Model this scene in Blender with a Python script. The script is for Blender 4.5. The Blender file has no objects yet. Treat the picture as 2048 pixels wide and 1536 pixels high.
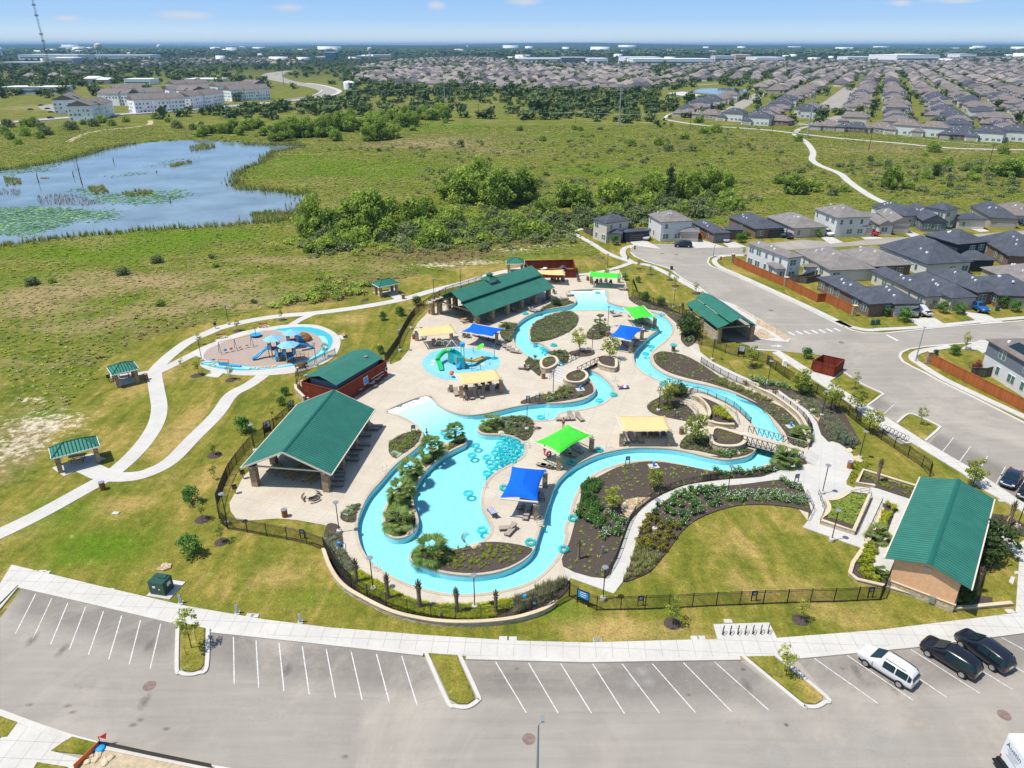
import bpy,bmesh,math,random
import numpy as np
from mathutils import Vector,Matrix
from mathutils.geometry import delaunay_2d_cdt
random.seed(7);RS=np.random.RandomState(11)
R=math.radians
scene=bpy.context.scene
COL=scene.collection
# --------------------- camera
CAM_H,PITCH,FPX=50.0,R(25.5),1421.0
cd=bpy.data.cameras.new('camera');cam=bpy.data.objects.new('camera',cd);COL.objects.link(cam)
cam.location=(0,0,CAM_H);cam.rotation_euler=(R(90)-PITCH,0,0)
cd.sensor_width=36;cd.lens=36*FPX/2048;cd.clip_start=0.5;cd.clip_end=60000
scene.camera=cam
# --------------------- world, sun, exposure
SUN_EL,SUN_AZ=R(65),math.atan2(-.96,-.28)
sund=Vector((math.sin(SUN_AZ)*math.cos(SUN_EL),math.cos(SUN_AZ)*math.cos(SUN_EL),math.sin(SUN_EL)))
w=bpy.data.worlds.new('World');scene.world=w;w.use_nodes=True
wn,wl=w.node_tree.nodes,w.node_tree.links
bg=wn['Background'];bg.inputs[1].default_value=0.14
sky=wn.new('ShaderNodeTexSky');sky.sky_type='NISHITA';sky.sun_disc=False
sky.sun_elevation=SUN_EL;sky.sun_rotation=SUN_AZ%(2*math.pi);sky.dust_density=0.6;sky.ozone_density=2.0
tc=wn.new('ShaderNodeTexCoord')
def wmath(op,a,b=None,c=None):
 n=wn.new('ShaderNodeMath');n.operation=op
 for i,q in enumerate((a,b,c)):
  if q is None:continue
  if isinstance(q,(int,float)):n.inputs[i].default_value=q
  else :wl.new(q,n.inputs[i])
 return n.outputs[0]
sep=wn.new('ShaderNodeSeparateXYZ');wl.new(tc.outputs['Generated'],sep.inputs[0])
ramp=wn.new('ShaderNodeValToRGB');cr=ramp.color_ramp
SKYM=0.74/0.14
cr.elements[0].position=0.0;cr.elements[0].color=(.98,1.1,1.15,1)
cr.elements[1].position=1.0;cr.elements[1].color=(.10,.24,.60,1)
for p_,c_ in ((.05,(.76,.96,1.14,1)),(.1,(.52,.79,1.13,1)),(.17,(.42,.71,1.12,1)),(.3,(.33,.59,1.02,1)),(.6,(.26,.46,.8,1))):
 e=cr.elements.new(p_);e.color=c_
wl.new(wmath('MULTIPLY',sep.outputs[2],3.4),ramp.inputs[0])
vm=wn.new('ShaderNodeVectorMath');vm.operation='SCALE';wl.new(ramp.outputs[0],vm.inputs[0]);vm.inputs['Scale'].default_value=SKYM
fac=wn.new('ShaderNodeMapRange');wl.new(sep.outputs[2],fac.inputs[0])
fac.inputs[1].default_value=.12;fac.inputs[2].default_value=.45;fac.inputs[3].default_value=1;fac.inputs[4].default_value=0
mx=wn.new('ShaderNodeMix');mx.data_type='RGBA';wl.new(fac.outputs[0],mx.inputs[0]);wl.new(sky.outputs[0],mx.inputs[6]);wl.new(vm.outputs[0],mx.inputs[7])
def skydir(x,y):
 u,v=(x-1024)/FPX,(y-768)/FPX
 return Vector((u,math.cos(PITCH)-v*math.sin(PITCH),-math.sin(PITCH)-v*math.cos(PITCH))).normalized()
nz=wn.new('ShaderNodeTexNoise');nz.inputs['Scale'].default_value=38;nz.inputs['Detail'].default_value=7;nz.inputs['Roughness'].default_value=.62
wl.new(tc.outputs['Generated'],nz.inputs[0])
tot=None
for cx_,cy_,wx,wy in ((372,30,.05,.008),(578,14,.03,.008),(872,11,.018,.008),(1050,2,.04,.009),(1797,6,.02,.005),(1905,0,.04,.006),(135,36,.02,.005)):
 d=skydir(cx_,cy_)
 s1=wn.new('ShaderNodeVectorMath');s1 .operation='SUBTRACT';wl.new(tc.outputs['Generated'],s1 .inputs[0]);s1 .inputs[1].default_value=d
 s2=wn.new('ShaderNodeVectorMath');s2 .operation='MULTIPLY';wl.new(s1 .outputs[0],s2 .inputs[0]);s2 .inputs[1].default_value=(1/wx,.6/wx,1/wy)
 s3=wn.new('ShaderNodeVectorMath');s3 .operation='LENGTH';wl.new(s2 .outputs[0],s3 .inputs[0])
 q=wmath('MAXIMUM',wmath('SUBTRACT',1,s3 .outputs['Value']),0)
 tot=q if tot is None else wmath('MAXIMUM',tot,q)
cl=wmath('MULTIPLY',wmath('MULTIPLY',tot,nz.outputs[0]),2.1)
cl=wmath('MINIMUM',wmath('MAXIMUM',wmath('SUBTRACT',cl,.28),0),.62)
mx2=wn.new('ShaderNodeMix');mx2 .data_type='RGBA';wl.new(cl,mx2 .inputs[0]);wl.new(mx.outputs[2],mx2 .inputs[6])
mx2 .inputs[7].default_value=(.95*SKYM,.9*SKYM,.9*SKYM,1)
wl.new(mx2 .outputs[2],bg.inputs[0])
sl=bpy.data.lights.new('sun','SUN');sl.energy=4.3;sl.angle=R(.5);sl.color=(1,.96,.89)
so=bpy.data.objects.new('sun',sl);COL.objects.link(so);so.rotation_euler=(-sund).to_track_quat('-Z','Y').to_euler()
scene.view_settings.view_transform='Standard';scene.view_settings.look='None'
scene.view_settings.exposure=0.22;scene.view_settings.gamma=1
scene.cycles.max_bounces=5;scene.cycles.diffuse_bounces=2;scene.cycles.glossy_bounces=2
scene.cycles.transmission_bounces=2;scene.cycles.transparent_max_bounces=12;scene.cycles.volume_bounces=0
scene.cycles.caustics_reflective=False;scene.cycles.caustics_refractive=False
# --------------------- photo pixel -> point of the place
SP,CP=math.sin(PITCH),math.cos(PITCH)
def P(x,y,z=0.0):
 u,v=(x-1024)/FPX,(y-768)/FPX
 t=(z-CAM_H)/(-SP-v*CP)
 return (u*t,(CP-v*SP)*t)
def PX(pts,z=0.0):return [P(x,y,z)for x,y in pts]
def KP(ox,oy,s,pts,z=0.0):return [P(ox+x*s,oy+y*s,z)for x,y in pts]
S5=.20508
K3=lambda p,z=0.:KP(780,500,S5,p,z)
K4=lambda p,z=0.:KP(1140,540,S5,p,z)
K6=lambda p,z=0.:KP(400,760,S5,p,z)
K7=lambda p,z=0.:KP(740,780,S5,p,z)
K8=lambda p,z=0.:KP(1060,740,S5,p,z)
L1=lambda p,z=0.:KP(1400,780,S5,p,z)
K2=lambda p,z=0.:KP(380,600,S5,p,z)
L2=lambda p,z=0.:KP(1600,880,.23443,p,z)
L3=lambda p,z=0.:KP(620,1000,.27344,p,z)
L4=lambda p,z=0.:KP(1060,960,.2832,p,z)
L5=lambda p,z=0.:KP(0,960,.32227,p,z)
L6=lambda p,z=0.:KP(0,1240,.5,p,z)
L7=lambda p,z=0.:KP(1000,1200,.29297,p,z)
L8=lambda p,z=0.:KP(1450,1180,.29199,p,z)
K1=lambda p,z=0.:KP(0,600,.23438,p,z)
K5=lambda p,z=0.:KP(1500,600,.26758,p,z)
B6=lambda p,z=0.:KP(1150,340,.26855,p,z)
B7=lambda p,z=0.:KP(1500,340,.26758,p,z)
B1=lambda p,z=0.:KP(0,0,.3418,p,z)
B2=lambda p,z=0.:KP(600,0,.3418,p,z)
B3=lambda p,z=0.:KP(1250,0,.38965,p,z)
B4=lambda p,z=0.:KP(0,240,.3418,p,z)
B5=lambda p,z=0.:KP(600,240,.3418,p,z)
# --------------------- helpers: objects
def props(o,label=None,cat=None,group=None,kind=None):
 if label:o['label']=label
 if cat:o['category']=cat
 if group:o['group']=group
 if kind:o['kind']=kind
 return o
def T(name,label,cat,x=0,y=0,z=0,rot=0,group=None):
 o=bpy.data.objects.new(name,None);COL.objects.link(o)
 o.location=(x,y,z);o.rotation_euler=(0,0,rot);o.empty_display_size=.2
 return props(o,label,cat,group)
def tree_copy(o,parent=None):
 c=o.copy();COL.objects.link(c)
 c.parent=parent
 for ch in list(o.children):tree_copy(ch,c)
 return c
def dup(root,x,y,z=0,rot=0,label=None,sc=None,group=None):
 c=tree_copy(root);c.location=(x,y,z);c.rotation_euler=(0,0,rot)
 if sc is not None:c.scale=(sc,sc,sc)if isinstance(sc,(int,float))else sc
 if label:c['label']=label
 if group:c['group']=group
 return c
class Kind:
 """first call places the built thing itself, later calls place copies of it"""
 def __init__(s,root):s.root,s.used=root,False
 def at(s,x,y,z=0,rot=0,label=None,sc=None,group=None):
  if s.used:return dup(s.root,x,y,z,rot,label,sc,group)
  s.used=True;o=s.root
  o.location=(x,y,z);o.rotation_euler=(0,0,rot)
  if sc is not None:o.scale=(sc,sc,sc)if isinstance(sc,(int,float))else sc
  if label:o['label']=label
  if group:o['group']=group
  return o
class MB:
 def __init__(s):s.v,s.f,s.m=[],[],[]
 def add(s,vs,fs,mi=0):
  n=len(s.v);s.v+=[tuple(p)for p in vs]
  s.f+=[tuple(i+n for i in f)for f in fs];s.m+=[mi]*len(fs);return s
 def box(s,x,y,z,dx,dy,dz,r=0,mi=0,tx=1,ty=1):
  c,sn=math.cos(r),math.sin(r);vs=[]
  for k,(kx,ky)in ((0,(1,1)),(1,(tx,ty))):
   for a,b in ((-1,-1),(1,-1),(1,1),(-1,1)):
    px,py=a*dx/2*kx,b*dy/2*ky
    vs.append((x+px*c-py*sn,y+px*sn+py*c,z+k*dz))
  return s.add(vs,[(3,2,1,0),(4,5,6,7),(0,1,5,4),(1,2,6,5),(2,3,7,6),(3,0,4,7)],mi)
 def prism(s,poly,z0,z1,mi=0,top=True,bot=False):
  if area(poly)<0:poly=poly[::-1]
  n=len(poly)
  s.add([(x,y,z0)for x,y in poly]+[(x,y,z1)for x,y in poly],[(i,(i+1)%n,n+(i+1)%n,n+i)for i in range(n)],mi)
  if top:
   v,f=fill(poly);s.add([(x,y,z1)for x,y in v],f,mi)
   if bot:s.add([(x,y,z0)for x,y in v],[t[::-1]for t in f],mi)
  return s
 def sheet(s,outer,holes,z,mi=0):
  v,f=fill(outer,holes);zz=z if callable(z)else (lambda x,y:z)
  return s.add([(x,y,zz(x,y))for x,y in v],f,mi)
 def tube(s,pts,r,n=6,mi=0,closed=False,cap=True):
  pts=[Vector(p)for p in pts];m=len(pts);vs,fs=[],[]
  rr=r if isinstance(r,(list,tuple))else [r]*m
  for i,p in enumerate(pts):
   if closed:t=pts[(i+1)%m]-pts[i-1]
   else :t=pts[min(i+1,m-1)]-pts[max(i-1,0)]
   t.normalize();a=Vector((0,0,1))if abs(t.z)<.9 else Vector((1,0,0))
   u=t.cross(a).normalized();v=u.cross(t)
   for k in range(n):
    an=2*math.pi*k/n;vs.append(p+(u*math.cos(an)+v*math.sin(an))*rr[i])
  for i in range(m if closed else m-1):
   j=(i+1)%m
   for k in range(n):fs.append((i*n+k,i*n+(k+1)%n,j*n+(k+1)%n,j*n+k))
  if cap and not closed:fs+=[tuple(range(n)),tuple(range((m-1)*n,m*n))[::-1]]
  return s.add(vs,fs,mi)
 def lathe(s,prof,x=0,y=0,n=12,mi=0):
  vs,fs=[],[];m=len(prof)
  for r,z in prof:
   for k in range(n):a=2*math.pi*k/n;vs.append((x+r*math.cos(a),y+r*math.sin(a),z))
  for i in range(m-1):
   for k in range(n):fs.append((i*n+k,i*n+(k+1)%n,(i+1)*n+(k+1)%n,(i+1)*n+k))
  fs+=[tuple(range(n))[::-1],tuple(range((m-1)*n,m*n))]
  return s.add(vs,fs,mi)
 def quad(s,*p,mi=0):return s.add(p,[tuple(range(len(p)))],mi)
 def slab(s,pts,t,mi=0):
  """flat polygon of 3D points given a thickness downwards"""
  n=len(pts);lo=[(x,y,z-t)for x,y,z in pts]
  return s.add(list(pts)+lo,[tuple(range(n)),tuple(range(n,2*n))[::-1]]+[(i,n+i,n+(i+1)%n,(i+1)%n)for i in range(n)],mi)
 def merge(s,o,x=0,y=0,z=0,r=0,sc=1,mi=None):
  c,sn=math.cos(r)*sc,math.sin(r)*sc
  n=len(s.v);s.v+=[(x+a*c-b*sn,y+a*sn+b*c,z+q*sc)for a,b,q in o.v]
  s.f+=[tuple(i+n for i in f)for f in o.f];s.m+=o.m if mi is None else [mi]*len(o.f);return s
def area(p):return sum(p[i-1][0]*p[i][1]-p[i][0]*p[i-1][1]for i in range(len(p)))/2
def pip(poly,X,Y):
 inside=np.zeros(X.shape,bool);n=len(poly)
 for i in range(n):
  x1,y1=poly[i-1];x2,y2=poly[i]
  if y1==y2:continue
  c=((y1>Y)!=(y2>Y))&(X<(x2-x1)*(Y-y1)/(y2-y1)+x1);inside^=c
 return inside
def near_line(x,y,l,d):
 for a,b in zip(l,l[1:]):
  A,B=Vector(a),Vector(b);t_=max(0,min(1,(Vector((x,y))-A).dot(B-A)/(B-A).length_squared))
  if (A.lerp(B,t_)-Vector((x,y))).length<d:return True
def fill(outer,holes=(),extra=()):
 vs,es=[],[]
 for lp in [outer]+list(holes):
  n=len(vs);k=len(lp);vs+=[Vector(p[:2])for p in lp];es+=[(n+i,n+(i+1)%k)for i in range(k)]
 vs+=[Vector(p)for p in extra]
 v,_,f,_,_,_=delaunay_2d_cdt(vs,es,[],0,1e-5)
 c=np.array([[(v[a].x+v[b].x+v[d].x)/3,(v[a].y+v[b].y+v[d].y)/3]for a,b,d in f]).reshape(-1,2)
 ok=pip(outer,c[:,0],c[:,1])
 for h in holes:ok&=~pip(h,c[:,0],c[:,1])
 fs=[]
 for i,t in enumerate(f):
  if not ok[i]:continue
  a,b,d=(v[k]for k in t)
  fs.append(tuple(t)if (b-a).cross(d-a)>0 else tuple(t)[::-1])
 return [(p.x,p.y)for p in v],fs
def sm(pts,k=4,closed=True):
 """Catmull-Rom"""
 n=len(pts);out=[]
 for i in range(n if closed else n-1):
  if closed:p0,p1,p2,p3=pts[i-1],pts[i],pts[(i+1)%n],pts[(i+2)%n]
  else :p0,p1,p2,p3=pts[max(i-1,0)],pts[i],pts[i+1],pts[min(i+2,n-1)]
  for j in range(k):
   t=j/k
   out.append(tuple(.5*(2*b+(c-a)*t+(2*a-5*b+4*c-d)*t*t+(3*b-a-3*c+d)*t**3)for a,b,c,d in zip(p0,p1,p2,p3)))
 if not closed:out.append(tuple(pts[-1]))
 return out
def resample(pts,step,closed=False):
 p=[Vector(q)for q in pts]
 if closed:p.append(p[0])
 L=[0]
 for a,b in zip(p,p[1:]):L.append(L[-1]+(b-a).length)
 n=max(1,int(round(L[-1]/step)));out=[];j=0
 for i in range(n if closed else n+1):
  d=L[-1]*i/n
  while j<len(L)-2 and L[j+1]<d:j+=1
  out.append(tuple(p[j].lerp(p[j+1],(d-L[j])/max(L[j+1]-L[j],1e-9))))
 return out
def off(pts,d,closed=True):
 """offset a 2D line to its left by d"""
 n=len(pts);out=[]
 for i in range(n):
  a=pts[i-1]if (closed or i)else pts[i];b=pts[(i+1)%n]if (closed or i<n-1)else pts[i]
  dx,dy=b[0]-a[0],b[1]-a[1];l=math.hypot(dx,dy)or 1
  out.append((pts[i][0]-dy/l*d,pts[i][1]+dx/l*d))
 return out
def strip(mb,a,b,z0,z1,closed=False,mi=0):
 """raised band between two lines"""
 n=len(a);m=n if closed else n-1
 vs=[(x,y,z1)for x,y in a]+[(x,y,z1)for x,y in b]+[(x,y,z0)for x,y in a]+[(x,y,z0)for x,y in b];fs=[]
 for i in range(m):
  j=(i+1)%n
  fs+=[(i,n+i,n+j,j),(2*n+i,i,j,2*n+j),(n+i,3*n+i,3*n+j,n+j)]
 if not closed:fs+=[(0,2*n,3*n,n),(n-1,2*n-1,4*n-1,3*n-1)]
 return mb.add(vs,fs,mi)
def path(mb,line,w,z0,z1,mi=0,smooth=4):
 l=sm(line,smooth,False)if smooth else line
 return strip(mb,off(l,w/2,False),off(l,-w/2,False),z0,z1,False,mi)
def mesh_np(name,V,F,mats,attr=None,smooth=False):
 """fast mesh from arrays; F is (n,k)"""
 me=bpy.data.meshes.new(name);n,k=F.shape
 me.vertices.add(len(V));me.vertices.foreach_set('co',np.ascontiguousarray(V,np.float32).ravel())
 me.loops.add(n*k);me.loops.foreach_set('vertex_index',np.ascontiguousarray(F,np.int32).ravel())
 me.polygons.add(n);me.polygons.foreach_set('loop_start',np.arange(0,n*k,k,dtype=np.int32))
 me.polygons.foreach_set('loop_total',np.full(n,k,np.int32))
 if smooth:me.polygons.foreach_set('use_smooth',np.ones(n,bool))
 for a,val in (attr or {}).items():
  at=me.attributes.new(a,'FLOAT','POINT');at.data.foreach_set('value',np.ascontiguousarray(val,np.float32))
 for m in (mats if isinstance(mats,(list,tuple))else [mats]):me.materials.append(m)
 me.update();me.validate();return me
def ob(name,mb,mats,parent=None,smooth=False,kind=None,loc=None):
 me=mb
 if isinstance(mb,MB):
  me=bpy.data.meshes.new(name);me.from_pydata(mb.v,[],mb.f)
  for m in (mats if isinstance(mats,(list,tuple))else [mats]):me.materials.append(m)
  if any(mb.m):me.polygons.foreach_set('material_index',mb.m)
  bm=bmesh.new();bm.from_mesh(me)
  if not smooth=='keep':bmesh.ops.recalc_face_normals(bm,faces=bm.faces[:])if parent is not None else None
  bm.to_mesh(me);bm.free()
  if smooth:
   me.polygons.foreach_set('use_smooth',[True]*len(me.polygons))
   me.set_sharp_from_angle(angle=R(40))
 o=bpy.data.objects.new(name,me);COL.objects.link(o)
 if parent:o.parent=parent
 if kind:o['kind']=kind
 if loc:o.location=loc
 return o
def scatter(name,proto,pos,rot,scl,mat,rnd=None,kind='stuff',label=None,cat=None,up=.35):
 """one mesh of many small clumps (ground cover, weeds)"""
 V,F=proto;N=len(pos);n=len(V)
 c,s=np.cos(rot)[:,None],np.sin(rot)[:,None];scl=np.asarray(scl,float)
 if scl.ndim==1:scl=np.stack([scl]*3,1)
 X=(V[None,:,0]*c-V[None,:,1]*s)*scl[:,:1]+pos[:,:1]
 Y=(V[None,:,0]*s+V[None,:,1]*c)*scl[:,1:2]+pos[:,1:2]
 Z=V[None,:,2]*scl[:,2:3]+pos[:,2:3]
 A=np.stack([X,Y,Z],2).reshape(-1,3)
 FF=(F[None]+(np.arange(N)*n)[:,None,None]).reshape(-1,F.shape[1])
 rnd=RS.rand(N)if rnd is None else rnd
 me=mesh_np(name,A,FF,mat,{'rnd':np.repeat(rnd,n)})
 if up is not None:
  q=RS.normal(size=(len(A),3))*up;q[:,2]=np.abs(q[:,2])+1;q/=np.linalg.norm(q,axis=1)[:,None]
  me.normals_split_custom_set_from_vertices(q)
 o=ob(name,me,None)
 return props(o,label,cat,None,kind)
def in_poly(poly,n,rs=RS):
 xs=[p[0]for p in poly];ys=[p[1]for p in poly];out=[]
 while len(out)<n:
  X=rs.uniform(min(xs),max(xs),n*3);Y=rs.uniform(min(ys),max(ys),n*3)
  k=pip(poly,X,Y);out+=list(zip(X[k],Y[k]))
  if not k.any():break
 return np.array(out[:n]).reshape(-1,2)
 # --------------------- materials
MATS={}
def mat(name,col,rough=.8,spec=.3,metal=0,noise=0,nscale=2.,ncol=None,bump=0,bscale=30.,detail=5,coords='Object',extra=None):
 """procedural surface: base colour broken up by a large and a fine noise, with a bump"""
 m=bpy.data.materials.new(name);m.use_nodes=True;nt=m.node_tree;N,L=nt.nodes,nt.links
 b=N['Principled BSDF'];b.inputs['Roughness'].default_value=rough;b.inputs['Metallic'].default_value=metal
 b.inputs['Specular IOR Level'].default_value=spec;b.inputs['Base Color'].default_value=(*col,1)
 if noise or bump:
  if coords=='World':src=N.new('ShaderNodeNewGeometry').outputs['Position']
  else :src=N.new('ShaderNodeTexCoord').outputs[coords]
 if noise:
  t=N.new('ShaderNodeTexNoise');t.inputs['Scale'].default_value=nscale;t.inputs['Detail'].default_value=detail;t.inputs['Roughness'].default_value=.62
  L.new(src,t.inputs[0])
  r=N.new('ShaderNodeValToRGB');L.new(t.outputs[0],r.inputs[0])
  c2=ncol or tuple(c*(1-noise)for c in col)
  hi=tuple(min(1,c*(1+noise*.5))for c in col)
  r.color_ramp.elements[0].position=.3;r.color_ramp.elements[0].color=(*c2,1)
  r.color_ramp.elements[1].position=.7;r.color_ramp.elements[1].color=(*hi,1)
  L.new(r.outputs[0],b.inputs['Base Color'])
 if bump:
  t=N.new('ShaderNodeTexNoise');t.inputs['Scale'].default_value=bscale;t.inputs['Detail'].default_value=4
  L.new(src,t.inputs[0]);bp=N.new('ShaderNodeBump');bp.inputs['Strength'].default_value=bump;bp.inputs['Distance'].default_value=.05
  L.new(t.outputs[0],bp.inputs['Height']);L.new(bp.outputs[0],b.inputs['Normal'])
 MATS[name]=m
 return m
class NT:
 """tiny node-writing helper"""
 def __init__(s,name):
  s.m=bpy.data.materials.new(name);s.m.use_nodes=True;s.N,s.L=s.m.node_tree.nodes,s.m.node_tree.links
  s.b=s.N['Principled BSDF'];s.out=s.N['Material Output'];MATS[name]=s.m
 def n(s,t,**k):
  q=s.N.new('ShaderNode'+t)
  for a,v in k.items():setattr(q,a,v)
  return q
 def put(s,sock,v):
  if isinstance(v,(int,float)):sock.default_value=v
  elif isinstance(v,tuple):sock.default_value=(*v,1)if (len(v)==3 and sock.type=='RGBA')else v
  else :s.L.new(v,sock)
 def math(s,op,a,b=0.,c=None):
  q=s.n('Math',operation=op);s.put(q.inputs[0],a);s.put(q.inputs[1],b)
  if c is not None:s.put(q.inputs[2],c)
  return q.outputs[0]
 def mix(s,f,a,b):
  q=s.n('Mix',data_type='RGBA');s.put(q.inputs[0],f);s.put(q.inputs[6],a);s.put(q.inputs[7],b);return q.outputs[2]
 def noise(s,vec,scale,detail=4,rough=.6,dist=0.):
  q=s.n('TexNoise');s.put(q.inputs['Vector'],vec);q.inputs['Scale'].default_value=scale;q.inputs['Detail'].default_value=detail
  q.inputs['Roughness'].default_value=rough;q.inputs['Distortion'].default_value=dist;return q.outputs[0]
 def mr(s,v,a,b,c=0.,d=1.):
  q=s.n('MapRange');s.put(q.inputs[0],v)
  for i,x in enumerate((a,b,c,d)):q.inputs[i+1].default_value=x
  return q.outputs[0]
 def ramp(s,f,*st):
  q=s.n('ValToRGB');s.put(q.inputs[0],f);e=q.color_ramp.elements
  e[0].position,e[0].color=st[0][0],(*st[0][1],1);e[1].position,e[1].color=st[-1][0],(*st[-1][1],1)
  for p,c in st[1:-1]:k=e.new(p);k.color=(*c,1)
  return q.outputs[0]
 def pos(s):return s.n('NewGeometry').outputs['Position']
 def obj(s):return s.n('TexCoord').outputs['Object']
 def attr(s,a):return s.n('Attribute',attribute_name=a).outputs['Fac']
 def bump(s,h,st=.5,dist=.05):
  q=s.n('Bump');q.inputs['Strength'].default_value=st;q.inputs['Distance'].default_value=dist;s.put(q.inputs['Height'],h);s.put(s.b.inputs['Normal'],q.outputs[0])
 def scale(s,vec,v):
  q=s.n('Mapping');s.put(q.inputs[0],vec);q.inputs['Scale'].default_value=v;return q.outputs[0]
 def fin(s,col,rough=.8,spec=.3):
  s.put(s.b.inputs['Base Color'],col);s.put(s.b.inputs['Roughness'],rough);s.b.inputs['Specular IOR Level'].default_value=spec;return s.m
  # --------------------- material set
def surf_ground():
 t=NT('ground');p=t.pos()
 big=t.noise(p,.018,5,.6);mid=t.noise(p,.11,5,.65);fine=t.noise(p,.9,4,.7);grain=t.noise(p,5.,3,.7)
 mow=t.noise(t.scale(p,(.5,.12,1)),.9,4,.6,1.)
 lawn=t.ramp(t.math('ADD',t.math('MULTIPLY',mid,.5),t.math('MULTIPLY',mow,.5)),(.32,(.08,.108,.012)),(.43,(.148,.158,.02)),(.53,(.215,.195,.033)),(.64,(.36,.255,.075)))
 dry=t.math('ADD',t.attr('dry'),t.mr(mid,.4,.75,-.3,.3))
 lawn=t.mix(t.mr(dry,.25,.9),lawn,(.40,.28,.095))
 lush=t.math('ADD',t.attr('lush'),t.mr(mid,.35,.7,-.25,.25))
 lawn=t.mix(t.mr(lush,.3,.9),lawn,(.10,.17,.009))
 mead=t.ramp(t.math('ADD',t.math('MULTIPLY',mid,.6),t.math('MULTIPLY',fine,.4)),(.33,(.072,.1,.013)),(.47,(.125,.15,.018)),(.58,(.205,.185,.04)),(.7,(.26,.21,.075)))
 mead=t.mix(t.mr(dry,.15,.8),mead,(.31,.235,.105))
 mead=t.mix(t.mr(t.math('ADD',lush,t.mr(big,.42,.62,-.3,.3)),.3,.8,0,.9),mead,(.095,.175,.007))
 strk=t.noise(t.scale(p,(.03,.1,1)),1.,6,.68,.7);mead=t.mix(t.mr(strk,.52,.66,0,.65),mead,(.27,.215,.085));mead=t.mix(t.mr(strk,.46,.36,0,.8),mead,(.115,.165,.012))
 brn=t.math('ADD',t.attr('brown'),t.mr(mid,.35,.7,-.3,.3))
 mead=t.mix(t.mr(brn,.3,.9,0,.85),mead,(.15,.115,.05))
 dirt=t.math('ADD',t.attr('dirt'),t.mr(fine,.35,.7,-.45,.45))
 soil=t.ramp(mid,(.3,(.42,.34,.22)),(.7,(.60,.53,.40)))
 c=t.mix(t.mr(t.attr('lawn'),.4,.6),mead,lawn)
 c=t.mix(t.mr(dirt,.35,.75),c,soil)
 c=t.mix(t.attr('wood'),c,t.ramp(t.noise(p,.004,8,.7),(.3,(.02,.036,.014)),(.55,(.03,.048,.02)),(.72,(.06,.075,.04))))
 g=t.mr(grain,.3,.7,.66,1.34)
 g=t.math('MULTIPLY',g,t.mr(fine,.3,.7,.72,1.26))
 q=t.n('VectorMath',operation='SCALE');t.L.new(c,q.inputs[0]);t.put(q.inputs['Scale'],g)
 t.bump(t.math('ADD',t.math('MULTIPLY',fine,.6),t.math('MULTIPLY',grain,.4)),.9,.25)
 return t.fin(q.outputs[0],.95,.1)
def surf_asphalt(name,c0,c1,b0,b1):
 """sun-bleached asphalt; the parking bays are an older, darker surface that fades into the lane ('bay')"""
 t=NT(name);p=t.pos();rot=t.n('Mapping');t.L.new(p,rot.inputs[0]);rot.inputs['Scale'].default_value=(.04,.5,1);rot.inputs['Rotation'].default_value=(0,0,-.06)
 a=t.noise(p,.13,6,.65,.6);st=t.noise(rot.outputs[0],1.6,6,.7,.4);g=t.noise(p,14.,3,.7);sp=t.noise(p,1.6,7,.78);v=t.math('ADD',t.math('MULTIPLY',a,.5),t.math('MULTIPLY',st,.5))
 c=t.ramp(v,(.36,c0),(.64,c1));q=t.ramp(t.math('ADD',t.math('MULTIPLY',a,.5),t.math('MULTIPLY',sp,.5)),(.38,b0),(.62,b1))
 c=t.mix(t.math('MULTIPLY',t.mr(t.math('ADD',t.attr('bay'),t.mr(sp,.3,.7,-.25,.25)),.1,.9),.9),c,q)
 c=t.mix(t.mr(t.noise(p,.05,6,.72,1.),.5,.66,0,.6),c,tuple(min(1,v*k)for v,k in zip(c1,(1.25,1.22,1.16))))
 c=t.mix(t.mr(sp,.64,.72,0,.5),c,tuple(min(1,v*1.5)for v in c1));c=t.mix(t.mr(t.noise(p,.55,6,.8,.5),.36,.27,0,.55),c,tuple(v*.5 for v in c0))
 c=t.mix(t.mr(g,.3,.7,.14,0),c,tuple(v*.4 for v in c0));t.bump(g,.25,.02)
 return t.fin(c,.88,.25)
def surf_conc(name,c0,c1,grid=0.,rot=0.,line=.55,lw=.012):
 t=NT(name);p=t.pos()
 a=t.noise(p,.25,6,.65,.4);s=t.noise(p,3.,5,.7);g=t.noise(p,22.,2,.6)
 c=t.ramp(t.math('ADD',t.math('MULTIPLY',a,.6),t.math('MULTIPLY',s,.4)),(.35,c0),(.65,c1))
 c=t.mix(t.mr(g,.35,.65,.1,0),c,tuple(v*.6 for v in c0))
 if grid:
  mp=t.n('Mapping');t.L.new(p,mp.inputs[0]);mp.inputs['Rotation'].default_value=(0,0,rot)
  sx=t.n('SeparateXYZ');t.L.new(mp.outputs[0],sx.inputs[0])
  f=[t.math('LESS_THAN',t.math('ABSOLUTE',t.math('SUBTRACT',t.math('FRACT',t.math('DIVIDE',sx.outputs[i],grid)),.5)),lw)for i in (0,1)]
  c=t.mix(t.math('MULTIPLY',t.math('MAXIMUM',*f),line),c,tuple(v*.42 for v in c0))
 return t.fin(c,.85,.25)
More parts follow.
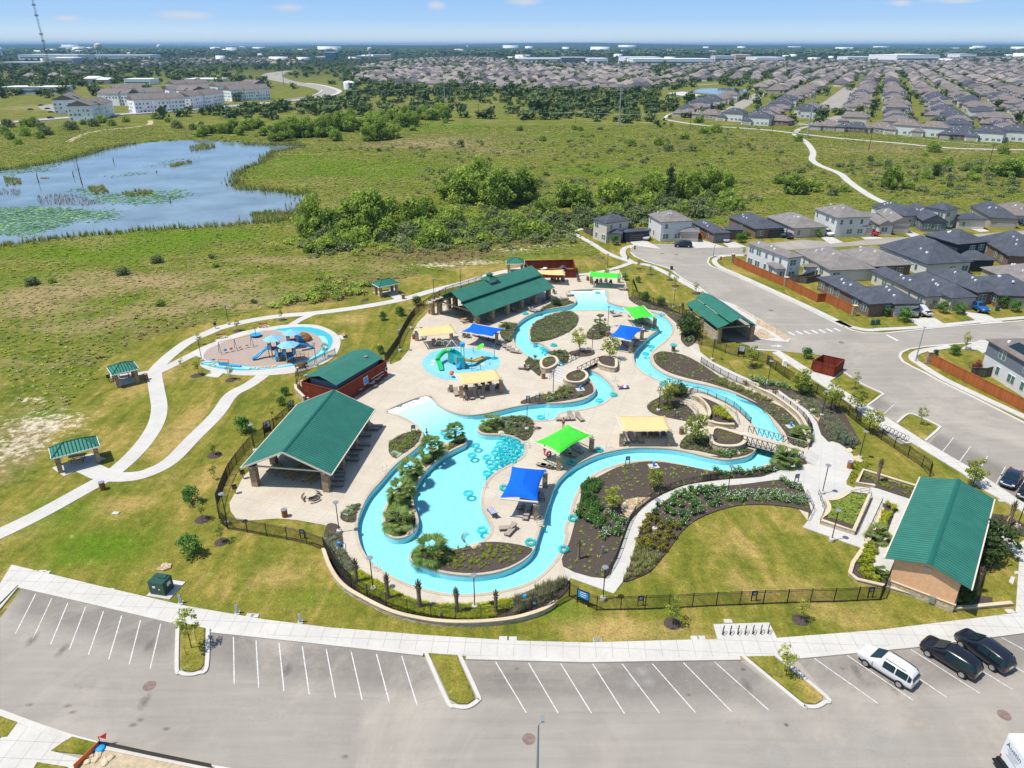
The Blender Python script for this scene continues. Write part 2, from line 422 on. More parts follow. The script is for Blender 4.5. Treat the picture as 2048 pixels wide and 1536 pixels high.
def surf_stone(name,cols,scale=3.2,mortar=(.45,.4,.32)):
 t=NT(name);o=t.obj()
 mp=t.scale(o,(1,1,2.2));d=t.n('TexVoronoi');t.L.new(mp,d.inputs[0]);d.inputs['Scale'].default_value=scale
 e=t.n('TexVoronoi',feature='DISTANCE_TO_EDGE');t.L.new(mp,e.inputs[0]);e.inputs['Scale'].default_value=scale
 h=t.n('SeparateXYZ');t.L.new(d.outputs['Color'],h.inputs[0])
 c=t.ramp(h.outputs[0],*[(i/(len(cols)-1),q)for i,q in enumerate(cols)])
 c=t.mix(t.mr(t.noise(o,9,4),.3,.7,.25,0),c,tuple(v*.5 for v in cols[0]))
 c=t.mix(t.mr(e.outputs[0],.03,.06,1,0),c,mortar)
 t.bump(t.mr(e.outputs[0],0,.12),.7,.05)
 return t.fin(c,.9,.2)
def surf_seam(name,col,pitch=.42,axis=0):
 """standing-seam metal roof: ribs across the local x axis"""
 t=NT(name);o=t.obj();sx=t.n('SeparateXYZ');t.L.new(o,sx.inputs[0])
 f=t.math('FRACT',t.math('DIVIDE',sx.outputs[axis],pitch));tri=t.math('ABSOLUTE',t.math('SUBTRACT',f,.5))
 ns=t.noise(o,.6,4);c=t.ramp(ns,(.3,tuple(v*.85 for v in col)),(.7,tuple(v*1.12 for v in col)))
 c=t.mix(t.mr(tri,.1,.24,.75,0),c,tuple(v*.4 for v in col))
 t.bump(t.mr(tri,0,.18,1,0),1.,.09)
 t.b.inputs['Metallic'].default_value=.15
 return t.fin(c,.42,.45)
def surf_shingle(name,c0,c1):
 t=NT(name);o=t.obj()
 a=t.noise(t.scale(o,(1,1,3)),5.,4,.75);b=t.noise(o,.5,4);sx=t.n('SeparateXYZ');t.L.new(o,sx.inputs[0])
 row=t.math('FRACT',t.math('MULTIPLY',sx.outputs[2],7.))
 c=t.ramp(t.math('ADD',t.math('MULTIPLY',a,.65),t.math('MULTIPLY',b,.35)),(.36,c0),(.64,c1))
 c=t.mix(t.mr(row,0,.18,.35,0),c,tuple(v*.5 for v in c0))
 t.bump(a,.4,.04)
 return t.fin(c,.92,.15)
def surf_leaf(name,c0,c1,c2,tr=.38,nsc=.6,rnd=True,k=1.75):
 c0,c1,c2=(tuple(min(.9,q*(k*{'flower':.57,'leaf_wild':2.1,'leaf_dark':1.3,'leaf_young':1.5,'leaf_shrub':1.35,'wood_far':1.25,'leaf_grey':1.15}.get(name,1)))for q in c)for c in (c0,c1,c2))
 t=NT(name);o=t.pos()
 n1=t.noise(o,nsc,3,.6)
 v=t.math('ADD',t.math('MULTIPLY',n1,.55),t.math('MULTIPLY',t.attr('rnd'),.45))
 if rnd:v=t.math('ADD',v,t.math('MULTIPLY',t.math('SUBTRACT',t.n('ObjectInfo').outputs['Random'],.5),.22))
 c=t.ramp(v,(.25,c0),(.5,c1),(.75,c2))
 t.fin(c,.75,.2)
 if tr:
  tl=t.n('BsdfTranslucent');t.L.new(c,tl.inputs[0]);mxs=t.n('MixShader');mxs.inputs[0].default_value=tr
  t.L.new(t.b.outputs[0],mxs.inputs[1]);t.L.new(tl.outputs[0],mxs.inputs[2]);t.L.new(mxs.outputs[0],t.out.inputs[0])
 return t.m
def surf_wood(name,c0,c1,pitch=.14,vert=True):
 t=NT(name);o=t.obj();sx=t.n('SeparateXYZ');t.L.new(o,sx.inputs[0])
 s=t.math('ADD',sx.outputs[0],sx.outputs[1]);f=t.math('FRACT',t.math('DIVIDE',s,pitch))
 cell=t.n('TexWhiteNoise',noise_dimensions='1D');t.L.new(t.math('FLOOR',t.math('DIVIDE',s,pitch)),cell.inputs['W'])
 g=t.noise(t.scale(o,(6,6,.7)),3.,4)
 c=t.ramp(t.math('ADD',t.math('MULTIPLY',cell.outputs[0],.5),t.math('MULTIPLY',g,.5)),(.25,c0),(.75,c1))
 c=t.mix(t.mr(t.math('ABSOLUTE',t.math('SUBTRACT',f,.5)),.44,.48,0,.6),c,tuple(v*.3 for v in c0))
 return t.fin(c,.8,.2)
def surf_water(name,tint,gl=.06,bscale=1.6,bst=.25):
 t=NT(name);p=t.pos();t.N.remove(t.b)
 bp=t.n('Bump');bp.inputs['Strength'].default_value=bst;bp.inputs['Distance'].default_value=.03
 t.put(bp.inputs['Height'],t.noise(p,bscale,4,.6,.8))
 tr=t.n('BsdfTransparent');tr.inputs[0].default_value=(*tint,1)
 g=t.n('BsdfGlossy');g.inputs['Roughness'].default_value=.05;t.L.new(bp.outputs[0],g.inputs['Normal'])
 fr=t.n('Fresnel');fr.inputs[0].default_value=1.33;t.L.new(bp.outputs[0],fr.inputs['Normal'])
 m=t.n('MixShader');t.L.new(fr.outputs[0],m.inputs[0]);t.L.new(tr.outputs[0],m.inputs[1]);t.L.new(g.outputs[0],m.inputs[2]);t.L.new(m.outputs[0],t.out.inputs[0])
 return t.m
M=MATS
surf_ground()
surf_asphalt('asphalt',(.285,.255,.215),(.37,.335,.285),(.18,.158,.135),(.26,.232,.2))
surf_conc('deck',(.475,.41,.315),(.60,.53,.42),3.6,.3,.34,.007)
surf_conc('walk',(.49,.465,.41),(.60,.575,.515),1.5,.05,.5,.018);surf_conc('path_conc',(.48,.458,.41),(.60,.575,.52),1.8,.4,.3,.012)
surf_conc('kerb',(.50,.47,.41),(.62,.59,.53));surf_conc('coping',(.42,.34,.25),(.55,.47,.36),.9,0,.3,.01)
surf_conc('limestone',(.52,.42,.27),(.68,.57,.4));surf_conc('conc_dim',(.30,.29,.27),(.4,.39,.36))
surf_stone('stone',[(.16,.1,.05),(.42,.27,.12),(.52,.38,.2),(.32,.2,.1)]);surf_stone('stone_pale',[(.42,.33,.2),(.58,.48,.32),(.66,.58,.44),(.4,.3,.18)],2.4)
surf_stone('cobble',[(.5,.33,.18),(.62,.47,.3),(.7,.6,.46),(.38,.26,.15)],2.6,(.3,.2,.12))
surf_seam('green_roof',(.036,.215,.145));surf_seam('green_roof_y',(.018,.205,.128),.42,1)
mat('green_trim',(.012,.12,.08),.4,.4)
surf_shingle('shingle_grey',(.13,.118,.11),(.30,.275,.255));surf_shingle('shingle_slate',(.042,.048,.062),(.115,.125,.15));surf_shingle('shingle_brown',(.13,.108,.097),(.26,.222,.205))
mat('mulch',(.10,.077,.063),.95,.1,noise=.55,nscale=9,bump=.9,bscale=14,coords='World')
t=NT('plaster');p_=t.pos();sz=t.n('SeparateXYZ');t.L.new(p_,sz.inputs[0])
a_=t.noise(p_,3.2,6,.78,2.2);c_=t.ramp(a_,(.38,(.25,.70,.81)),(.62,(.43,.875,.925)))  # plaster mottle; its contrast also paints dappled caustic light into the colour
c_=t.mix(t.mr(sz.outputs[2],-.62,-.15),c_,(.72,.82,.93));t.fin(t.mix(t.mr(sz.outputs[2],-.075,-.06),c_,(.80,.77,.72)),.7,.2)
surf_water('pool_water',(.86,.975,.99),bscale=2.2,bst=.6);surf_conc('splash_blue',(.16,.46,.60),(.27,.57,.70))
mat('water_pond',(.20,.275,.31),.07,.5,noise=.4,nscale=.05,bump=.08,bscale=.7,coords='World')
mat('white_paint',(.68,.66,.62),.7,.3,noise=.4,nscale=5.,coords='World');mat('white',(.78,.78,.76),.5)
mat('black_metal',(.012,.012,.013),.45,.5);mat('dark_metal',(.035,.033,.033),.4,.5,.3);mat('grey_metal',(.42,.44,.45),.4,.5,.6)
mat('galv',(.36,.40,.42),.45,.5,.4);mat('steel',(.6,.6,.6),.3,.5,.8);mat('rust',(.24,.17,.14),.8,noise=.4,nscale=4)
surf_wood('red_wood',(.15,.024,.012),(.23,.045,.022));surf_wood('cedar',(.30,.085,.022),(.42,.135,.04));surf_wood('grey_wood',(.08,.065,.055),(.15,.13,.115));surf_wood('tan_wood',(.42,.25,.1),(.55,.35,.15),.2)
mat('bin_brown',(.30,.13,.045),.7,noise=.3,nscale=6);mat('stucco',(.78,.46,.25),.9,noise=.12,nscale=3,bump=.3,bscale=60);mat('beam_tan',(.66,.58,.46),.7)
mat('sail_yellow',(.74,.52,.24),.85,.1,noise=.06,nscale=1);mat('sail_green',(.07,.62,.05),.85,.1,noise=.08,nscale=1);mat('sail_blue',(.008,.125,.60),.85,.1,noise=.1,nscale=1)
mat('tube_teal',(.04,.56,.58),.25,.5);mat('wicker',(.17,.125,.095),.8,noise=.3,nscale=12);mat('sling',(.36,.30,.25),.85,noise=.2,nscale=10);mat('chair_brown',(.13,.08,.06),.7)
mat('towel_blue',(.12,.14,.42),.95,noise=.2,nscale=8);mat('pink',(.7,.04,.16),.8);mat('skin',(.48,.27,.17),.6);mat('hair',(.03,.02,.015),.7);mat('navy',(.02,.03,.10),.8)
mat('play_blue',(.02,.35,.66),.3,.5);mat('play_yellow',(.68,.38,.03),.4,.5);mat('play_canopy',(.22,.48,.68),.7);mat('play_navy',(.02,.05,.18),.4);mat('chips',(.42,.33,.27),.95,noise=.3,nscale=8,coords='World',bump=.5)
mat('teal',(.01,.33,.34),.35,.5);mat('slide_green',(.02,.50,.13),.3,.5);mat('lime',(.12,.62,.03),.35,.5);mat('orange',(.8,.16,.02),.4,.5);mat('turf_blue',(.05,.42,.5),.6,noise=.1,nscale=2,coords='World');mat('turf_pale',(.35,.58,.62),.7,noise=.1,nscale=2,coords='World')
mat('box_green',(.018,.075,.05),.45,.5,noise=.2,nscale=3);mat('sign_blue',(.02,.28,.62),.5);mat('sign_white',(.75,.77,.78),.5)
mat('glass',(.012,.03,.036),.08,.3);mat('glass_green',(.08,.16,.15),.08,.6);mat('rubber',(.015,.015,.016),.85);mat('rim',(.5,.5,.5),.3,.5,.7)
mat('lens_red',(.4,.01,.015),.25,.5);mat('lens',(.7,.72,.74),.15,.6)
mat('brick',(.23,.15,.115),.9,noise=.45,nscale=7,bump=.3,bscale=25);mat('siding_white',(.66,.66,.64),.75,noise=.06,nscale=1.5);mat('siding_cream',(.6,.54,.46),.8,noise=.1,nscale=1.5);mat('siding_dark',(.035,.045,.06),.7,noise=.15,nscale=2);mat('siding_grey',(.16,.18,.21),.75,noise=.1,nscale=2);mat('siding_blue',(.06,.17,.24),.75,noise=.1,nscale=2)
mat('stone_house',(.46,.40,.33),.9,noise=.35,nscale=5,bump=.3,bscale=20);mat('door_dark',(.05,.045,.045),.6);mat('door_tan',(.45,.4,.33),.7);mat('apartment_white',(.9,.9,.9),.7,noise=.05,nscale=.3);mat('white_metal',(.93,.93,.92),.5,noise=.05,nscale=.05);mat('bark',(.13,.095,.065),.95,noise=.4,nscale=8);mat('palm_trunk',(.27,.2,.14),.95,noise=.45,nscale=14,bump=.8,bscale=30)
surf_leaf('leaf_wild',(.035,.055,.009),(.075,.105,.016),(.125,.155,.025));surf_leaf('leaf_dark',(.014,.028,.01),(.03,.052,.014),(.055,.08,.02));surf_leaf('leaf_young',(.06,.085,.012),(.12,.14,.02),(.2,.2,.04));surf_leaf('leaf_olive',(.05,.06,.025),(.1,.105,.05),(.16,.15,.09))
surf_leaf('leaf_shrub',(.018,.05,.012),(.045,.1,.02),(.09,.16,.03));surf_leaf('leaf_sage',(.06,.085,.03),(.11,.14,.05),(.17,.2,.085));surf_leaf('leaf_lime',(.12,.17,.012),(.22,.25,.02),(.33,.32,.03));surf_leaf('leaf_palm',(.04,.08,.016),(.085,.135,.028),(.17,.2,.06));surf_leaf('leaf_grey',(.05,.06,.035),(.09,.10,.06),(.14,.14,.09))
surf_leaf('weed_lush',(.072,.122,.005),(.125,.172,.008),(.2,.215,.02),.2,.06,False);surf_leaf('weed_dry',(.10,.10,.03),(.17,.155,.06),(.27,.22,.11),.2,.06,False);surf_leaf('weed_brown',(.08,.065,.025),(.13,.10,.045),(.19,.135,.07),.2,.06,False);surf_leaf('weed_grey',(.075,.09,.025),(.13,.14,.045),(.2,.195,.085),.2,.06,False);surf_leaf('reed',(.05,.08,.015),(.09,.115,.025),(.17,.16,.06),.2,.08,False);surf_leaf('lily',(.02,.065,.02),(.05,.13,.05),(.16,.24,.13),0,.15,False)
surf_leaf('wood_far',(.022,.04,.012),(.042,.064,.018),(.075,.095,.03),.1,.02,False);surf_leaf('flower',(.6,.6,.55),(.8,.8,.76),(.85,.82,.8),.1)
# --------------------- outlines traced on the ground
W_OUT=K3([(1755,400)])+K4([(345,195),(357,300),(425,338),(530,362),(650,375),(770,402),(880,440),(960,495),(1000,565),(985,625),(930,692),(835,765),(785,822),(783,885),(830,955),(950,1028),(1150,1088),(1350,1130),(1600,1200),(1800,1300),(1930,1410)])+L1([(720,330),(790,430),(812,520),(800,610),(750,685),(610,745),(450,785)])+K8([(1780,983),(1500,930),(1300,890),(1050,888),(850,925),(650,1000),(510,1110),(430,1250),(380,1420),(335,1536)])+L3([(1865,270),(1800,430),(1650,580),(1450,655),(1200,690),(950,680),(700,610),(520,510),(410,410),(355,280),(350,150),(390,40)])+K7([(-5,1020),(100,900),(250,730),(420,600),(505,515),(520,440),(490,375),(405,310),(270,245),(170,200),(550,57),(650,140),(760,203),(870,240),(1000,250),(1200,218),(1450,160),(1700,130)])+K8([(200,330),(380,320),(530,287),(620,230),(640,180),(600,110),(500,20)])+K3([(1700,1140),(1600,1105),(1450,1075),(1330,1025),(1240,940),(1200,850),(1215,770),(1280,690),(1400,620),(1550,578),(1700,556),(1800,525),(1820,490),(1790,440)])
C_IN=K4([(30,397),(300,395),(520,413),(640,430),(760,470),(840,525),(862,580),(780,645),(680,740),(632,800),(625,870),(660,950),(745,1020),(880,1080),(1060,1130),(1220,1165),(1400,1230),(1600,1335),(1740,1460)])+L1([(490,300),(540,380),(565,460),(560,550),(500,630),(400,668),(250,685),(100,662)])+K8([(1640,830),(1500,795),(1300,768),(1050,763),(850,785),(650,835),(450,930),(330,1020),(250,1120),(200,1250),(150,1400),(115,1536)])+L3([(1690,200),(1655,310),(1630,380),(1550,455),(1400,525),(1200,555),(1000,540),(820,490),(740,450),(725,408),(770,370),(840,348),(960,347),(1050,358),(1150,350),(1250,310),(1310,250),(1320,195),(1290,130),(1255,60)])+K7([(1083,1050),(1098,975),(1145,880),(1250,790),(1400,710),(1490,640),(1507,580),(1480,520),(1400,467),(1280,442),(1130,438),(1065,418),(1045,388),(1080,350),(1200,300),(1350,262),(1500,252),(1570,290),(1700,300),(1812,278),(1835,232)])+K8([(400,400),(550,378),(700,330),(790,260),(802,180),(740,100),(630,20)])+K3([(1780,1120),(1650,1070),(1545,1020),(1560,985),(1450,908),(1400,915),(1362,870),(1352,800),(1390,720),(1480,665),(1600,612),(1740,593)])
ISLE=K7([(930,470),(950,490),(930,530),(850,570),(740,630),(620,720),(530,810),(460,920),(430,1020),(430,1120),(468,1240),(470,1310),(430,1385),(340,1440),(240,1450),(160,1410),(125,1300),(135,1170),(210,1030),(300,920),(400,790),(520,660),(620,590),(740,530),(850,480)])
W_OUT,C_IN,ISLE=sm(W_OUT,3),sm(C_IN,3),sm(ISLE,3)
FRONT=L3([(-560,40),(-200,60),(0,160),(95,290),(108,390),(150,520),(240,645),(400,745),(600,838),(800,888),(1000,915),(1250,915),(1500,888),(1700,830),(1790,770)])
DECK=K6([(600,700),(490,880),(420,950),(330,1130),(287,1200),(300,1285),(360,1365),(480,1375),(750,1355),(950,1370),(1250,1425),(1290,1490)])+FRONT[4:]+L4([(290,690),(600,800),(700,640),(800,340),(1000,140),(1480,50),(1750,15)])+L1([(1050,1280),(1100,700),(1250,500),(1140,320),(1050,200),(900,100),(620,0)])+K4([(2048,1210),(1700,1045),(1420,920),(1270,800),(1240,680),(1240,560),(1150,470),(1060,425),(900,340),(700,290),(570,260),(545,130),(480,0)])+K3([(1850,260),(1400,200),(900,320),(600,450),(380,600),(270,710),(210,830),(190,970),(100,1080),(0,1120)])+K2([(1950,600),(1850,640),(1500,900),(1100,1300)])
SPLASH=K3([(310,1120),(340,1050),(430,990),(600,955),(780,960),(950,990),(1050,1040),(1072,1110),(1030,1180),(900,1240),(700,1275),(520,1260),(390,1210)])
SPLASH=sm(SPLASH,3)
POND=B4([(-900,330),(0,290),(160,268),(330,240),(480,205),(620,165),(800,135),(960,118),(1180,112),(1300,118),(1550,135),(1740,140),(1760,160),(1600,190),(1545,240),(1430,290),(1385,350),(1420,395),(1600,410),(1740,430),(1820,440),(1760,510),(1730,560),(1640,590),(1500,600),(1250,625),(900,640),(700,660),(360,690),(240,705),(0,735),(-900,800)])
POND=sm(POND,3)
# --------------------- ground: one sheet to the horizon
def axis(*seg):
 out=[]
 for a,b,s in seg:out+=list(np.arange(a,b,s))
 return np.array(out)
gx=np.concatenate([-np.geomspace(40000,900,34)[:-1],np.arange(-900,-200,8),np.arange(-200,200,1.),np.arange(200,900,8),np.geomspace(900,40000,34)])
gy=np.concatenate([[-300,-100,-20],np.arange(20,260,1.),np.arange(260,500,3),np.arange(500,1100,10),np.geomspace(1100,42000,60)])
GX,GY=np.meshgrid(gx,gy);GZ=np.zeros_like(GX)
inner=(GX>-60)&(GX<80)&(GY>40)&(GY<175)
D_IN=off(W_OUT,.9 if area(W_OUT)<0 else -.9)
dip=np.zeros(GX.shape,bool);dip[inner]=pip(D_IN,GX[inner],GY[inner]);GZ[dip]=-3
dp=pip(POND,GX,GY)&(GY<500);GZ[dp]=-1.5
far=GY>5500
GZ+=np.where(far,np.clip((GY-5500)/12000,0,1)*1.6*(26+24*np.sin(GX/2300+1.2)*np.cos(GX/5200)+16*np.sin(GX/900+GY/3000)),0)
def blob(spec,GX=GX,GY=GY):
 """soft patches: pixel centre, half sizes in metres, strength"""
 A=np.zeros(GX.shape)
 for x,y,rx,ry,s in spec:
  X,Y=P(x,y);A=np.maximum(A,s*np.exp(-((GX-X)/rx)**2-((GY-Y)/ry)**2))
 return A.ravel()
LAWN=PX([(0,1600),(0,1050),(0,985),(60,960),(110,850),(170,770),(215,720),(280,680),(400,650),(520,620),(700,600),(790,560),(900,540),(1010,515),(1170,510),(1230,540),(1180,480),(1140,462),(1160,455),(1290,455),(1400,470),(1600,450),(2200,430),(2600,700),(2300,1600)])
lawn=pip(LAWN,GX,GY)&(GY<330)
DRY_SP=[(300,760,6,8,.9),(70,870,9,14,.8),(350,880,4,9,.9),(330,960,5,6,.6),(230,1010,6,4,.8),(60,1050,6,4,.8),(650,1130,5,4,.45),(560,1150,6,3,.6),(1250,1260,9,2.2,.85),(1680,1225,7,2.5,.8),(1490,1110,9,6,.5),(1560,1180,9,3,.55),(840,600,8,9,.6),(700,640,5,6,.8),(1000,530,25,10,.7),(870,285,40,28,1.),(980,300,18,14,.7),(760,545,24,16,.5),(100,590,20,18,.95),(300,560,28,9,.95),(480,600,22,9,.9),(180,650,16,8,.8),(560,520,30,5,.7),(340,620,14,8,.8),(1230,560,8,10,.5),(1900,345,60,12,.6),(1800,300,90,30,.55),(600,205,60,25,.8),(1330,180,60,40,.4),(60,215,60,40,.7),(1280,245,40,8,.7),(450,205,30,15,.6),(680,395,10,8,.3),(1480,270,40,25,.35),(490,250,30,15,.4)]
LUSH_SP=[(200,1090,9,5,.95),(120,1030,7,6,.8),(330,1060,6,3,.6),(330,800,3,4,.7),(440,740,6,4,.6),(640,1195,9,2.5,.55),(1110,1215,5,3,.7),(330,790,6,6,.6),(640,330,45,40,1.),(800,340,35,25,.95),(560,350,30,16,.9),(150,500,40,16,.8),(300,470,40,12,.8),(20,570,14,18,.8),(860,255,60,25,.9),(1030,270,60,15,.9),(1180,340,35,14,1.),(1300,335,20,12,.7),(950,420,14,10,.7),(700,500,20,10,.5),(150,310,30,20,.7),(1500,400,30,10,.6),(520,590,10,5,.6),(120,640,12,10,.5),(1050,510,8,6,.8),(100,825,7,5,.8),(740,225,18,8,.9)]
BROWN_SP=[(880,510,24,10,1.),(1000,480,20,10,.9),(700,590,12,8,.9),(640,610,8,5,.8),(760,560,14,8,.8),(1100,470,14,10,.8),(1160,520,8,8,.7),(300,660,16,10,.5),(640,480,12,6,.4),(1600,330,30,20,.5),(180,720,5,5,.4),(1240,500,4,6,.7),(1450,290,40,20,.4)]
DIRT_SP=[(90,850,7,5,.72),(40,890,5,6,.75),(60,800,4,2,.5),(870,530,9,2.5,.7),(960,525,7,3,.75),(1030,500,9,4,.5),(1080,470,3,2,.9),(1340,520,1,1,0),(1100,492,12,4,.45),(250,210,40,3,.3)]
dryA,lushA,brownA,dirtA=(blob(q)for q in (DRY_SP,LUSH_SP,BROWN_SP,DIRT_SP))
wood=np.clip((GY-1100)/1100,0,1).ravel()
V=np.stack([GX.ravel(),GY.ravel(),GZ.ravel()],1);ny,nx=GX.shape
I=np.arange(ny*nx).reshape(ny,nx);F=np.stack([I[:-1,:-1],I[:-1,1:],I[1:,1:],I[1:,:-1]],2).reshape(-1,4)
ob('ground',mesh_np('ground',V,F,M['ground'],{'lawn':lawn.ravel().astype(float),'dry':dryA,'lush':lushA,'brown':brownA,'dirt':dirtA,'wood':wood}),None,kind='structure')
# --------------------- roads, kerbs, pavements
ST='structure'
LOT=PX([(-200,1700),(-160,1500),(0,1420),(0,1237),(20,1210),(42,1178),(200,1214),(357,1251),(423,1267),(640,1290),(847,1314),(932,1321),(1176,1327),(1480,1322),(1594,1320),(1827,1297),(2060,1267),(2400,1215),(2400,1800)])
LOT[0:3]=PX([(-500,1800),(-300,1500),(0,1424)])
CUL=B6([(415,615),(412,585),(440,560),(500,552),(600,556),(740,560),(900,580),(1240,580),(1500,540),(1700,520)])+B7([(700,545),(1000,505),(1300,500),(1700,480),(2200,440),(2200,470),(1500,525),(900,560)])+B6([(1350,610),(1260,632),(1100,636),(1040,640),(1000,655),(988,690),(1010,715),(1100,752),(1250,815),(1400,885),(1700,1022),(2000,1172)])+K5([(700,202),(770,232),(860,250),(1000,252),(1290,222),(1500,200),(2048,158),(2400,130),(2400,265),(2048,290),(1700,318),(1300,352),(1190,368),(1130,395),(1118,425),(1140,460),(1210,500),(1310,548),(1400,600),(1700,745),(2048,920),(2600,1230),(2600,1900),(2240,1640),(2000,1510),(1310,1060),(1425,962),(1380,930),(1225,858),(1165,862),(1092,915),(870,792),(992,702),(830,628),(750,575),(690,530),(640,500),(560,420),(470,405),(215,382),(100,378),(0,366)])+B6([(1300,1310),(1220,1285),(1100,1260),(1080,1180),(1000,1100),(900,980),(960,930)])+B6([(985,925),(930,878),(800,812),(700,735),(600,705),(520,680),(450,648)])
mb=MB();mb.sheet(LOT,[],.02);mb.sheet(CUL,[],.024);ob('road',mb,M['asphalt'],kind=ST)
bays=[PX([(42,1178),(200,1214),(357,1251),(345,1320),(312,1336),(40,1255),(0,1241),(20,1210)]),PX([(423,1267),(640,1290),(847,1314),(888,1390),(830,1408),(650,1385),(470,1366),(412,1340)]),PX([(932,1321),(1176,1327),(1480,1322),(1560,1380),(1590,1405),(1540,1420),(1300,1425),(1050,1426),(960,1405)]),PX([(1594,1320),(1827,1297),(2060,1267),(2100,1340),(1960,1382),(1830,1402),(1750,1410),(1655,1395),(1650,1385)]),K5([(905,790),(992,712),(1220,845),(1160,862),(1095,908)]),K5([(1345,1070),(1425,975),(2000,1270),(2300,1420),(2300,1640),(2000,1500)])]
mb=MB();bay=[]
for i,b_ in enumerate(bays):
 lane=[Vector(q)for q in b_[(3,3,3,3,1,1)[i]:]];xs=[q[0]for q in b_];ys=[q[1]for q in b_];gp=[(x,y)for x in np.arange(min(xs),max(xs),.7)for y in np.arange(min(ys),max(ys),.7)];A_=np.array(gp);gp=[tuple(q)for q in A_[pip(b_,A_[:,0],A_[:,1])]]
 v_,f_=fill(b_,[],gp);mb.add([(x,y,.03)for x,y in v_],f_)
 for x,y in v_:
  d=9
  for a,b in zip(lane,lane[1:]):t_=max(0,min(1,(Vector((x,y))-a).dot(b-a)/(b-a).length_squared));d=min(d,(a.lerp(b,t_)-Vector((x,y))).length)
  bay.append(min(1,d/2.2))
ob('parking_bay',mb,M['asphalt'],kind=ST);me=bpy.data.objects['parking_bay'].data;at=me.attributes.new('bay','FLOAT','POINT');at.data.foreach_set('value',bay)
mb=MB()
def line(mb,a,b,w,z=.036):
 dx,dy=b[0]-a[0],b[1]-a[1];l=math.hypot(dx,dy);nx_,ny_=-dy/l*w/2,dx/l*w/2
 mb.quad((a[0]-nx_,a[1]-ny_,z),(b[0]-nx_,b[1]-ny_,z),(b[0]+nx_,b[1]+ny_,z),(a[0]+nx_,a[1]+ny_,z))
for k in (lambda p:L5([p])[0],):
 for a,b in (((222,708),(95,958)),((322,735),(203,990)),((422,762),(315,1022)),((532,788),(432,1053)),((643,815),(550,1086)),((756,842),(675,1115)),((873,870),(802,1146)),((998,893),(932,1175)),((1449,975),(1454,1268)),((1589,995),(1606,1290)),((1732,1014),(1763,1313)),((1876,1033),(1920,1333))):line(mb,k(a),k(b),.09)
for k in (lambda p:L6([p])[0],):
 for a,b in (((1305,117),(1342,312)),((1405,128),(1449,322)),((1506,137),(1558,332)),((1607,144),(1668,340)),((1982,168),(2105,372))):line(mb,k(a),k(b),.09)
for k in (lambda p:L7([p])[0],):
 for a,b in (((195,432),(398,775)),((414,435),(625,775)),((633,438),(850,778)),((834,438),(1090,775)),((1040,437),(1334,770)),((1252,430),(1584,767)),((1465,424),(1832,752))):line(mb,k(a),k(b),.09)
for k in (lambda p:L8([p])[0],):
 for a,b in (((612,470),(1046,778)),((838,450),(1288,757)),((1060,425),(1518,737)),((1272,408),(1746,710)),((1480,385),(1968,682)),((1695,357),(2200,655)),((1895,328),(2400,600))):line(mb,k(a),k(b),.09)
for a,b in (((1080,780),(990,860)),((1522,1028),(1438,1135)),((1648,1097),(1563,1212)),((1776,1168),(1702,1290)),((1909,1247),(1838,1378)),((2060,1330),(1990,1470))):line(mb,K5([a])[0],K5([b])[0],.09)
for x,y in ((310,252),(368,245),(425,243),(482,238),(538,233),(595,227),(652,223)):line(mb,K5([(x-24,y-12)])[0],K5([(x+24,y+12)])[0],.5)
line(mb,K5([(1022,262)])[0],K5([(1106,306)])[0],.55)
ar=K5([(160,341),(205,341),(205,335),(246,346),(205,354),(205,348),(160,348)]);v_,f_=fill(ar);mb.add([(x,y,.037)for x,y in v_],f_)
ob('road_marking',mb,M['white_paint'],kind=ST)
def stain_mat(name,col,sc):
 t=NT(name);al=t.mr(t.math('ADD',t.math('MULTIPLY',t.attr('fade'),.62),t.math('MULTIPLY',t.noise(t.pos(),sc,7,.8,.6),.75)),.66,.98,0,.5);t.fin(col,.92,.15)
 tr=t.n('BsdfTransparent');m=t.n('MixShader');t.L.new(al,m.inputs[0]);t.L.new(tr.outputs[0],m.inputs[1]);t.L.new(t.b.outputs[0],m.inputs[2]);t.L.new(m.outputs[0],t.out.inputs[0]);return t.m
def stains(pts,m):
 """worn and dusty patches: thin sheets with a ragged, see-through rim"""
 mb=MB();fd=[]
 for i,((x,y),a,b)in enumerate(pts):
  n=len(mb.v);z=.0335+.0012*(i%4);mb.v.append((x,y,z));fd.append(1.)
  for k,f in ((.5,.5),(1,0.)):mb.v+=[(x+a*k*math.cos(u*.3927),y+b*k*math.sin(u*.3927),z)for u in range(16)];fd+=[f]*16
  q=[(n,n+1+j,n+1+(j+1)%16)for j in range(16)]+[(n+1+j,n+17+j,n+17+(j+1)%16,n+1+(j+1)%16)for j in range(16)];mb.f+=q;mb.m+=[0]*len(q)
 o=ob('road_stain',mb,m,kind=ST);at=o.data.attributes.new('fade','FLOAT','POINT');at.data.foreach_set('value',fd)
stains([(p,1.6,1.5)for p in L7([(970,490),(1010,565),(900,575)])]+[(p,3.4,3.)for p in L8([(950,1010),(1120,1080),(300,1120),(740,1120)])]+[(p,5.,1.)for p in L6([(960,330),(1300,480),(1000,390)])]+[(L6([(315,398)])[0],.8,.6)],stain_mat('chalky_dust',(.47,.44,.39),2.4))
stains([(p,.8,.45)for p in L6([(120,340),(270,345),(560,400),(535,420),(665,437),(290,370),(1380,547)])]+[(p,.5,.4)for p in L7([(115,470),(1660,475),(1955,855),(1290,650)])+L8([(125,545),(800,540),(420,927)])]+[(p,.9,1.9)for p in L6([(580,325),(130,80),(600,100),(250,120),(1150,200)])+L8([(150,660),(1150,660),(900,560)])],stain_mat('oil_stain',(.2,.178,.158),3.2))
stains([(L8([(1325,920)])[0],2.2,1.1)],stain_mat('sand_spill',(.52,.45,.34),1.2))
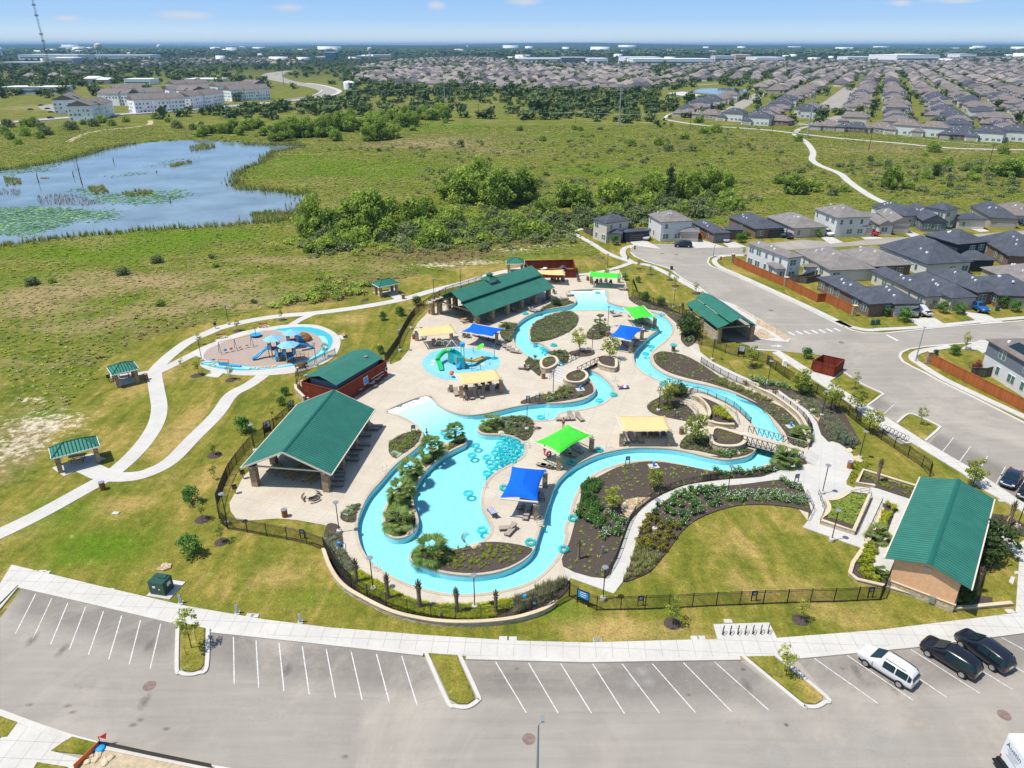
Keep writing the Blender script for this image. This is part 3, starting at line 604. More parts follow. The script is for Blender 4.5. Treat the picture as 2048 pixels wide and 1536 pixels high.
WALKTOP=PX([(-40,1120),(24,1131),(200,1174),(374,1214),(530,1241),(660,1257),(850,1272),(1024,1283),(1176,1287),(1390,1281),(1552,1278),(1757,1262),(2031,1228),(2100,1216)])
WALKBOT=PX([(-20,1235),(36,1172),(200,1208),(357,1245),(423,1261),(640,1284),(847,1307),(932,1314),(1176,1320),(1480,1315),(1594,1313),(1827,1290),(2060,1260),(2200,1240)])
sw=WALKTOP[1:]+WALKBOT[::-1][:-2]+PX([(36,1172),(0,1208),(-60,1262),(-90,1240),(0,1170)])
mb=MB();mb.prism(sw,-.1,.14)
mb.prism(B6([(960,932),(1190,1005),(1330,1088),(1500,1184),(1608,1258),(1590,1285),(1470,1278),(1310,1245),(1345,1185),(1240,1085)]),-.1,.12);mb.prism(L7([(1455,172),(1836,160),(1890,268),(1486,281)]),-.1,.136)
mb.prism(K5([(165,397),(222,384),(600,618),(880,793),(1300,1058),(1690,1285),(2048,1525),(2300,1690),(2300,1790),(2010,1570),(1750,1428),(1590,1303),(1210,1072),(950,952),(740,772),(430,572)]),-.1,.14)
mb.prism(K5([(945,955),(1010,940),(1230,1068),(1130,1082)]),-.1,.135)
mb.prism(L2([(1850,900),(1911,860),(2100,860),(2100,1420),(1911,1478),(1835,1480),(1868,1020),(1800,960),(1720,890),(1580,800),(1580,728),(1760,790)]),-.1,.134)
path(mb,B6([(1260,640),(1120,642),(1050,662),(1040,690),(1090,730),(1250,800),(1700,1005),(2048,1175)]),1.35,-.1,.14)
path(mb,K5([(650,160),(760,205),(880,228),(1000,222),(1300,205),(1700,165),(2100,130)]),1.35,-.1,.14)
path(mb,K5([(1500,350),(1320,378),(1240,400),(1215,440),(1280,490),(1440,590),(1700,715),(2100,900)]),1.35,-.1,.14)
path(mb,B6([(-80,450),(0,480),(120,545),(250,625),(430,690),(560,715),(700,780),(830,850),(940,910)]),1.6,-.1,.13)
path(mb,B6([(430,565),(370,585),(355,620),(375,655),(430,690)]),1.5,-.1,.131)
path(mb,B6([(430,690),(300,735),(150,770),(0,785)]),1.5,-.1,.132)
path(mb,B6([(0,480),(-10,460),(60,440)]),1.5,-.1,.133)
for pl in (B6([(405,530),(500,510),(640,590),(440,565)]),B6([(780,515),(900,510),(1120,575),(905,585)]),B6([(1090,535),(1170,530),(1280,575),(1150,580)]),B7([(530,505),(610,500),(700,545),(600,555)]),B7([(835,505),(960,500),(1000,515),(860,522)]),B7([(1120,450),(1180,450),(1300,500),(1210,505)]),B7([(1600,425),(1690,420),(1790,460),(1720,465)]),K5([(1180,145),(1370,130),(1490,205),(1300,222)]),K5([(1565,85),(1760,110),(1890,165),(1730,180)]),K5([(1560,370),(1720,300),(1900,330),(1740,400),(1700,375)]),K5([(455,530),(530,520),(690,545),(590,615)]),L6([(70,410),(285,470),(205,525),(120,592),(-40,592),(-40,500),(0,480)])):mb.prism(pl,-.1,.1)
for pl in (L6([(0,498),(110,500),(330,560),(300,610),(0,610)]),):mb.prism(pl,-.1,.105)
ob('sidewalk',mb,M['walk'],kind=ST)
mb=MB()
def kerb(line,w=.42,z=.155,closed=False,smooth=0):
 l=sm(line,4,closed)if smooth else line
 strip(mb,off(l,w/2,closed),off(l,-w/2,closed),-.05,z,closed)
kerb(PX([(-20,1240),(38,1174),(200,1210.5),(357,1247.5)]));kerb(PX([(423,1263.5),(640,1286.5),(847,1310)]));kerb(PX([(932,1317),(1176,1323),(1480,1318)]));kerb(PX([(1594,1316),(1827,1293.5),(2060,1263)]))
IS1=L6([(722,15),(722,190),(735,205),(770,209),(800,200),(815,180),(820,28)]);IS2=L6([(1715,130),(1800,318),(1830,336),(1870,338),(1898,318),(1895,300),(1822,137)]);IS3=L8([(140,452),(520,765),(560,782),(620,785),(660,760),(668,728),(315,447)]);IS4=K5([(1110,935),(1175,872),(1230,868),(1390,940),(1395,965),(1300,1055)]);IS5=K5([(585,618),(690,560),(830,640),(955,705),(870,785)]);IS6=K5([(225,390),(460,415),(470,480),(440,530)]);LG=[L6(q)for q in ([(0,388),(72,412),(30,470),(0,472)],[(290,470),(398,497),(355,542),(205,527)],[(150,572),(275,592),(250,640),(110,640)])]
for l in (L6([(712,12),(708,195),(722,214),(755,222),(795,215),(828,190),(832,30)]),L6([(1703,132),(1788,325),(1820,348),(1870,352),(1912,325),(1910,300),(1835,137)]),L8([(118,455),(505,775),(555,802),(625,805),(680,775),(690,735),(340,447)]),K5([(1098,922),(1165,864),(1228,860),(1400,940),(1412,962),(1310,1055)]),K5([(690,535),(830,628),(985,700),(975,720),(880,790)])):kerb(l,.34,.16,False,1)
kerb(L6([(-200,310),(0,372),(140,425),(280,472),(430,512),(850,596),(1100,640)]),.5,.12)
for l in (CUL[1:8],B6([(1260,632),(1100,637),(1040,641),(1000,655),(988,690),(1010,715),(1100,752),(1250,815),(1400,885),(1700,1022),(2000,1172)])+K5([(700,202),(770,232),(860,250),(1000,252)]),K5([(1000,252),(1290,222),(1500,200),(2048,158)]),K5([(2048,290),(1700,318),(1300,352),(1190,368),(1130,395),(1118,425),(1140,460),(1210,500),(1310,548),(1400,600),(1700,745),(2048,920),(2600,1230)]),B6([(415,615),(450,648),(520,680),(600,705),(700,735),(800,812),(930,878),(985,925)]),K5([(0,366),(100,378),(215,382)])):kerb(l,.45,.12)
ob('kerb',mb,M['kerb'],kind=ST)
mb=MB()
for p_,z_ in ((IS1,.13),(IS2,.13),(IS3,.13),(IS4,.13),(IS5,.1),(IS6,.1),*[(q,.125)for q in LG]):mb.prism(p_,-.05,z_)
ob('island_grass',mb,M['ground'],kind=ST);me=bpy.data.objects['island_grass'].data
at=me.attributes.new('lawn','FLOAT','POINT');at.data.foreach_set('value',[1.]*len(me.vertices))
DIRT=L6([(425,505),(850,585),(1000,640),(300,700),(330,560)]);mb=MB();mb.sheet(DIRT,[],.05);ob('bare_soil',mb,mat('soil',(.5,.4,.26),.95,noise=.35,nscale=1.5,coords='World',bump=.8,bscale=6),kind=ST)
# park paths
mb=MB()
path(mb,K1([(-120,2050),(300,1850),(720,1620),(930,1500),(1100,1360),(1230,1220),(1330,1060),(1360,920),(1340,780),(1320,660),(1330,600),(1390,530),(1480,450),(1620,350),(1800,270)])+K2([(300,270),(600,200),(900,155),(1200,130),(1600,80),(2048,0)])+PX([(860,583),(930,565),(1000,545),(1100,528)]),2.3,-.1,.05)
path(mb,K1([(930,1510),(1100,1510),(1250,1480),(1450,1380),(1650,1180),(1850,980)])+K2([(400,930),(560,840),(680,760),(760,690)]),2.2,-.1,.054)
path(mb,K1([(1330,620),(1400,590),(1600,490),(1800,390),(2048,310)]),1.9,-.1,.052)
path(mb,K2([(1250,120),(1100,180),(980,250)]),1.6,-.1,.052);path(mb,K1([(720,1420),(850,1480),(960,1510)]),2.6,-.1,.046,0,0);path(mb,K1([(1150,640),(1280,615),(1330,620)]),1.3,-.1,.046)
path(mb,B5([(530,1010),(590,1050)]),2.2,-.1,.046,0,0)
for pl in (K1([(445,1435),(780,1310),(905,1355),(545,1505)]),K1([(935,645),(1120,600),(1195,690),(1005,740)]),B5([(425,1010),(560,985),(585,1000),(465,1030)]),PX([(1012,545),(1050,540),(1056,549),(1015,554)])):mb.prism(pl,-.1,.06)
for pl in (K1([(1835,345),(1925,305),(1965,330),(1870,365)]),K1([(1745,650),(1830,590),(1950,590),(1860,665)]),K2([(650,275),(770,250),(785,290),(690,320)]),K2([(1440,350),(1500,335),(1530,370),(1480,390)]),K2([(980,690),(1100,650),(1120,680),(1040,705)]),L2([(1780,1210),(1800,1165),(1835,1175),(1815,1235)]),L2([(1825,1125),(1860,1120),(1862,1145),(1830,1148)])):mb.prism(pl,-.1,.07)
ob('footpath',mb,M['path_conc'],kind=ST)
# far trails, beaten track and highway
mb=MB()
path(mb,B3([(195,612),(270,625),(420,645),(700,665),(880,685),(1100,710),(1400,735),(1700,762),(2100,770)]),3.2,-.2,.1);path(mb,B3([(870,690),(930,730),(965,780),(960,820),(1000,850),(1100,890)])+PX([(1700,365),(1740,392),(1775,408),(1830,430)]),3.,-.2,.1)
path(mb,B3([(1130,610),(1000,640),(900,660),(870,690)]),3.,-.2,.1);path(mb,B3([(200,610),(225,590),(260,582)]),3.,-.2,.1);path(mb,B3([(120,465),(250,445),(400,435),(480,430)]),4.,-.2,.1)
mb.sheet(B3([(215,478),(300,470),(400,490),(320,497)]),[],.12)
ob('trail',mb,M['path_conc'],kind=ST)
mb=MB();path(mb,B1([(-200,730),(0,722),(400,690),(900,658),(1300,627),(1650,595),(1830,575),(1910,548),(1920,528),(1850,508),(1750,490),(1620,465),(1570,445),(1600,428),(1700,415)]),24,-.2,.12);path(mb,B1([(1900,560),(1960,545),(1965,525),(1880,505),(1780,490),(1680,470),(1630,445),(1660,425)]),12,-.2,.1)
ob('highway',mb,M['asphalt'],kind=ST)
mb=MB();path(mb,B1([(-200,737),(0,728),(400,696),(900,664),(1300,632),(1650,600),(1840,580),(1950,560),(1985,535),(1900,505),(1800,490)]),5,-.2,.9);path(mb,B1([(1640,590),(1820,565),(1880,540),(1880,528)]),2,-.2,.6)
ob('highway_barrier',mb,M['path_conc'],kind=ST)
mb=MB();path(mb,B1([(400,830),(480,790),(600,762),(750,748),(870,730),(880,705)]),3.5,-.2,.04)
for a in (K1([(640,700),(400,700)]),):pass
ob('dirt_track',mb,M['soil'],kind=ST)
mb=MB()
for l,wd in ((B3([(700,480),(560,560),(470,610)]),14),(B3([(1170,450),(1100,510),(1040,560)]),22),(B3([(880,632),(960,640),(1100,600),(1160,590)]),9),(B3([(1160,590),(1040,560)]),9)):path(mb,l,wd,-.2,.1)
mb.sheet(B1([(220,622),(360,600),(450,645),(620,655),(560,668),(400,668),(240,642)]),[],.1);ob('far_street',mb,M['asphalt'],kind=ST)
PLAZA=K4([(1160,745),(1270,890),(1480,1022),(1780,1155),(2030,1270)])+L1([(720,55),(900,175),(1010,265),(1072,370),(1095,450),(1075,570),(1005,660),(960,692),(800,782),(600,855),(300,876),(0,910)])+K8([(1500,1135),(1300,1217),(1150,1307),(1050,1405),(960,1505)])+L4([(680,335),(643,472),(603,572),(532,702),(235,620),(270,690),(590,805),(655,722),(700,612),(748,450),(792,322),(872,222),(1002,122),(1200,63),(1485,37),(1750,3)])+L1([(830,893),(960,912),(1030,1012),(1085,1190),(1050,1280),(1000,1342)])+L2([(520,925),(590,860),(640,940),(612,1085),(760,1140),(800,1040),(955,515),(640,412),(470,402)])+L1([(1500,960),(1430,930),(1425,900),(1480,790),(1500,690),(1490,640),(1450,590),(1390,550),(1330,500),(1250,512),(1180,440),(1140,320),(1050,200),(900,100),(760,0)])+K4([(2040,1212),(1700,1050),(1330,870),(1180,745)])
mb=MB();mb.prism(PLAZA,-.1,.1);ob('plaza',mb,M['path_conc'],kind=ST)
# --------------------- the pond
mb=MB();v_,f_=fill(off(POND,-3 if area(POND)>0 else 3));mb.add([(x,y,-.35)for x,y in v_],f_);ob('pond',mb,M['water_pond'],kind=ST)
mb=MB();v_,f_=fill(B3([(310,470),(400,455),(560,452),(650,465),(600,480),(480,485)]));mb.add([(x,y,.06)for x,y in v_],f_);ob('detention_pond',mb,M['water_pond'],kind=ST)
# --------------------- the pool: basin, water, coping, deck
BEACH1=K3([(1755,400)])+K4([(345,195),(357,300),(300,395),(30,395)])+K3([(1800,560),(1790,440)]);BEACH2=K7([(170,200),(550,57),(1030,270),(560,440)])
def depth(x,y):
 d=-.8
 if pip(BEACH1,np.array([x]),np.array([y]))[0]or pip(off(BEACH1,.3 if area(BEACH1)<0 else -.3),np.array([x]),np.array([y]))[0]:
  a,b=K4([(170,196)])[0],K4([(170,395)])[0];t_=((x-a[0])*(b[0]-a[0])+(y-a[1])*(b[1]-a[1]))/((b[0]-a[0])**2+(b[1]-a[1])**2)
  d=.03+max(0,t_)*-.8
 if pip(off(BEACH2,.3 if area(BEACH2)<0 else -.3),np.array([x]),np.array([y]))[0]:
  a,b=K7([(360,128)])[0],K7([(790,355)])[0];t_=((x-a[0])*(b[0]-a[0])+(y-a[1])*(b[1]-a[1]))/((b[0]-a[0])**2+(b[1]-a[1])**2)
  d=.03+max(0,t_)*-.68
 return d
gpts=[(x,y)for x in np.arange(-20,40,.8)for y in np.arange(55,160,.8)]
A_=np.array(gpts);k_=pip(W_OUT,A_[:,0],A_[:,1])&~pip(C_IN,A_[:,0],A_[:,1])&~pip(ISLE,A_[:,0],A_[:,1]);gpts=[tuple(p)for p in A_[k_]]
v_,f_=fill(W_OUT,[C_IN,ISLE],gpts);mb=MB();mb.add([(x,y,depth(x,y))for x,y in v_],f_)
for lp in (W_OUT,C_IN,ISLE):
 n=len(lp);mb.add([(x,y,0)for x,y in lp]+[(x,y,depth(x,y)-.01)for x,y in lp],[(i,(i+1)%n,n+(i+1)%n,n+i)for i in range(n)])
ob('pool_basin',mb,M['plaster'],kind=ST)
mb=MB();mb.sheet(W_OUT,[C_IN,ISLE],-.07);ob('pool_water',mb,M['pool_water'],kind=ST)
mb=MB()
# deck: everything paved round the water, with the water cut out of it
mb.sheet(DECK,[W_OUT],.06);mb.sheet(C_IN,[],.06)
ob('pool_deck',mb,M['deck'],kind=ST)
mb=MB()
for lp,d in ((W_OUT,1),(C_IN,-1),(ISLE,-1)):
 s_=1 if area(lp)<0 else -1
 strip(mb,off(lp,.02*-d*s_),off(lp,.36*d*s_),-.1,.1,True)
ob('pool_coping',mb,M['coping'],kind=ST)
mb=MB();mb.sheet(SPLASH,[],.075);ob('splash_pad',mb,M['splash_blue'],kind=ST)
# --------------------- park buildings
mat('soffit',(.5,.44,.36),.85);mat('ceil_wood',(.35,.26,.16),.8);mat('shade_grey',(.22,.23,.25),.8)
def stone_col(parent,x,y,h,s=.75,cap=True,name='column'):
 mb=MB();mb.box(0,0,0,s,s,h);o=ob(name,mb,M['stone'],parent,loc=(x,y,0))
 if cap:mb=MB();mb.box(0,0,h,s+.14,s+.14,.09);ob('column_cap',mb,M['limestone'],o)
 return o
def slope(mb,a,b,c,d,t=.1):mb.slab([a,b,c,d],t)
def pavilion(name,label,x,y,ang,L,W,ze,zr,cols,beams=True,group=None):
 r=T(name,label,'pavilion',x,y,0,ang,group)
 mb=MB();a,b=L/2,W/2
 mb.slab([(-a,b,ze),(-a,0,zr),(a,0,zr),(a,b,ze)][::-1],.09);mb.slab([(-a,-b,ze),(a,-b,ze),(a,0,zr),(-a,0,zr)],.09)
 ob('roof',mb,M['green_roof'],r)
 mb=MB();mb.slab([(-a,.22,zr-.02),(-a,0,zr+.07),(a,0,zr+.07),(a,.22,zr-.02)][::-1],.05);mb.slab([(-a,-.22,zr-.02),(a,-.22,zr-.02),(a,0,zr+.07),(-a,0,zr+.07)],.05);ob('ridge_cap',mb,M['green_trim'],r)
 mb=MB()
 for s in (1,-1):
  mb.box(0,s*(b+.06),ze-.16,L,.12,.14)
  for e in (1,-1):mb.slab([(e*(a+.03)-.04,s*b,ze+.03),(e*(a+.03)+.04,s*b,ze+.03),(e*(a+.03)+.04,0,zr+.03),(e*(a+.03)-.04,0,zr+.03)],.22)
 ob('gutter',mb,M['beam_tan'],r)
 for cx,cy in cols:stone_col(r,cx,cy,ze-.15+(zr-ze)*max(0,1-abs(cy)/b)*.3,.8,False)
 if beams:
  mb=MB()
  for cx in sorted({round(c[0],2)for c in cols}):mb.box(cx,0,ze-.2,.16,W-.6,.18)
  for s in (1,-1):mb.box(0,s*max(abs(c[1])for c in cols),ze-.27,L-.5,.24,.24)
  ob('beam',mb,M['beam_tan'],r)
 return r
big=pavilion('pavilion','large open picnic pavilion with one wide green gabled metal roof on stone columns',-26.54,82.39,R(82.3),17.3,11.6,3.0,5.7,[(-7.9,4.6),(-7.9,-4.7),(-2.7,-4.7),(2.6,-4.7),(7.7,-4.7),(-2.7,4.6),(2.6,4.6),(7.7,4.6)])
rest=T('restroom_building','restroom building with green gabled metal roof and orange stucco walls over stone','building',45.91,61.78,0,R(52.8))
a,b,ze,zr=9.27,3.75,3.7,4.85
mb=MB();mb.slab([(-a,b,ze),(-a,0,zr),(a,0,zr),(a,b,ze)][::-1],.09);mb.slab([(-a,-b,ze),(a,-b,ze),(a,0,zr),(-a,0,zr)],.09);ob('roof',mb,M['green_roof'],rest)
mb=MB();mb.slab([(-a,.25,zr-.02),(-a,0,zr+.08),(a,0,zr+.08),(a,.25,zr-.02)][::-1],.05);mb.slab([(-a,-.25,zr-.02),(a,-.25,zr-.02),(a,0,zr+.08),(-a,0,zr+.08)],.05);ob('ridge_cap',mb,M['green_trim'],rest)
mb=MB()
for s in (1,-1):mb.box(0,s*(b+.07),ze-.14,2*a,.13,.15)
ob('gutter',mb,M['beam_tan'],rest)
mb=MB();w2,l2=2.9,8.72
mb.add([(-l2,w2,1.0),(-l2,-w2,1.0),(-l2,-w2,ze+.25),(-l2,0,zr-.12),(-l2,w2,ze+.25),(l2,w2,1.0),(l2,-w2,1.0),(l2,-w2,ze+.25),(l2,0,zr-.12),(l2,w2,ze+.25)],[(0,1,2,3,4),(9,8,7,6,5),(0,4,9,5),(1,6,7,2)]);ob('wall',mb,M['stucco'],rest)
mb=MB();mb.box(0,0,0,2*l2+.16,2*w2+.16,.93);ob('stone_base',mb,M['stone_pale'],rest)
mb=MB();mb.box(0,0,.93,2*l2+.3,2*w2+.3,.09);ob('stone_ledge',mb,M['limestone'],rest)
mb=MB();mb.box(-l2-.03,0,3.55,.06,.7,.45);ob('gable_vent',mb,M['grey_metal'],rest)
mb=MB();mb.box(-l2-.14,-1.1,.3,.18,.5,.75);ob('utility_cabinet',mb,M['grey_metal'],rest)
for k in (-5,-1.2,3,6.5):mb=MB();mb.box(k,w2+.03,.1,1.05,.06,2.1);ob('door',mb,M['door_dark'],rest)
sp=T('pavilion','long green two-tier roofed pavilion with a small roof cupola and a row of stone columns','pavilion',-3.83,142.6,0,R(48.2))
a,b,ze,zr=12.25,6.33,2.7,6.35;mid=2.9
def zz(y):return zr-(zr-ze)*abs(y)/b
mb=MB()
for s in (1,-1):
 o_=[(-a,s*mid,zz(mid)+.28),(a,s*mid,zz(mid)+.28),(a,0,zr+.1),(-a,0,zr+.1)];mb.slab(o_ if s<0 else o_[::-1],.09)
ob('upper_roof',mb,M['green_roof'],sp);mb=MB()
for s in (1,-1):
 o_=[(-a+.3,s*b,ze),(a+.3,s*b,ze),(a+.3,s*(mid-.3),zz(mid-.3)-.3),(-a+.3,s*(mid-.3),zz(mid-.3)-.3)];mb.slab(o_ if s<0 else o_[::-1],.09)
ob('lower_roof',mb,M['green_roof'],sp)
mb=MB()
for s in (1,-1):mb.box(0,s*(mid-.35),zz(mid)-.35,2*a-.5,.1,.72)
ob('clerestory_band',mb,M['green_trim'],sp)
mb=MB();mb.box(-1.2,0,zr-.9,2.,2.,1.1);cup=ob('cupola',mb,M['beam_tan'],sp)
mb=MB();q=1.45
for s,e in ((1,1),(-1,1)):pass
mb.add([(-1.2-q,-q,zr+.2),(-1.2+q,-q,zr+.2),(-1.2+q,q,zr+.2),(-1.2-q,q,zr+.2),(-1.2-.5,-.5,zr+.75),(-1.2+.5,-.5,zr+.75),(-1.2+.5,.5,zr+.75),(-1.2-.5,.5,zr+.75)],[(0,1,5,4),(1,2,6,5),(2,3,7,6),(3,0,4,7),(3,2,1,0)]);mb.box(-1.2,0,zr+.7,.9,.9,.45);mb.add([(-1.2-.65,-.65,zr+1.15),(-1.2+.65,-.65,zr+1.15),(-1.2+.65,.65,zr+1.15),(-1.2-.65,.65,zr+1.15),(-1.2,0,zr+1.5)],[(0,1,4),(1,2,4),(2,3,4),(3,0,4),(3,2,1,0)]);ob('cupola_roof',mb,M['green_trim'],cup)
for k in range(6):
 for s in (1,-1):stone_col(sp,-10.6+k*4.45,s*5.3,2.75,.8,False)
mb=MB()
for s in (1,-1):mb.box(0,s*5.3,2.62,2*a-1,.25,.3);mb.box(0,s*2.7,3.9,2*a-1,.2,.25)
for k in range(6):mb.box(-10.6+k*4.45,0,2.7,.2,10.5,.25)
ob('beam',mb,M['ceil_wood'],sp)
pg=T('pergola','tan beam pergola on two stone columns beside the two-tier green pavilion','pergola',-14.8,139.8,0,R(50))
for s in (-1,1):stone_col(pg,s*2.4,0,2.5)
mb=MB();mb.box(0,.25,2.6,7.4,.2,.25);mb.box(0,-.25,2.6,7.4,.2,.25)
for k in range(6):mb.box(-3+k*1.2,0,2.85,.12,1.6,.14)
ob('beam',mb,M['beam_tan'],pg)
pump=T('pump_house','pump house with green gabled roof rising inside a red board fence enclosure','building',-26.76,103.76,0,R(63))
a,b,ze,zr=5.97,3.2,3.55,4.45
mb=MB();mb.slab([(-a,b,ze),(-a,0,zr),(a,0,zr),(a,b,ze)][::-1],.09);mb.slab([(-a,-b,ze),(a,-b,ze),(a,0,zr),(-a,0,zr)],.09);ob('roof',mb,M['green_roof'],pump)
mb=MB();mb.box(0,0,.05,10.4,5.2,3.2);ob('wall',mb,M['shade_grey'],pump)
mb=MB()
for s in (1,-1):mb.box(0,s*3.45,.05,12.6,.1,2.75)
for s in (1,-1):mb.box(s*6.35,0,.05,.1,6.8,2.75)
ob('red_fence',mb,M['red_wood'],pump);mb=MB()
for s in (1,-1):mb.box(0,s*3.45,2.8,12.8,.2,.06);mb.box(s*6.35,0,2.8,.2,6.7,.06)
ob('fence_cap',mb,M['red_wood'],pump)
mb=MB();mb.box(.6,-3.53,1.,1.1,.05,1.3);ob('notice_board',mb,M['sign_white'],pump);mb=MB();mb.box(.6,-3.565,1.1,.95,.02,1.1);ob('rules_panel',mb,M['sign_blue'],pump)
mb=MB();mb.box(3.6,-3.55,1.35,3.2,.05,.07);mb.box(3.6,-3.55,.8,3.2,.05,.07);ob('hook_rail',mb,M['white'],pump)
mb=MB();mb.tube([(6+.32*math.cos(q_),-3.58,1.5+.32*math.sin(q_))for q_ in np.linspace(0,6.28,17)[:-1]],.07,6,0,True);lr=ob('life_ring',mb,M['white'],None,True,loc=(-26.76,103.76,0));lr.rotation_euler=(0,0,R(63));props(lr,'white life ring hung on the red pump house fence','life ring')
dr=T('mail_canopy','green two-tier roofed drive-through canopy with stone walls beside the street','canopy',40.2,129.6,0,R(101.7))
a,b,ze,zr=7.26,3.9,3.1,4.95;mid=1.9
mb=MB()
for s in (1,-1):
 o_=[(-a-.3,s*mid,zz(0)*0+zr-(zr-ze)*mid/b+.3),(a,s*mid,zr-(zr-ze)*mid/b+.3),(a,0,zr+.2),(-a-.3,0,zr+.2)];mb.slab(o_ if s<0 else o_[::-1],.09)
ob('upper_roof',mb,M['green_roof'],dr);mb=MB()
for s in (1,-1):
 o_=[(-a+.3,s*b,ze),(a,s*b,ze),(a,s*(mid-.2),zr-(zr-ze)*(mid-.2)/b-.2),(-a+.3,s*(mid-.2),zr-(zr-ze)*(mid-.2)/b-.2)];mb.slab(o_ if s<0 else o_[::-1],.09)
ob('lower_roof',mb,M['green_roof'],dr)
for s in (1,-1):
 for e in (-1,0,1):stone_col(dr,e*6.3-.2,s*3.3,3.0,.7,False)
 mb=MB();mb.box(-.2,s*3.3,0,12.6,.35,1.9);w_=ob('stone_wall',mb,M['stone_pale'],dr);mb=MB();mb.box(-.2,s*3.3,1.9,12.7,.46,.1);ob('wall_cap',mb,M['limestone'],w_)
mb=MB()
for s in (1,-1):mb.box(-.2,s*3.3,2.85,13.6,.22,.25)
for e in (-1,0,1):mb.box(e*6.3-.2,0,2.9,.2,6.4,.22)
ob('beam',mb,M['ceil_wood'],dr)
def shelter(label,x,y,ang,L,W,group):
 r=T('picnic_shelter',label,'shelter',x,y,0,ang,group);ze,zr=2.5,3.55;a,b=L/2,W/2;rl=max(0,(L-W)/2)*.85+.15;k=.12
 mb=MB();lv=[((-a,-b),(a,-b),(rl,0),(-rl,0)),((a,b),(-a,b),(-rl,0),(rl,0))]
 v=[(-a,-b,ze),(a,-b,ze),(a,b,ze),(-a,b,ze),(-rl,0,zr),(rl,0,zr)]
 mb.add(v,[(0,1,5,4),(1,2,5),(2,3,4,5),(3,0,4)]);mb.add([(p[0],p[1],p[2]-k)for p in v],[(4,5,1,0),(5,2,1),(5,4,3,2),(4,0,3)]);n=len(mb.v)-12
 mb.f+=[(n+i,n+6+i,n+6+(i+1)%4,n+(i+1)%4)for i in range(4)];mb.m+=[0]*4
 ob('roof',mb,M['green_roof'],r)
 mb=MB()
 for p,q in ((0,4),(3,4),(1,5),(2,5),(4,5)):mb.tube([Vector(v[p])+Vector((0,0,.03)),Vector(v[q])+Vector((0,0,.03))],.06,5)
 ob('ridge_cap',mb,M['green_trim'],r);mb=MB()
 for s in (1,-1):mb.box(0,s*(b+.03),ze-.15,L+.12,.06,.16);mb.box(s*(a+.03),0,ze-.15,.06,W,.16)
 ob('fascia',mb,M['white'],r)
 for sx in (1,-1):
  for sy in (1,-1):stone_col(r,sx*(a-.55),sy*(b-.55),2.45,.55,False)
 return r
shelter('small green roofed picnic shelter nearest the left edge, furthest from the pool',-57.3,80.4,R(35),5.5,3.3,'picnic shelters along the footpath')
shelter('small square green roofed picnic shelter at the path fork behind the playground',-63.4,105.6,R(38),4.0,3.9,'picnic shelters along the footpath')
shelter('small green roofed picnic shelter by the upper footpath near the dry meadow',-27.88,151.2,R(36),5.0,3.4,'picnic shelters along the footpath')
shelter('small green roofed picnic shelter half hidden behind the two-tier pavilion',.8,168.5,R(2),4.4,3.6,'picnic shelters along the footpath')
# red equipment yard at the top and the dumpster enclosure by the road
def fence_yard(name,label,cat,pts,h,gate=None):
 c=(sum(p[0]for p in pts)/len(pts),sum(p[1]for p in pts)/len(pts));r=T(name,label,cat,*c)
 for i in range(len(pts)):
  a_,b_=pts[i],pts[(i+1)%len(pts)];l=math.hypot(b_[0]-a_[0],b_[1]-a_[1]);an=math.atan2(b_[1]-a_[1],b_[0]-a_[0])
  mb=MB();mb.box(0,0,.1,l,.07,h-.1);mb.box(0,-.06,h*.85,l,.06,.1);mb.box(0,-.06,.4,l,.06,.1);mb.box(0,0,h,l+.1,.16,.05)
  for k in range(int(l/2.4)+1):mb.box(-l/2+.08+k*2.4*(l-.16)/max(2.4*int(l/2.4),.1),-.06,0,.1,.1,h)
  o=ob('gate' if gate==i else 'fence_panel',mb,M['red_wood'],r,loc=((a_[0]+b_[0])/2-c[0],(a_[1]+b_[1])/2-c[1],0));o.rotation_euler=(0,0,an)
 return r
yb=PX([(1049,524+14),(1146,522+14)]);yf=PX([(1060,556),(1151,556)])
fence_yard('fence_enclosure','red board equipment yard with white tanks standing inside','fence',[yb[0],yf[0],yf[1],yb[1]],2.1)
dq=K5([(455,535),(625,580),(688,525),(530,490)])
fence_yard('dumpster_enclosure','square red board dumpster enclosure open at the top beside the road','fence',dq,2.0,2)
for i,(x,y,s)in enumerate(((1084,548,1.),(1090,547,1.15),(1098,549,.5),(1103,549,.5))):
 X,Y=P(x,y);mb=MB();mb.lathe([(.45*s,0),(.5*s,.1),(.5*s,1.1*s),(.42*s,1.25*s),(.15,1.3*s)],0,0,14);o=ob('tank',mb,M['white'],None,True,loc=(X,Y,0));props(o,('white chemical tank standing leftmost in the red yard','tallest white chemical tank in the red yard','small white drum in the red yard beside the tanks','small white drum in the red yard nearest the shed')[i],'tank')
X,Y=P(1126,548);sh=T('garden_shed','small white shed with a grey gabled roof inside the red yard','shed',X,Y,0,0)
mb=MB();mb.box(0,0,0,1.8,1.6,1.3);ob('wall',mb,M['siding_white'],sh);mb=MB();mb.slab([(-1.05,-1,1.25),(-1.05,1,1.25),(0,1,2.),(0,-1,2.)][::-1],.07);mb.slab([(1.05,-1,1.25),(1.05,1,1.25),(0,1,2.),(0,-1,2.)],.07);ob('roof',mb,M['shingle_slate'],sh)
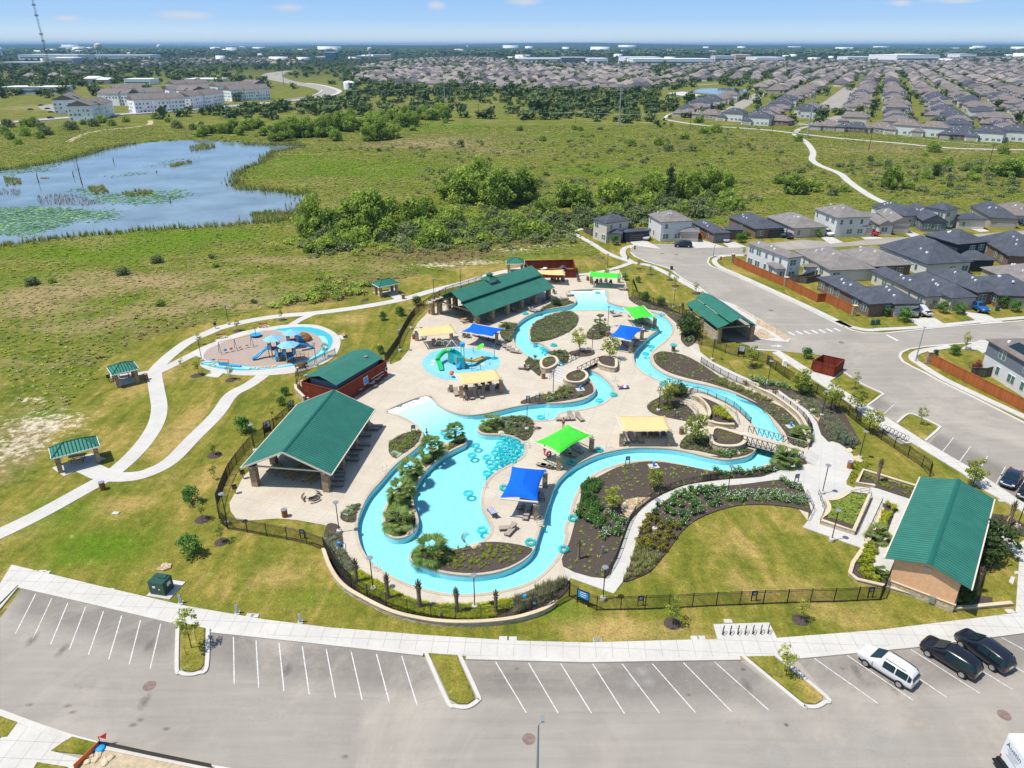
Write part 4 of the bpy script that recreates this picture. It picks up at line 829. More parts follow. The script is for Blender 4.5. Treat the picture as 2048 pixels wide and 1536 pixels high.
# --------------------- shade sails
def sail(label,m,cols,corners,z=2.9,rise=.9,hip=True,sag=.09):
 """cols: ground points of the stone columns (left, right); corners at height z: the two over the columns first, then round"""
 c=((cols[0][0]+cols[1][0])/2,(cols[0][1]+cols[1][1])/2);r=T('shade_sail',label,'shade sail',c[0],c[1],0,0,'fabric shade sails on the pool deck')
 q=[Vector((x-c[0],y-c[1],z))for x,y in corners];n=12;g=[]
 cen=sum(q,Vector())/4
 for i in range(n+1):
  row=[]
  for j in range(n+1):
   u,v=i/n,j/n;bu,bv=4*u*(1-u),4*v*(1-v)
   p=q[0]*(1-u)*(1-v)+q[1]*u*(1-v)+q[2]*u*v+q[3]*(1-u)*v
   lu,lv=(q[1]-q[0]).length,(q[3]-q[0]).length
   if hip:
    du,dv=min(u,1-u)*lu,min(v,1-v)*lv;h=min(du,dv)/(min(lu,lv)/2);p=p.copy();p.z+=rise*h**.9
    e=max(abs(2*u-1),abs(2*v-1))**6
    inw=(cen-p);inw.z=0;k=bu if abs(2*v-1)>abs(2*u-1)else bv
    p+=inw*sag*1.5*e*k
   else :
    p=p.copy();p.z+=rise*bv*.9-.12*bu
    inw=(cen-p);inw.z=0;p+=inw*.05*(abs(2*u-1)**6*bv)
   row.append(p)
  g.append(row)
 mb=MB();mb.add([p for row in g for p in row],[(i*(n+1)+j,(i+1)*(n+1)+j,(i+1)*(n+1)+j+1,i*(n+1)+j+1)for i in range(n)for j in range(n)])
 o=ob('fabric',mb,M[m],r,True);md=o.modifiers.new('thick','SOLIDIFY');md.thickness=.015
 if hip:o.data.polygons.foreach_set('use_smooth',[False]*len(o.data.polygons))
 for k,(cx,cy)in enumerate(cols):
  x,y=cx-c[0],cy-c[1];stone_col(r,x,y,2.1,.62)
  a_,b_=(q[0],q[3])if k==0 else (q[1],q[2]);mb=MB()
  top=Vector((x,y,2.75));mb.tube([(x,y,2.1),top],.1,8);mb.tube([a_+(a_-b_)*.02-Vector((0,0,.1)),b_+(b_-a_)*.02-Vector((0,0,.1))],.11,8);ob('support_arm',mb,M['beam_tan'],r)
 return r
BB=lambda p,z=0.:KP(980,900,.10742,p,z)
sail('blue shade sail beside the main lagoon, the largest of the blue ones','sail_blue',BB([(860,1290),(1020,690)]),BB([(880,970),(1045,372),(412,312),(190,905)],2.8))
sail('lime green shade sail on the deck by the winding river, nearest the lagoon','sail_green',K8([(280,975),(597,795)]),K8([(285,825),(605,640),(370,537),(45,710)],2.8))
sail('cream yellow shade sail over a row of brown chairs by the river bend','sail_yellow',K8([(890,740),(1355,740)]),K8([(905,592),(1370,590),(1312,447),(845,447)],2.8),2.8,.35,False)
BS=lambda p,z=0.:KP(820,640,.11719,p,z)
sail('cream yellow shade sail in front of the round splash pad','sail_yellow',BS([(880,1320),(1555,1235)]),BS([(885,1105),(1560,1010),(1455,835),(755,910)],2.8),2.8,.3,False)
sail('cream yellow shade sail behind the splash pad slide tower','sail_yellow',BS([(120,355),(705,300)]),BS([(190,275),(795,215),(680,75),(110,145)],2.8),2.8,.3,False)
sail('royal blue shade sail between the splash pad and two-tier pavilion','sail_blue',BS([(1480,420),(1090,265)]),BS([(1410,285),(1610,150),(1065,55),(870,195)],2.8),2.8,.5)
sail('lime green shade sail over the river bend below the street canopy','sail_green',K4([(822,570),(700,480)]),K4([(625,480),(835,460),(715,345),(520,365)],2.8),2.8,.6)
sail('bright blue shade sail left of the narrow river bend','sail_blue',K4([(588,805),(697,680)]),K4([(595,690),(715,565),(490,532),(380,650)],2.8),2.8,.7)
sail('lime green shade sail at the top beach entry','sail_green',K4([(205,120),(475,125)]),K4([(185,62),(478,78),(492,32),(200,12)],2.8),2.8,.3,False)
sail('cream yellow shade sail in front of the red equipment yard','sail_yellow',K3([(1480,300),(1690,305)]),K3([(1450,232),(1705,245),(1690,190),(1425,195)],2.6),2.6,.3,False)
# --------------------- houses
WINDOWS={}
def win(parent,p,d,n,w,h,z,loc,ang,trim):
 """window set into a wall at point p, wall direction d, outward normal n; windows of one size share a mesh"""
 if (w,trim)not in WINDOWS:
  mb=MB();mb.box(0,-.02,0,w,.08,h,0,0);k=2 if w>1.2 else 1
  for i in range(k):
   o_=(i-(k-1)/2)*w/k;mb.box(o_,-.05,.09,w/k-.14,.06,h/2-.11,0,1);mb.box(o_,-.05,h/2+.03,w/k-.14,.06,h/2-.12,0,1)
  me=bpy.data.meshes.new('window');me.from_pydata(mb.v,[],mb.f);me.materials.append(M[trim]);me.materials.append(M['glass_green']);me.polygons.foreach_set('material_index',mb.m);WINDOWS[(w,trim)]=me
 o=ob('window',WINDOWS[(w,trim)],None,parent);q=Matrix.Rotation(ang,2)@Vector(p);o.location=(loc[0]+q.x,loc[1]+q.y,z)
 o.rotation_euler=(0,0,ang+math.atan2(n[1],n[0])+math.pi/2)
def house(label,roofm,wallm,vols,group,pitch=.42,cat='house',name='house',trimm='white',seed=0,solar=False):
 rs=random.Random(seed);r=None
 for vi,v in enumerate(vols):
  (pa,pb,pc),ze,opt=v[0],v[1],(v[2]if len(v)>2 else {})
  A,B,C=Vector(pa),Vector(pb),Vector(pc);u=(B-A);L=u.length;u.normalize();n=Vector((-u.y,u.x));W=(C-B).dot(n)
  if W<0:n=-n;W=-W
  W=max(W,2.5);cen=A+u*L/2+n*W/2
  if r is None:r=T(name,label,cat,cen.x,cen.y,0,0,group);org=cen
  ang=math.atan2(u.y,u.x);lx,ly=L/2,W/2;rise=min(lx,ly)*opt.get('pitch',pitch);k=opt.get('gable',0)
  mb=MB();e=[(-lx,-ly),(lx,-ly),(lx,ly),(-lx,ly)]
  if L>=W:R0,R1=(-lx+(0 if k&1 else ly),0),(lx-(0 if k&2 else ly),0);fs=[(0,1,5,4),(1,2,5),(2,3,4,5),(3,0,4)]
  else :R0,R1=(0,-ly+(0 if k&1 else lx)),(0,ly-(0 if k&2 else lx));fs=[(0,1,4),(1,2,5,4),(2,3,5),(3,0,4,5)]
  vs=[(x,y,ze)for x,y in e]+[(R0[0],R0[1],ze+rise),(R1[0],R1[1],ze+rise)]
  mb.add(vs,fs);mb.add([(x,y,ze-.16)for x,y in e],[(3,2,1,0)]);q_=len(mb.v)-10;mb.f+=[(q_+(i+1)%4,q_+i,q_+6+i,q_+6+(i+1)%4)for i in range(4)];mb.m+=[0]*4
  sgn=1 if n.dot(Vector((-u.y,u.x)))>0 else -1
  if sgn<0:mb.v=[(x,-y,z)for x,y,z in mb.v]
  o=ob('roof',mb,M[opt.get('roof',roofm)],r,loc=(cen.x-org.x,cen.y-org.y,0));o.rotation_euler=(0,0,ang)
  for _ in range(3 if L*W>60 else 0):
   vm=MB()
   x,y=rs.uniform(-lx*.6,lx*.6),rs.uniform(-ly*.6,-ly*.2)*sgn;vm.box(x,y,ze+rise*(1-abs(y)/ly)-.05 if L>=W else ze+rise*(1-abs(x)/lx)-.05,.35,.35,.35);ob('roof_vent',vm,M['white_metal'],o)
  ov=.42;wx,wy=lx-ov,ly-ov
  mb=MB();mb.box(0,0,0,2*wx,2*wy,ze-.1)
  wl_=ob('wall',mb,M[opt.get('wall',wallm)],r,loc=(cen.x-org.x,cen.y-org.y,0));wl_.rotation_euler=(0,0,ang)
  # windows on the walls the street can see
  gd=MB();walls=[((-wx,-wy),(wx,-wy),(0,-1)),((wx,-wy),(wx,wy),(1,0)),((wx,wy),(-wx,wy),(0,1)),((-wx,wy),(-wx,-wy),(-1,0))]
  for wi,(p0,p1,nn)in enumerate(walls):
   p0,p1,nn=[Vector((q[0],q[1]*sgn))for q in (p0,p1,nn)]
   l=(p1-p0).length;d=(p1-p0)/l;start=.8
   g=opt.get('garage')
   if g and g[0]==wi:
    gp=p0+d*l*g[1];gd.box(gp.x+nn.x*.03,gp.y+nn.y*.03,.02,4.9,.1,2.25,math.atan2(d.y,d.x),0)
    for q in range(1,4):gd.box(gp.x+nn.x*.09,gp.y+nn.y*.09,.02+q*.56,4.8,.02,.04,math.atan2(d.y,d.x),1)
   if g and g[0]==wi and l<7:continue
   x=1.5
   while x<l-1.2:
    if not (g and g[0]==wi and abs(x-l*g[1])<3.6):
     for z in np.arange(.8,ze-1.9,2.75):
      if rs.random()<.72:win(r,p0+d*x,d,nn,rs.choice((.9,1.7,1.7)),1.45,z,(cen.x-org.x,cen.y-org.y),ang,trimm)
    x+=rs.uniform(2.4,3.6)
  if gd.v:o=ob('garage_door',gd,[M[opt.get('door','door_tan')],M['conc_dim']],r,loc=(cen.x-org.x,cen.y-org.y,0));o.rotation_euler=(0,0,ang)
 return r
def b6(*p,z=2.9):return B6(list(p),z)
def b7(*p,z=2.9):return B7(list(p),z)
G='houses along the side street'
house('two storey house with slate roof and dark front at the cul-de-sac end','shingle_slate','siding_cream',[(b6((125,362),(237,397),(465,385),z=5.7),5.7),(b6((345,448),(375,464),(553,442)),2.9,dict(wall='siding_dark',garage=(1,.5),door='door_dark')),(b6((245,445),(236,468),(356,462)),2.9,dict(wall='stone_house'))],G,seed=1)
house('white two storey house with grey roof next to the cul-de-sac','shingle_grey','siding_white',[(b6((540,328),(640,388),(860,362),z=5.7),5.7),(b6((770,425),(778,460),(928,448)),2.9,dict(garage=(1,.5)))],G,seed=2)
house('single storey slate roofed house left of the silver parked sedan','shingle_slate','siding_dark',[(b6((862,385),(1035,472),(1160,462)),2.9,dict(garage=(1,.5),door='siding_grey',wall='brick')),(b6((1110,420),(1140,446),(1255,436)),2.9,dict(wall='brick'))],G,seed=3)
house('single storey slate roofed house with arched entry behind two dark cars','shingle_slate','brick',[(b6((1138,345),(1345,440),(1580,432)),2.9,dict(garage=(1,.75),door='door_dark'))],G,seed=4)
house('single storey grey roofed house with a cream wall and tree in front','shingle_grey','siding_cream',[(b7((118,345),(330,436),(595,426)),2.9,dict(garage=(1,.75)))],G,seed=5)
house('white two storey house with gabled dormers behind the red pickup','shingle_grey','siding_white',[(b7((478,287),(652,357),(835,318),z=5.7),5.7),(b7((655,385),(700,418),(885,392)),3.0,dict(garage=(1,.7))),(b7((745,330),(770,345),(850,318),z=5.4),5.4,dict(wall='siding_dark',gable=2,pitch=.8))],G,seed=6)
house('white single storey house with tall grey gables right of the red pickup','shingle_grey','siding_white',[(b7((840,340),(965,412),(1060,400)),3.,dict(gable=2,pitch=.6)),(b7((930,310),(1055,400),(1185,388)),3.2,dict(garage=(1,.5),gable=2,pitch=.55))],G,seed=7)
house('white and dark house with a steep slate roof behind the white parked car','shingle_slate','siding_white',[(b7((900,265),(1160,345),(1330,340),z=3.4),3.4,dict(pitch=.55)),(b7((1130,270),(1290,380),(1445,362),z=3.2),3.2,dict(gable=2,pitch=.55,wall='siding_grey'))],G,seed=8)
house('pale green two storey house with slate roof near the trail end','shingle_slate','siding_cream',[(b7((1298,272),(1475,304),(1660,300),z=5.7),5.7),(b7((1500,335),(1560,368),(1745,358)),3.,{}),],G,seed=9)
house('slate roofed house with a brown brick front beyond the dark sedan','shingle_slate','stone_house',[(b7((1640,265),(1800,355),(1985,345),z=3.1),3.1,dict(pitch=.6,garage=(1,.6)))],G,seed=10)
house('tan house with brown grey roof at the right edge of the back row','shingle_brown','siding_cream',[(b7((1810,258),(1985,340),(2250,345),z=3.),3.)],G,seed=11)
G2='houses between the two streets'
house('big white two storey corner house with bay windows above the cedar fence','shingle_grey','siding_white',[(b6((1276,540),(1590,655),(1740,652),z=5.7),5.7,dict(pitch=.36)),(b6((1425,690),(1500,738),(1605,728)),2.9),(b6((1690,700),(1720,722),(1815,716)),2.9)],G2,seed=12)
house('long grey roofed house directly behind the white corner house','shingle_grey','siding_white',[(b7((330,600),(600,750),(895,712)),2.9)],G2,seed=13)
house('grey roofed house between the white corner house and the slate roofed one','shingle_grey','brick',[(b7((650,600),(930,722),(1215,700)),2.9)],G2,seed=14)
house('white house with a very tall slate roof and row of arched windows','shingle_slate','siding_white',[(b7((955,562),(1325,705),(1605,660),z=3.2),3.2,dict(pitch=.62))],G2,seed=15)
house('dark blue two storey house with slate roof and low porch roof','shingle_slate','siding_dark',[(b7((1295,478),(1560,556),(1845,548),z=5.7),5.7,dict(pitch=.45)),(b7((1515,612),(1650,674),(1815,658),z=3.),3.,dict(wall='siding_dark'))],G2,seed=16)
house('slate roofed house with brick walls at the right edge behind the blue one','shingle_slate','brick',[(b7((1700,500),(1930,640),(2250,620),z=3.2),3.2,dict(pitch=.6))],G2,seed=17)
house('brick house with slate hip roof at the street corner beside the cedar fence','shingle_slate','brick',[(b7((497,800),(895,1004),(1110,985)),2.9),(b7((860,870),(1075,1000),(1250,968)),2.85,dict(garage=(1,.5),pitch=.46,door='siding_white'))],G2,seed=18)
house('tan house with slate roof behind the blue pickup driveway','shingle_slate','siding_cream',[(b7((902,752),(1320,948),(1430,935)),2.9,dict(pitch=.8)),(b7((1130,790),(1510,958),(1685,935)),2.85,dict(garage=(1,.55),pitch=.6))],G2,seed=19)
house('slate roofed brick house with a small fronting window right of the blue pickup','shingle_slate','brick',[(b7((1325,757),(1700,916),(1910,896)),2.9,dict(pitch=.5)),(b7((1640,800),(1860,935),(2180,910)),2.85,dict(pitch=.5,garage=(1,.5)))],G2,seed=20)
house('grey roofed house cut off by the right edge beyond the slate roofs','shingle_grey','stone_house',[(b7((1718,725),(2062,872),(2400,840)),2.9)],G2,seed=21)
hb=house('grey and white two storey house with solar panels at the right edge','shingle_brown','siding_white',[(K5([(2230,560),(1762,290),(1960,232)],5.5),5.5,dict(pitch=.4,wall='siding_white'))],None,seed=22)
o_=[c for c in hb.children if c.name.startswith('wall')][0];lo=MB();bb=[Vector(q)for q in o_.bound_box];x0,x1=min(q.x for q in bb),max(q.x for q in bb);y0,y1=min(q.y for q in bb),max(q.y for q in bb)
lo.box((x0+x1)/2,(y0+y1)/2,2.9,x1-x0+.06,y1-y0+.06,2.45);q_=ob('upper_siding',lo,M['siding_grey'],hb,loc=o_.location);q_.rotation_euler=o_.rotation_euler
rf=[c for c in hb.children if c.name.startswith('roof')][0];ry=rf.bound_box[0][1];ly_=max(abs(q[1])for q in rf.bound_box);rise=max(q[2]for q in rf.bound_box)-5.5
for sg in (1,-1):
 mb=MB();f_=lambda y:5.5+rise*(1-abs(y)/ly_)+.1;mb.slab([(-4,sg*ly_*.75,f_(ly_*.75)),(3,sg*ly_*.75,f_(ly_*.75)),(3,sg*ly_*.3,f_(ly_*.3)),(-4,sg*ly_*.3,f_(ly_*.3))][::sg],.05);ob('solar_panel',mb,M['glass'],rf)
 # fences of the houses
def board_fence(label,pts,h,m,pillars=(),pw=.75,ph=2.2,cap=True,name='board_fence'):
 c=pts[0];r=T(name,label,'fence',*c)
 for a_,b_ in zip(pts,pts[1:]):
  l=math.hypot(b_[0]-a_[0],b_[1]-a_[1]);an=math.atan2(b_[1]-a_[1],b_[0]-a_[0]);mb=MB();mb.box(0,0,.05,l,.05,h-.05)
  if cap:mb.box(0,0,h,l,.15,.05);mb.box(0,0,h-.2,l,.09,.1)
  o=ob('board_panel',mb,M[m],r,loc=((a_[0]+b_[0])/2-c[0],(a_[1]+b_[1])/2-c[1],0));o.rotation_euler=(0,0,an)
 for x,y in pillars:stone_col(r,x-c[0],y-c[1],ph,pw,True,'pillar')
 return r
board_fence('long cedar board fence below the white corner house',B6([(1178,700),(1350,780),(1562,870)]),1.9,'cedar',B6([(1172,690)]))
board_fence('long cedar board fence with stone end pillars beside the brick corner house',B6([(1572,872),(1800,985)])+B7([(560,985),(760,1082)]),1.9,'cedar',B6([(1566,868)])+B7([(772,1090)]))
board_fence('cedar board fence running along the right hand street to the photo edge',K5([(1340,478),(1500,558),(1700,662),(2048,838),(2300,968)]),1.9,'cedar',K5([(1325,474)]))
board_fence('weathered grey board fence left of the dark cul-de-sac house',B6([(62,462),(190,522),(238,510)]),1.7,'grey_wood')
board_fence('dark weathered board fence behind the white corner house',B6([(1470,800),(1660,838),(1800,800)]),1.7,'grey_wood')
board_fence('short dark board fence beside the solar panelled house',K5([(1640,575),(1750,580),(1860,552)]),1.7,'grey_wood')
board_fence('short cedar gate fence between two slate roofed houses',B6([(912,505),(962,512)]),1.8,'cedar')
board_fence('short cedar fence right of the cul-de-sac house garage',B6([(556,478),(590,470)]),1.8,'cedar')
board_fence('low dark board fence in the yard of the brick corner house',B7([(300,835),(420,850),(520,828)]),1.6,'grey_wood')
# --------------------- plants: prototypes
def leaves(clumps,nl,size,seed,up=.25,jit=.55):
 """leaf clumps [(x, y, z, r)] filled with small leaf faces -> arrays"""
 rs=np.random.RandomState(seed);C=np.array(clumps,float);n=len(C)*nl;ci=np.repeat(np.arange(len(C)),nl)
 d=rs.normal(size=(n,3));d/=np.linalg.norm(d,axis=1)[:,None];rr=C[ci,3]*rs.uniform(.45,1.08,n)**.6
 p=C[ci,:3]+d*rr[:,None]*np.array([1,1,.85]);nrm=d+rs.normal(size=(n,3))*jit;nrm[:,2]+=up;nrm/=np.linalg.norm(nrm,axis=1)[:,None]
 a=np.cross(nrm,rs.normal(size=(n,3)));a/=np.linalg.norm(a,axis=1)[:,None];b=np.cross(nrm,a);s=size*rs.uniform(.6,1.3,n)[:,None]
 V=np.stack([p-a*s,p-b*s*.55,p+a*s,p+b*s*.55],1).reshape(-1,3);F=np.arange(n*4).reshape(-1,4)
 rnd=np.clip(np.repeat(rs.rand(len(C))*.75,nl)+rs.rand(n)*.3,0,1);V[:,2]=np.maximum(V[:,2],.02)
 return V,F,np.repeat(rnd,4)
def crown_pts(n,rx,rz,zc,cr,seed,shape='round'):
 rs=random.Random(seed);out=[]
 while len(out)<n:
  x,y,z=(rs.uniform(-1,1)for _ in range(3));q=x*x+y*y+z*z
  if q>1 or q<.12:continue
  k=1.
  if shape=='cone':k=1-.75*(z+1)/2
  if shape=='dome':k=1-.35*max(0,z);z=max(z,-.55)
  out.append((x*rx*k,y*rx*k,zc+z*rz,cr*rs.uniform(.65,1.25)))
 return out
def plant(name,label,cat,clumps,nl,leaf,m,seed,trunk=None,tm='bark',group=None,crown='crown',jit=.55):
 r=T(name,label,cat,group=group);V,F,rnd=leaves(clumps,nl,leaf,seed,jit=jit)
 ob(crown,mesh_np(crown,V,F,M[m],{'rnd':rnd}),None,r)
 if trunk:
  h,rad,limbs=trunk;rs=random.Random(seed);mb=MB();top=(rs.uniform(-.1,.1)*h*.3,rs.uniform(-.1,.1)*h*.3,h)
  mb.tube([(0,0,-.05),(top[0]*.3,top[1]*.3,h*.4),top],[rad,rad*.75,rad*.35],7)
  for _ in range(limbs):
   c=rs.choice(clumps);z0=rs.uniform(.4,.85)*h;mb.tube([(top[0]*z0/h,top[1]*z0/h,z0),((c[0])*.55,c[1]*.55,z0+(c[2]-z0)*.6),c[:3]],[rad*.5,rad*.35,rad*.12],5)
  ob('trunk',mb,M[tm],r,True)
 return r
def fan(mb,x,y,z,d,tilt,r,n=9,spread=1.15,rs=random):
 """one palmate leaf: folded fingers round a short stalk"""
 for k in range(n):
  a=d+(k/(n-1)-.5)*2*spread;l=r*(1-.3*abs(k/(n-1)-.5)*2)*rs.uniform(.9,1.05);ca,sa=math.cos(a),math.sin(a);w_=r*.05
  m=(x+ca*l*.55,y+sa*l*.55,z+math.sin(tilt)*l*.5);e=(x+ca*l,y+sa*l,z+math.sin(tilt)*l*.8-.18*l)
  mb.add([(x,y,z),(m[0]-sa*w_,m[1]+ca*w_,m[2]),e,(m[0]+sa*w_,m[1]-ca*w_,m[2])],[(0,1,2,3)])
def palm(h,r,nf,seed,label,tr=.2):
 rs=random.Random(seed);o=T('palm_tree',label,'palm',group='fan palms in the planting beds');mb=MB()
 for k in range(nf):
  d=k*2.4+rs.uniform(-.3,.3);t=rs.uniform(-.75,1.3);st=r*.58*max(.3,math.cos(t));x,y=math.cos(d)*st,math.sin(d)*st;z=h+math.sin(t)*r*.5
  mb.tube([(0,0,h-.1),(x*.6,y*.6,h+(z-h)*.8),(x,y,z)],[.025,.02,.012],4);fan(mb,x,y,z,d,t*.85,r*.62,15,1.3,rs)
 me=ob('fronds',mb,M['leaf_palm'],o).data;at=me.attributes.new('rnd','FLOAT','POINT');at.data.foreach_set('value',np.repeat(RS.rand(len(me.vertices)//4+1),4)[:len(me.vertices)])
 if h>.5:
  mb=MB();mb.tube([(0,0,-.05),(0,0,h*.3),(0,0,h*.7),(0,0,h+.1)],[tr*1.25,tr,tr,tr*1.3],9);ob('trunk',mb,M['palm_trunk'],o,True)
 return o
def tuft(n,seed,spread=.5,wid=.07,bend=.5):
 rs=np.random.RandomState(seed);V=[]
 for k in range(n):
  a=rs.uniform(0,6.28);r=spread*rs.uniform(.3,1);b=rs.uniform(0,.25);x,y=math.cos(a),math.sin(a);h=rs.uniform(.55,1);w_=wid*rs.uniform(.7,1.5)
  V+=[(x*b-y*w_,y*b+x*w_,0),(x*b+y*w_,y*b-x*w_,0),(x*r,y*r,h*(1-bend*r*.5))]
 return np.array(V),np.arange(n*3).reshape(-1,3)
 # --------------------- planting beds
BEDS=[K8([(650,1055),(850,955),(1050,908),(1200,898),(1400,922),(1600,958),(1790,1000)])+L1([(120,800),(430,805),(600,770),(740,705),(810,640),(960,600),(985,680),(800,775),(600,850),(300,872),(0,907)])+K8([(1500,1130),(1300,1212),(1150,1302),(1050,1400),(960,1500)])+L4([(680,330),(640,470),(600,570),(527,700),(232,612),(280,440),(330,250),(360,100)])+K8([(500,1110)]),L4([(700,612),(748,450),(792,322),(872,222),(1002,122),(1200,63),(1485,37),(1750,3)])+L1([(830,893),(960,915),(1028,1015),(1083,1190)])+L4([(1970,235),(1850,197),(1650,178),(1450,188),(1250,248),(1100,338),(1000,468),(930,558),(850,648),(770,690),(655,722)]),K4([(820,830),(890,800),(1000,810),(1130,842),(1300,935),(1480,1062),(1620,1135),(1800,1220),(2040,1330)])+L1([(830,195),(930,290),(1000,400),(1035,480),(1040,560),(940,560),(860,500),(835,430),(760,330),(660,230),(520,130),(350,50)])+K4([(1840,1310),(1620,1195),(1350,1105),(1150,1060),(960,1000),(850,930),(815,870)]),K4([(570,275),(620,325),(760,385),(900,408),(960,455),(1045,530),(1085,600),(1080,680),(1130,745),(1175,745),(1240,680),(1240,560),(1150,470),(1060,420),(900,340),(700,290),(600,265)]),K3([(1395,905),(1375,860),(1368,800),(1405,722),(1490,672),(1620,622),(1760,602),(1825,640),(1838,690),(1800,760),(1700,825),(1560,880)]),K3([(1462,600),(1480,575),(1560,525),(1680,488),(1790,512),(1770,530),(1680,550),(1560,572)]),K3([(1085,735),(1180,712),(1250,740),(1215,790),(1190,890),(1130,890),(1078,840)]),K4([(157,650),(200,575),(270,530),(370,540),(392,590),(340,650),(290,678),(200,680)]),K3([(1535,1005),(1600,990),(1710,985),(1745,1040),(1720,1110),(1650,1070)]),K3([(1312,1090),(1420,1075),(1560,1095),(1480,1110),(1465,1230),(1380,1170)]),K3([(1280,1480),(1350,1450),(1450,1420),(1600,1395),(1700,1330),(1930,1290),(1985,1370),(1935,1420),(1700,1475),(1400,1505),(1285,1505)]),K8([(1140,370),(1170,320),(1260,270),(1440,170),(1535,200),(1450,320),(1530,350),(1610,440),(1600,510),(1350,470),(1200,430)]),K8([(1640,260),(1800,320),(1900,390),(2030,540),(1980,560),(1760,480),(1740,390),(1650,290)]),K8([(1465,765),(1490,680),(1560,640),(1750,650),(1770,760),(1850,800),(2048,830)])+L1([(380,570),(520,590),(490,625),(395,655),(250,672),(100,650)])+K8([(1850,845),(1650,795)]),K7([(1060,385),(1130,312),(1300,272),(1480,262),(1560,275),(1588,320),(1595,400),(1560,470),(1500,500),(1400,452),(1280,428),(1130,425)]),L3([(742,410),(785,370),(860,358),(960,360),(1050,372),(1250,318),(1400,315),(1560,340),(1628,372),(1540,448),(1400,510),(1200,540),(1000,525),(825,475),(750,440)]),K7([(182,560),(205,500),(330,430),(485,402),(495,450),(440,540),(330,620),(250,668),(190,620)]),K6([(1370,1330),(1420,1260),(1500,1220),(1572,1215),(1530,1300),(1515,1390),(1400,1380)]),L3([(102,290),(130,180),(220,200),(245,320),(260,370),(360,520),(600,665),(760,742),(950,772),(1250,772),(1480,722),(1620,662),(1850,582),(1895,640),(1780,752),(1500,872),(1250,897),(1000,897),(800,872),(600,822),(400,732),(250,632),(160,515),(118,385)]),L1([(500,0),(620,-60),(900,0),(1100,60),(1300,130),(1420,250),(1500,400),(1570,520),(1470,580),(1380,545),(1320,495),(1250,508),(1180,440),(1140,320),(1050,200),(900,95),(760,0)]),L2([(710,600),(705,550),(775,545),(838,600),(800,640),(740,810),(650,950),(612,1085),(760,1140),(720,1250),(430,1150),(600,850)]),L2([(735,1255),(790,1160),(1040,1230),(1330,1380),(1480,1330),(1640,1350),(1640,1400),(1330,1445),(1205,1415),(1000,1335)]),L2([(535,285),(1000,430),(950,510),(640,410),(490,385)]),L2([(1620,640),(1760,655),(1911,730),(1911,830),(1640,725),(1590,700)]),L2([(1560,830),(1640,800),(1730,860),(1740,960),(1650,1070),(1560,1130),(1500,1130)]),K4([(20,795),(220,790),(230,830),(120,850),(0,830)])]
PEBBLE=[K7([(178,575),(215,590),(330,620),(260,672),(200,625)]),K6([(1375,1310),(1425,1255),(1500,1222),(1510,1260),(1440,1330)])]
BEDS=[sm(b_,3)if i not in (19,20,21,22)else b_ for i,b_ in enumerate(BEDS)]
mb=MB()
for b_ in BEDS:mb.prism(b_,-.02,.13)
ISL_IN=off(ISLE,.32 if area(ISLE)>0 else -.32);mb.prism(ISL_IN,-.1,.11)
RINGS=[L4([(1005,1015)])[0],L4([(1907,990)])[0],L8([(415,590)])[0],K5([(780,668)])[0],K5([(1250,943)])[0],L5([(1195,1045)])[0],L5([(1375,385)])[0],L5([(1257,245)])[0],K1([(1830,1325)])[0],K1([(1700,640)])[0],K1([(1975,680)])[0],K4([(1775,950)])[0],K2([(400,780)])[0],K2([(60,738)])[0],K2([(240,1505)])[0],K2([(465,300)])[0],K2([(900,195)])[0],B6([(475,735)])[0],B6([(560,780)])[0],B6([(705,820)])[0],B6([(745,865)])[0],B6([(900,920)])[0],B5([(345,1020)])[0],B5([(380,1055)])[0]]
for x,y in RINGS:mb.lathe([(.85+.2*RS.rand(),-.02),(.6,.1),(.05,.13)],x,y,13)
ob('planting_bed',mb,M['mulch'],kind=ST)
mb=MB()
for b_ in PEBBLE:mb.prism(b_,0,.15)
ob('pebble_bed',mb,mat('pebble',(.30,.36,.27),.8,noise=.3,nscale=6,coords='World'),kind=ST)
mb=MB()
for b_ in (L4([(640,185),(680,145),(760,130),(860,128),(735,225),(690,280),(650,235)]),B6([(1190,1010),(1330,1095),(1500,1185),(1600,1255),(1560,1272),(1480,1215),(1350,1150),(1345,1110),(1220,1040)]),B6([(1350,1190),(1400,1190),(1490,1250),(1420,1262),(1320,1245)]),L5([(970,560),(1020,518),(1068,525),(1060,550),(1010,568)]),L1([(870,85),(920,80),(1040,140),(1140,180),(1180,260),(1150,320),(1050,200)]),K2([(1040,820),(1100,780),(1110,830),(1300,905),(1170,960),(1045,905)])):mb.prism(b_,0,.16)
ob('cobble_bed',mb,M['cobble'],kind=ST)
rs=random.Random(5);mb=MB()
# raised stone planters and retaining walls
def wall(label,line,h,th=.4,m='stone_pale',closed=False,soil=None,z0=0,cat='wall',name='stone_wall',soilm='mulch'):
 c=line[0];l=[(x-c[0],y-c[1])for x,y in line];r=T(name,label,cat,*c)
 mb=MB();strip(mb,off(l,th/2,closed),off(l,-th/2,closed),z0,h,closed);ob('wall_stone',mb,M[m],r)
 mb=MB();strip(mb,off(l,th/2+.06,closed),off(l,-th/2-.06,closed),h,h+.09,closed);ob('wall_cap',mb,M['limestone'],r)
 if soil:mb=MB();mb.prism(l,z0,h-.06);ob('soil',mb,M[soilm],r)
 return r
wall('long curved stone retaining wall below the front pool fence',sm(L3([(100,385),(150,520),(240,648),(400,750),(600,845),(800,895),(1000,920),(1250,920),(1500,892),(1700,832),(1790,775)]),4,False),.55,.28)
wall('round stone planter beside the big truss bridge',sm(L1([(105,470),(130,430),(200,430),(390,490),(430,500),(425,560),(350,600),(200,600),(110,560)]),3),.95,.4,soil=True,closed=True,cat='planter',name='stone_planter')
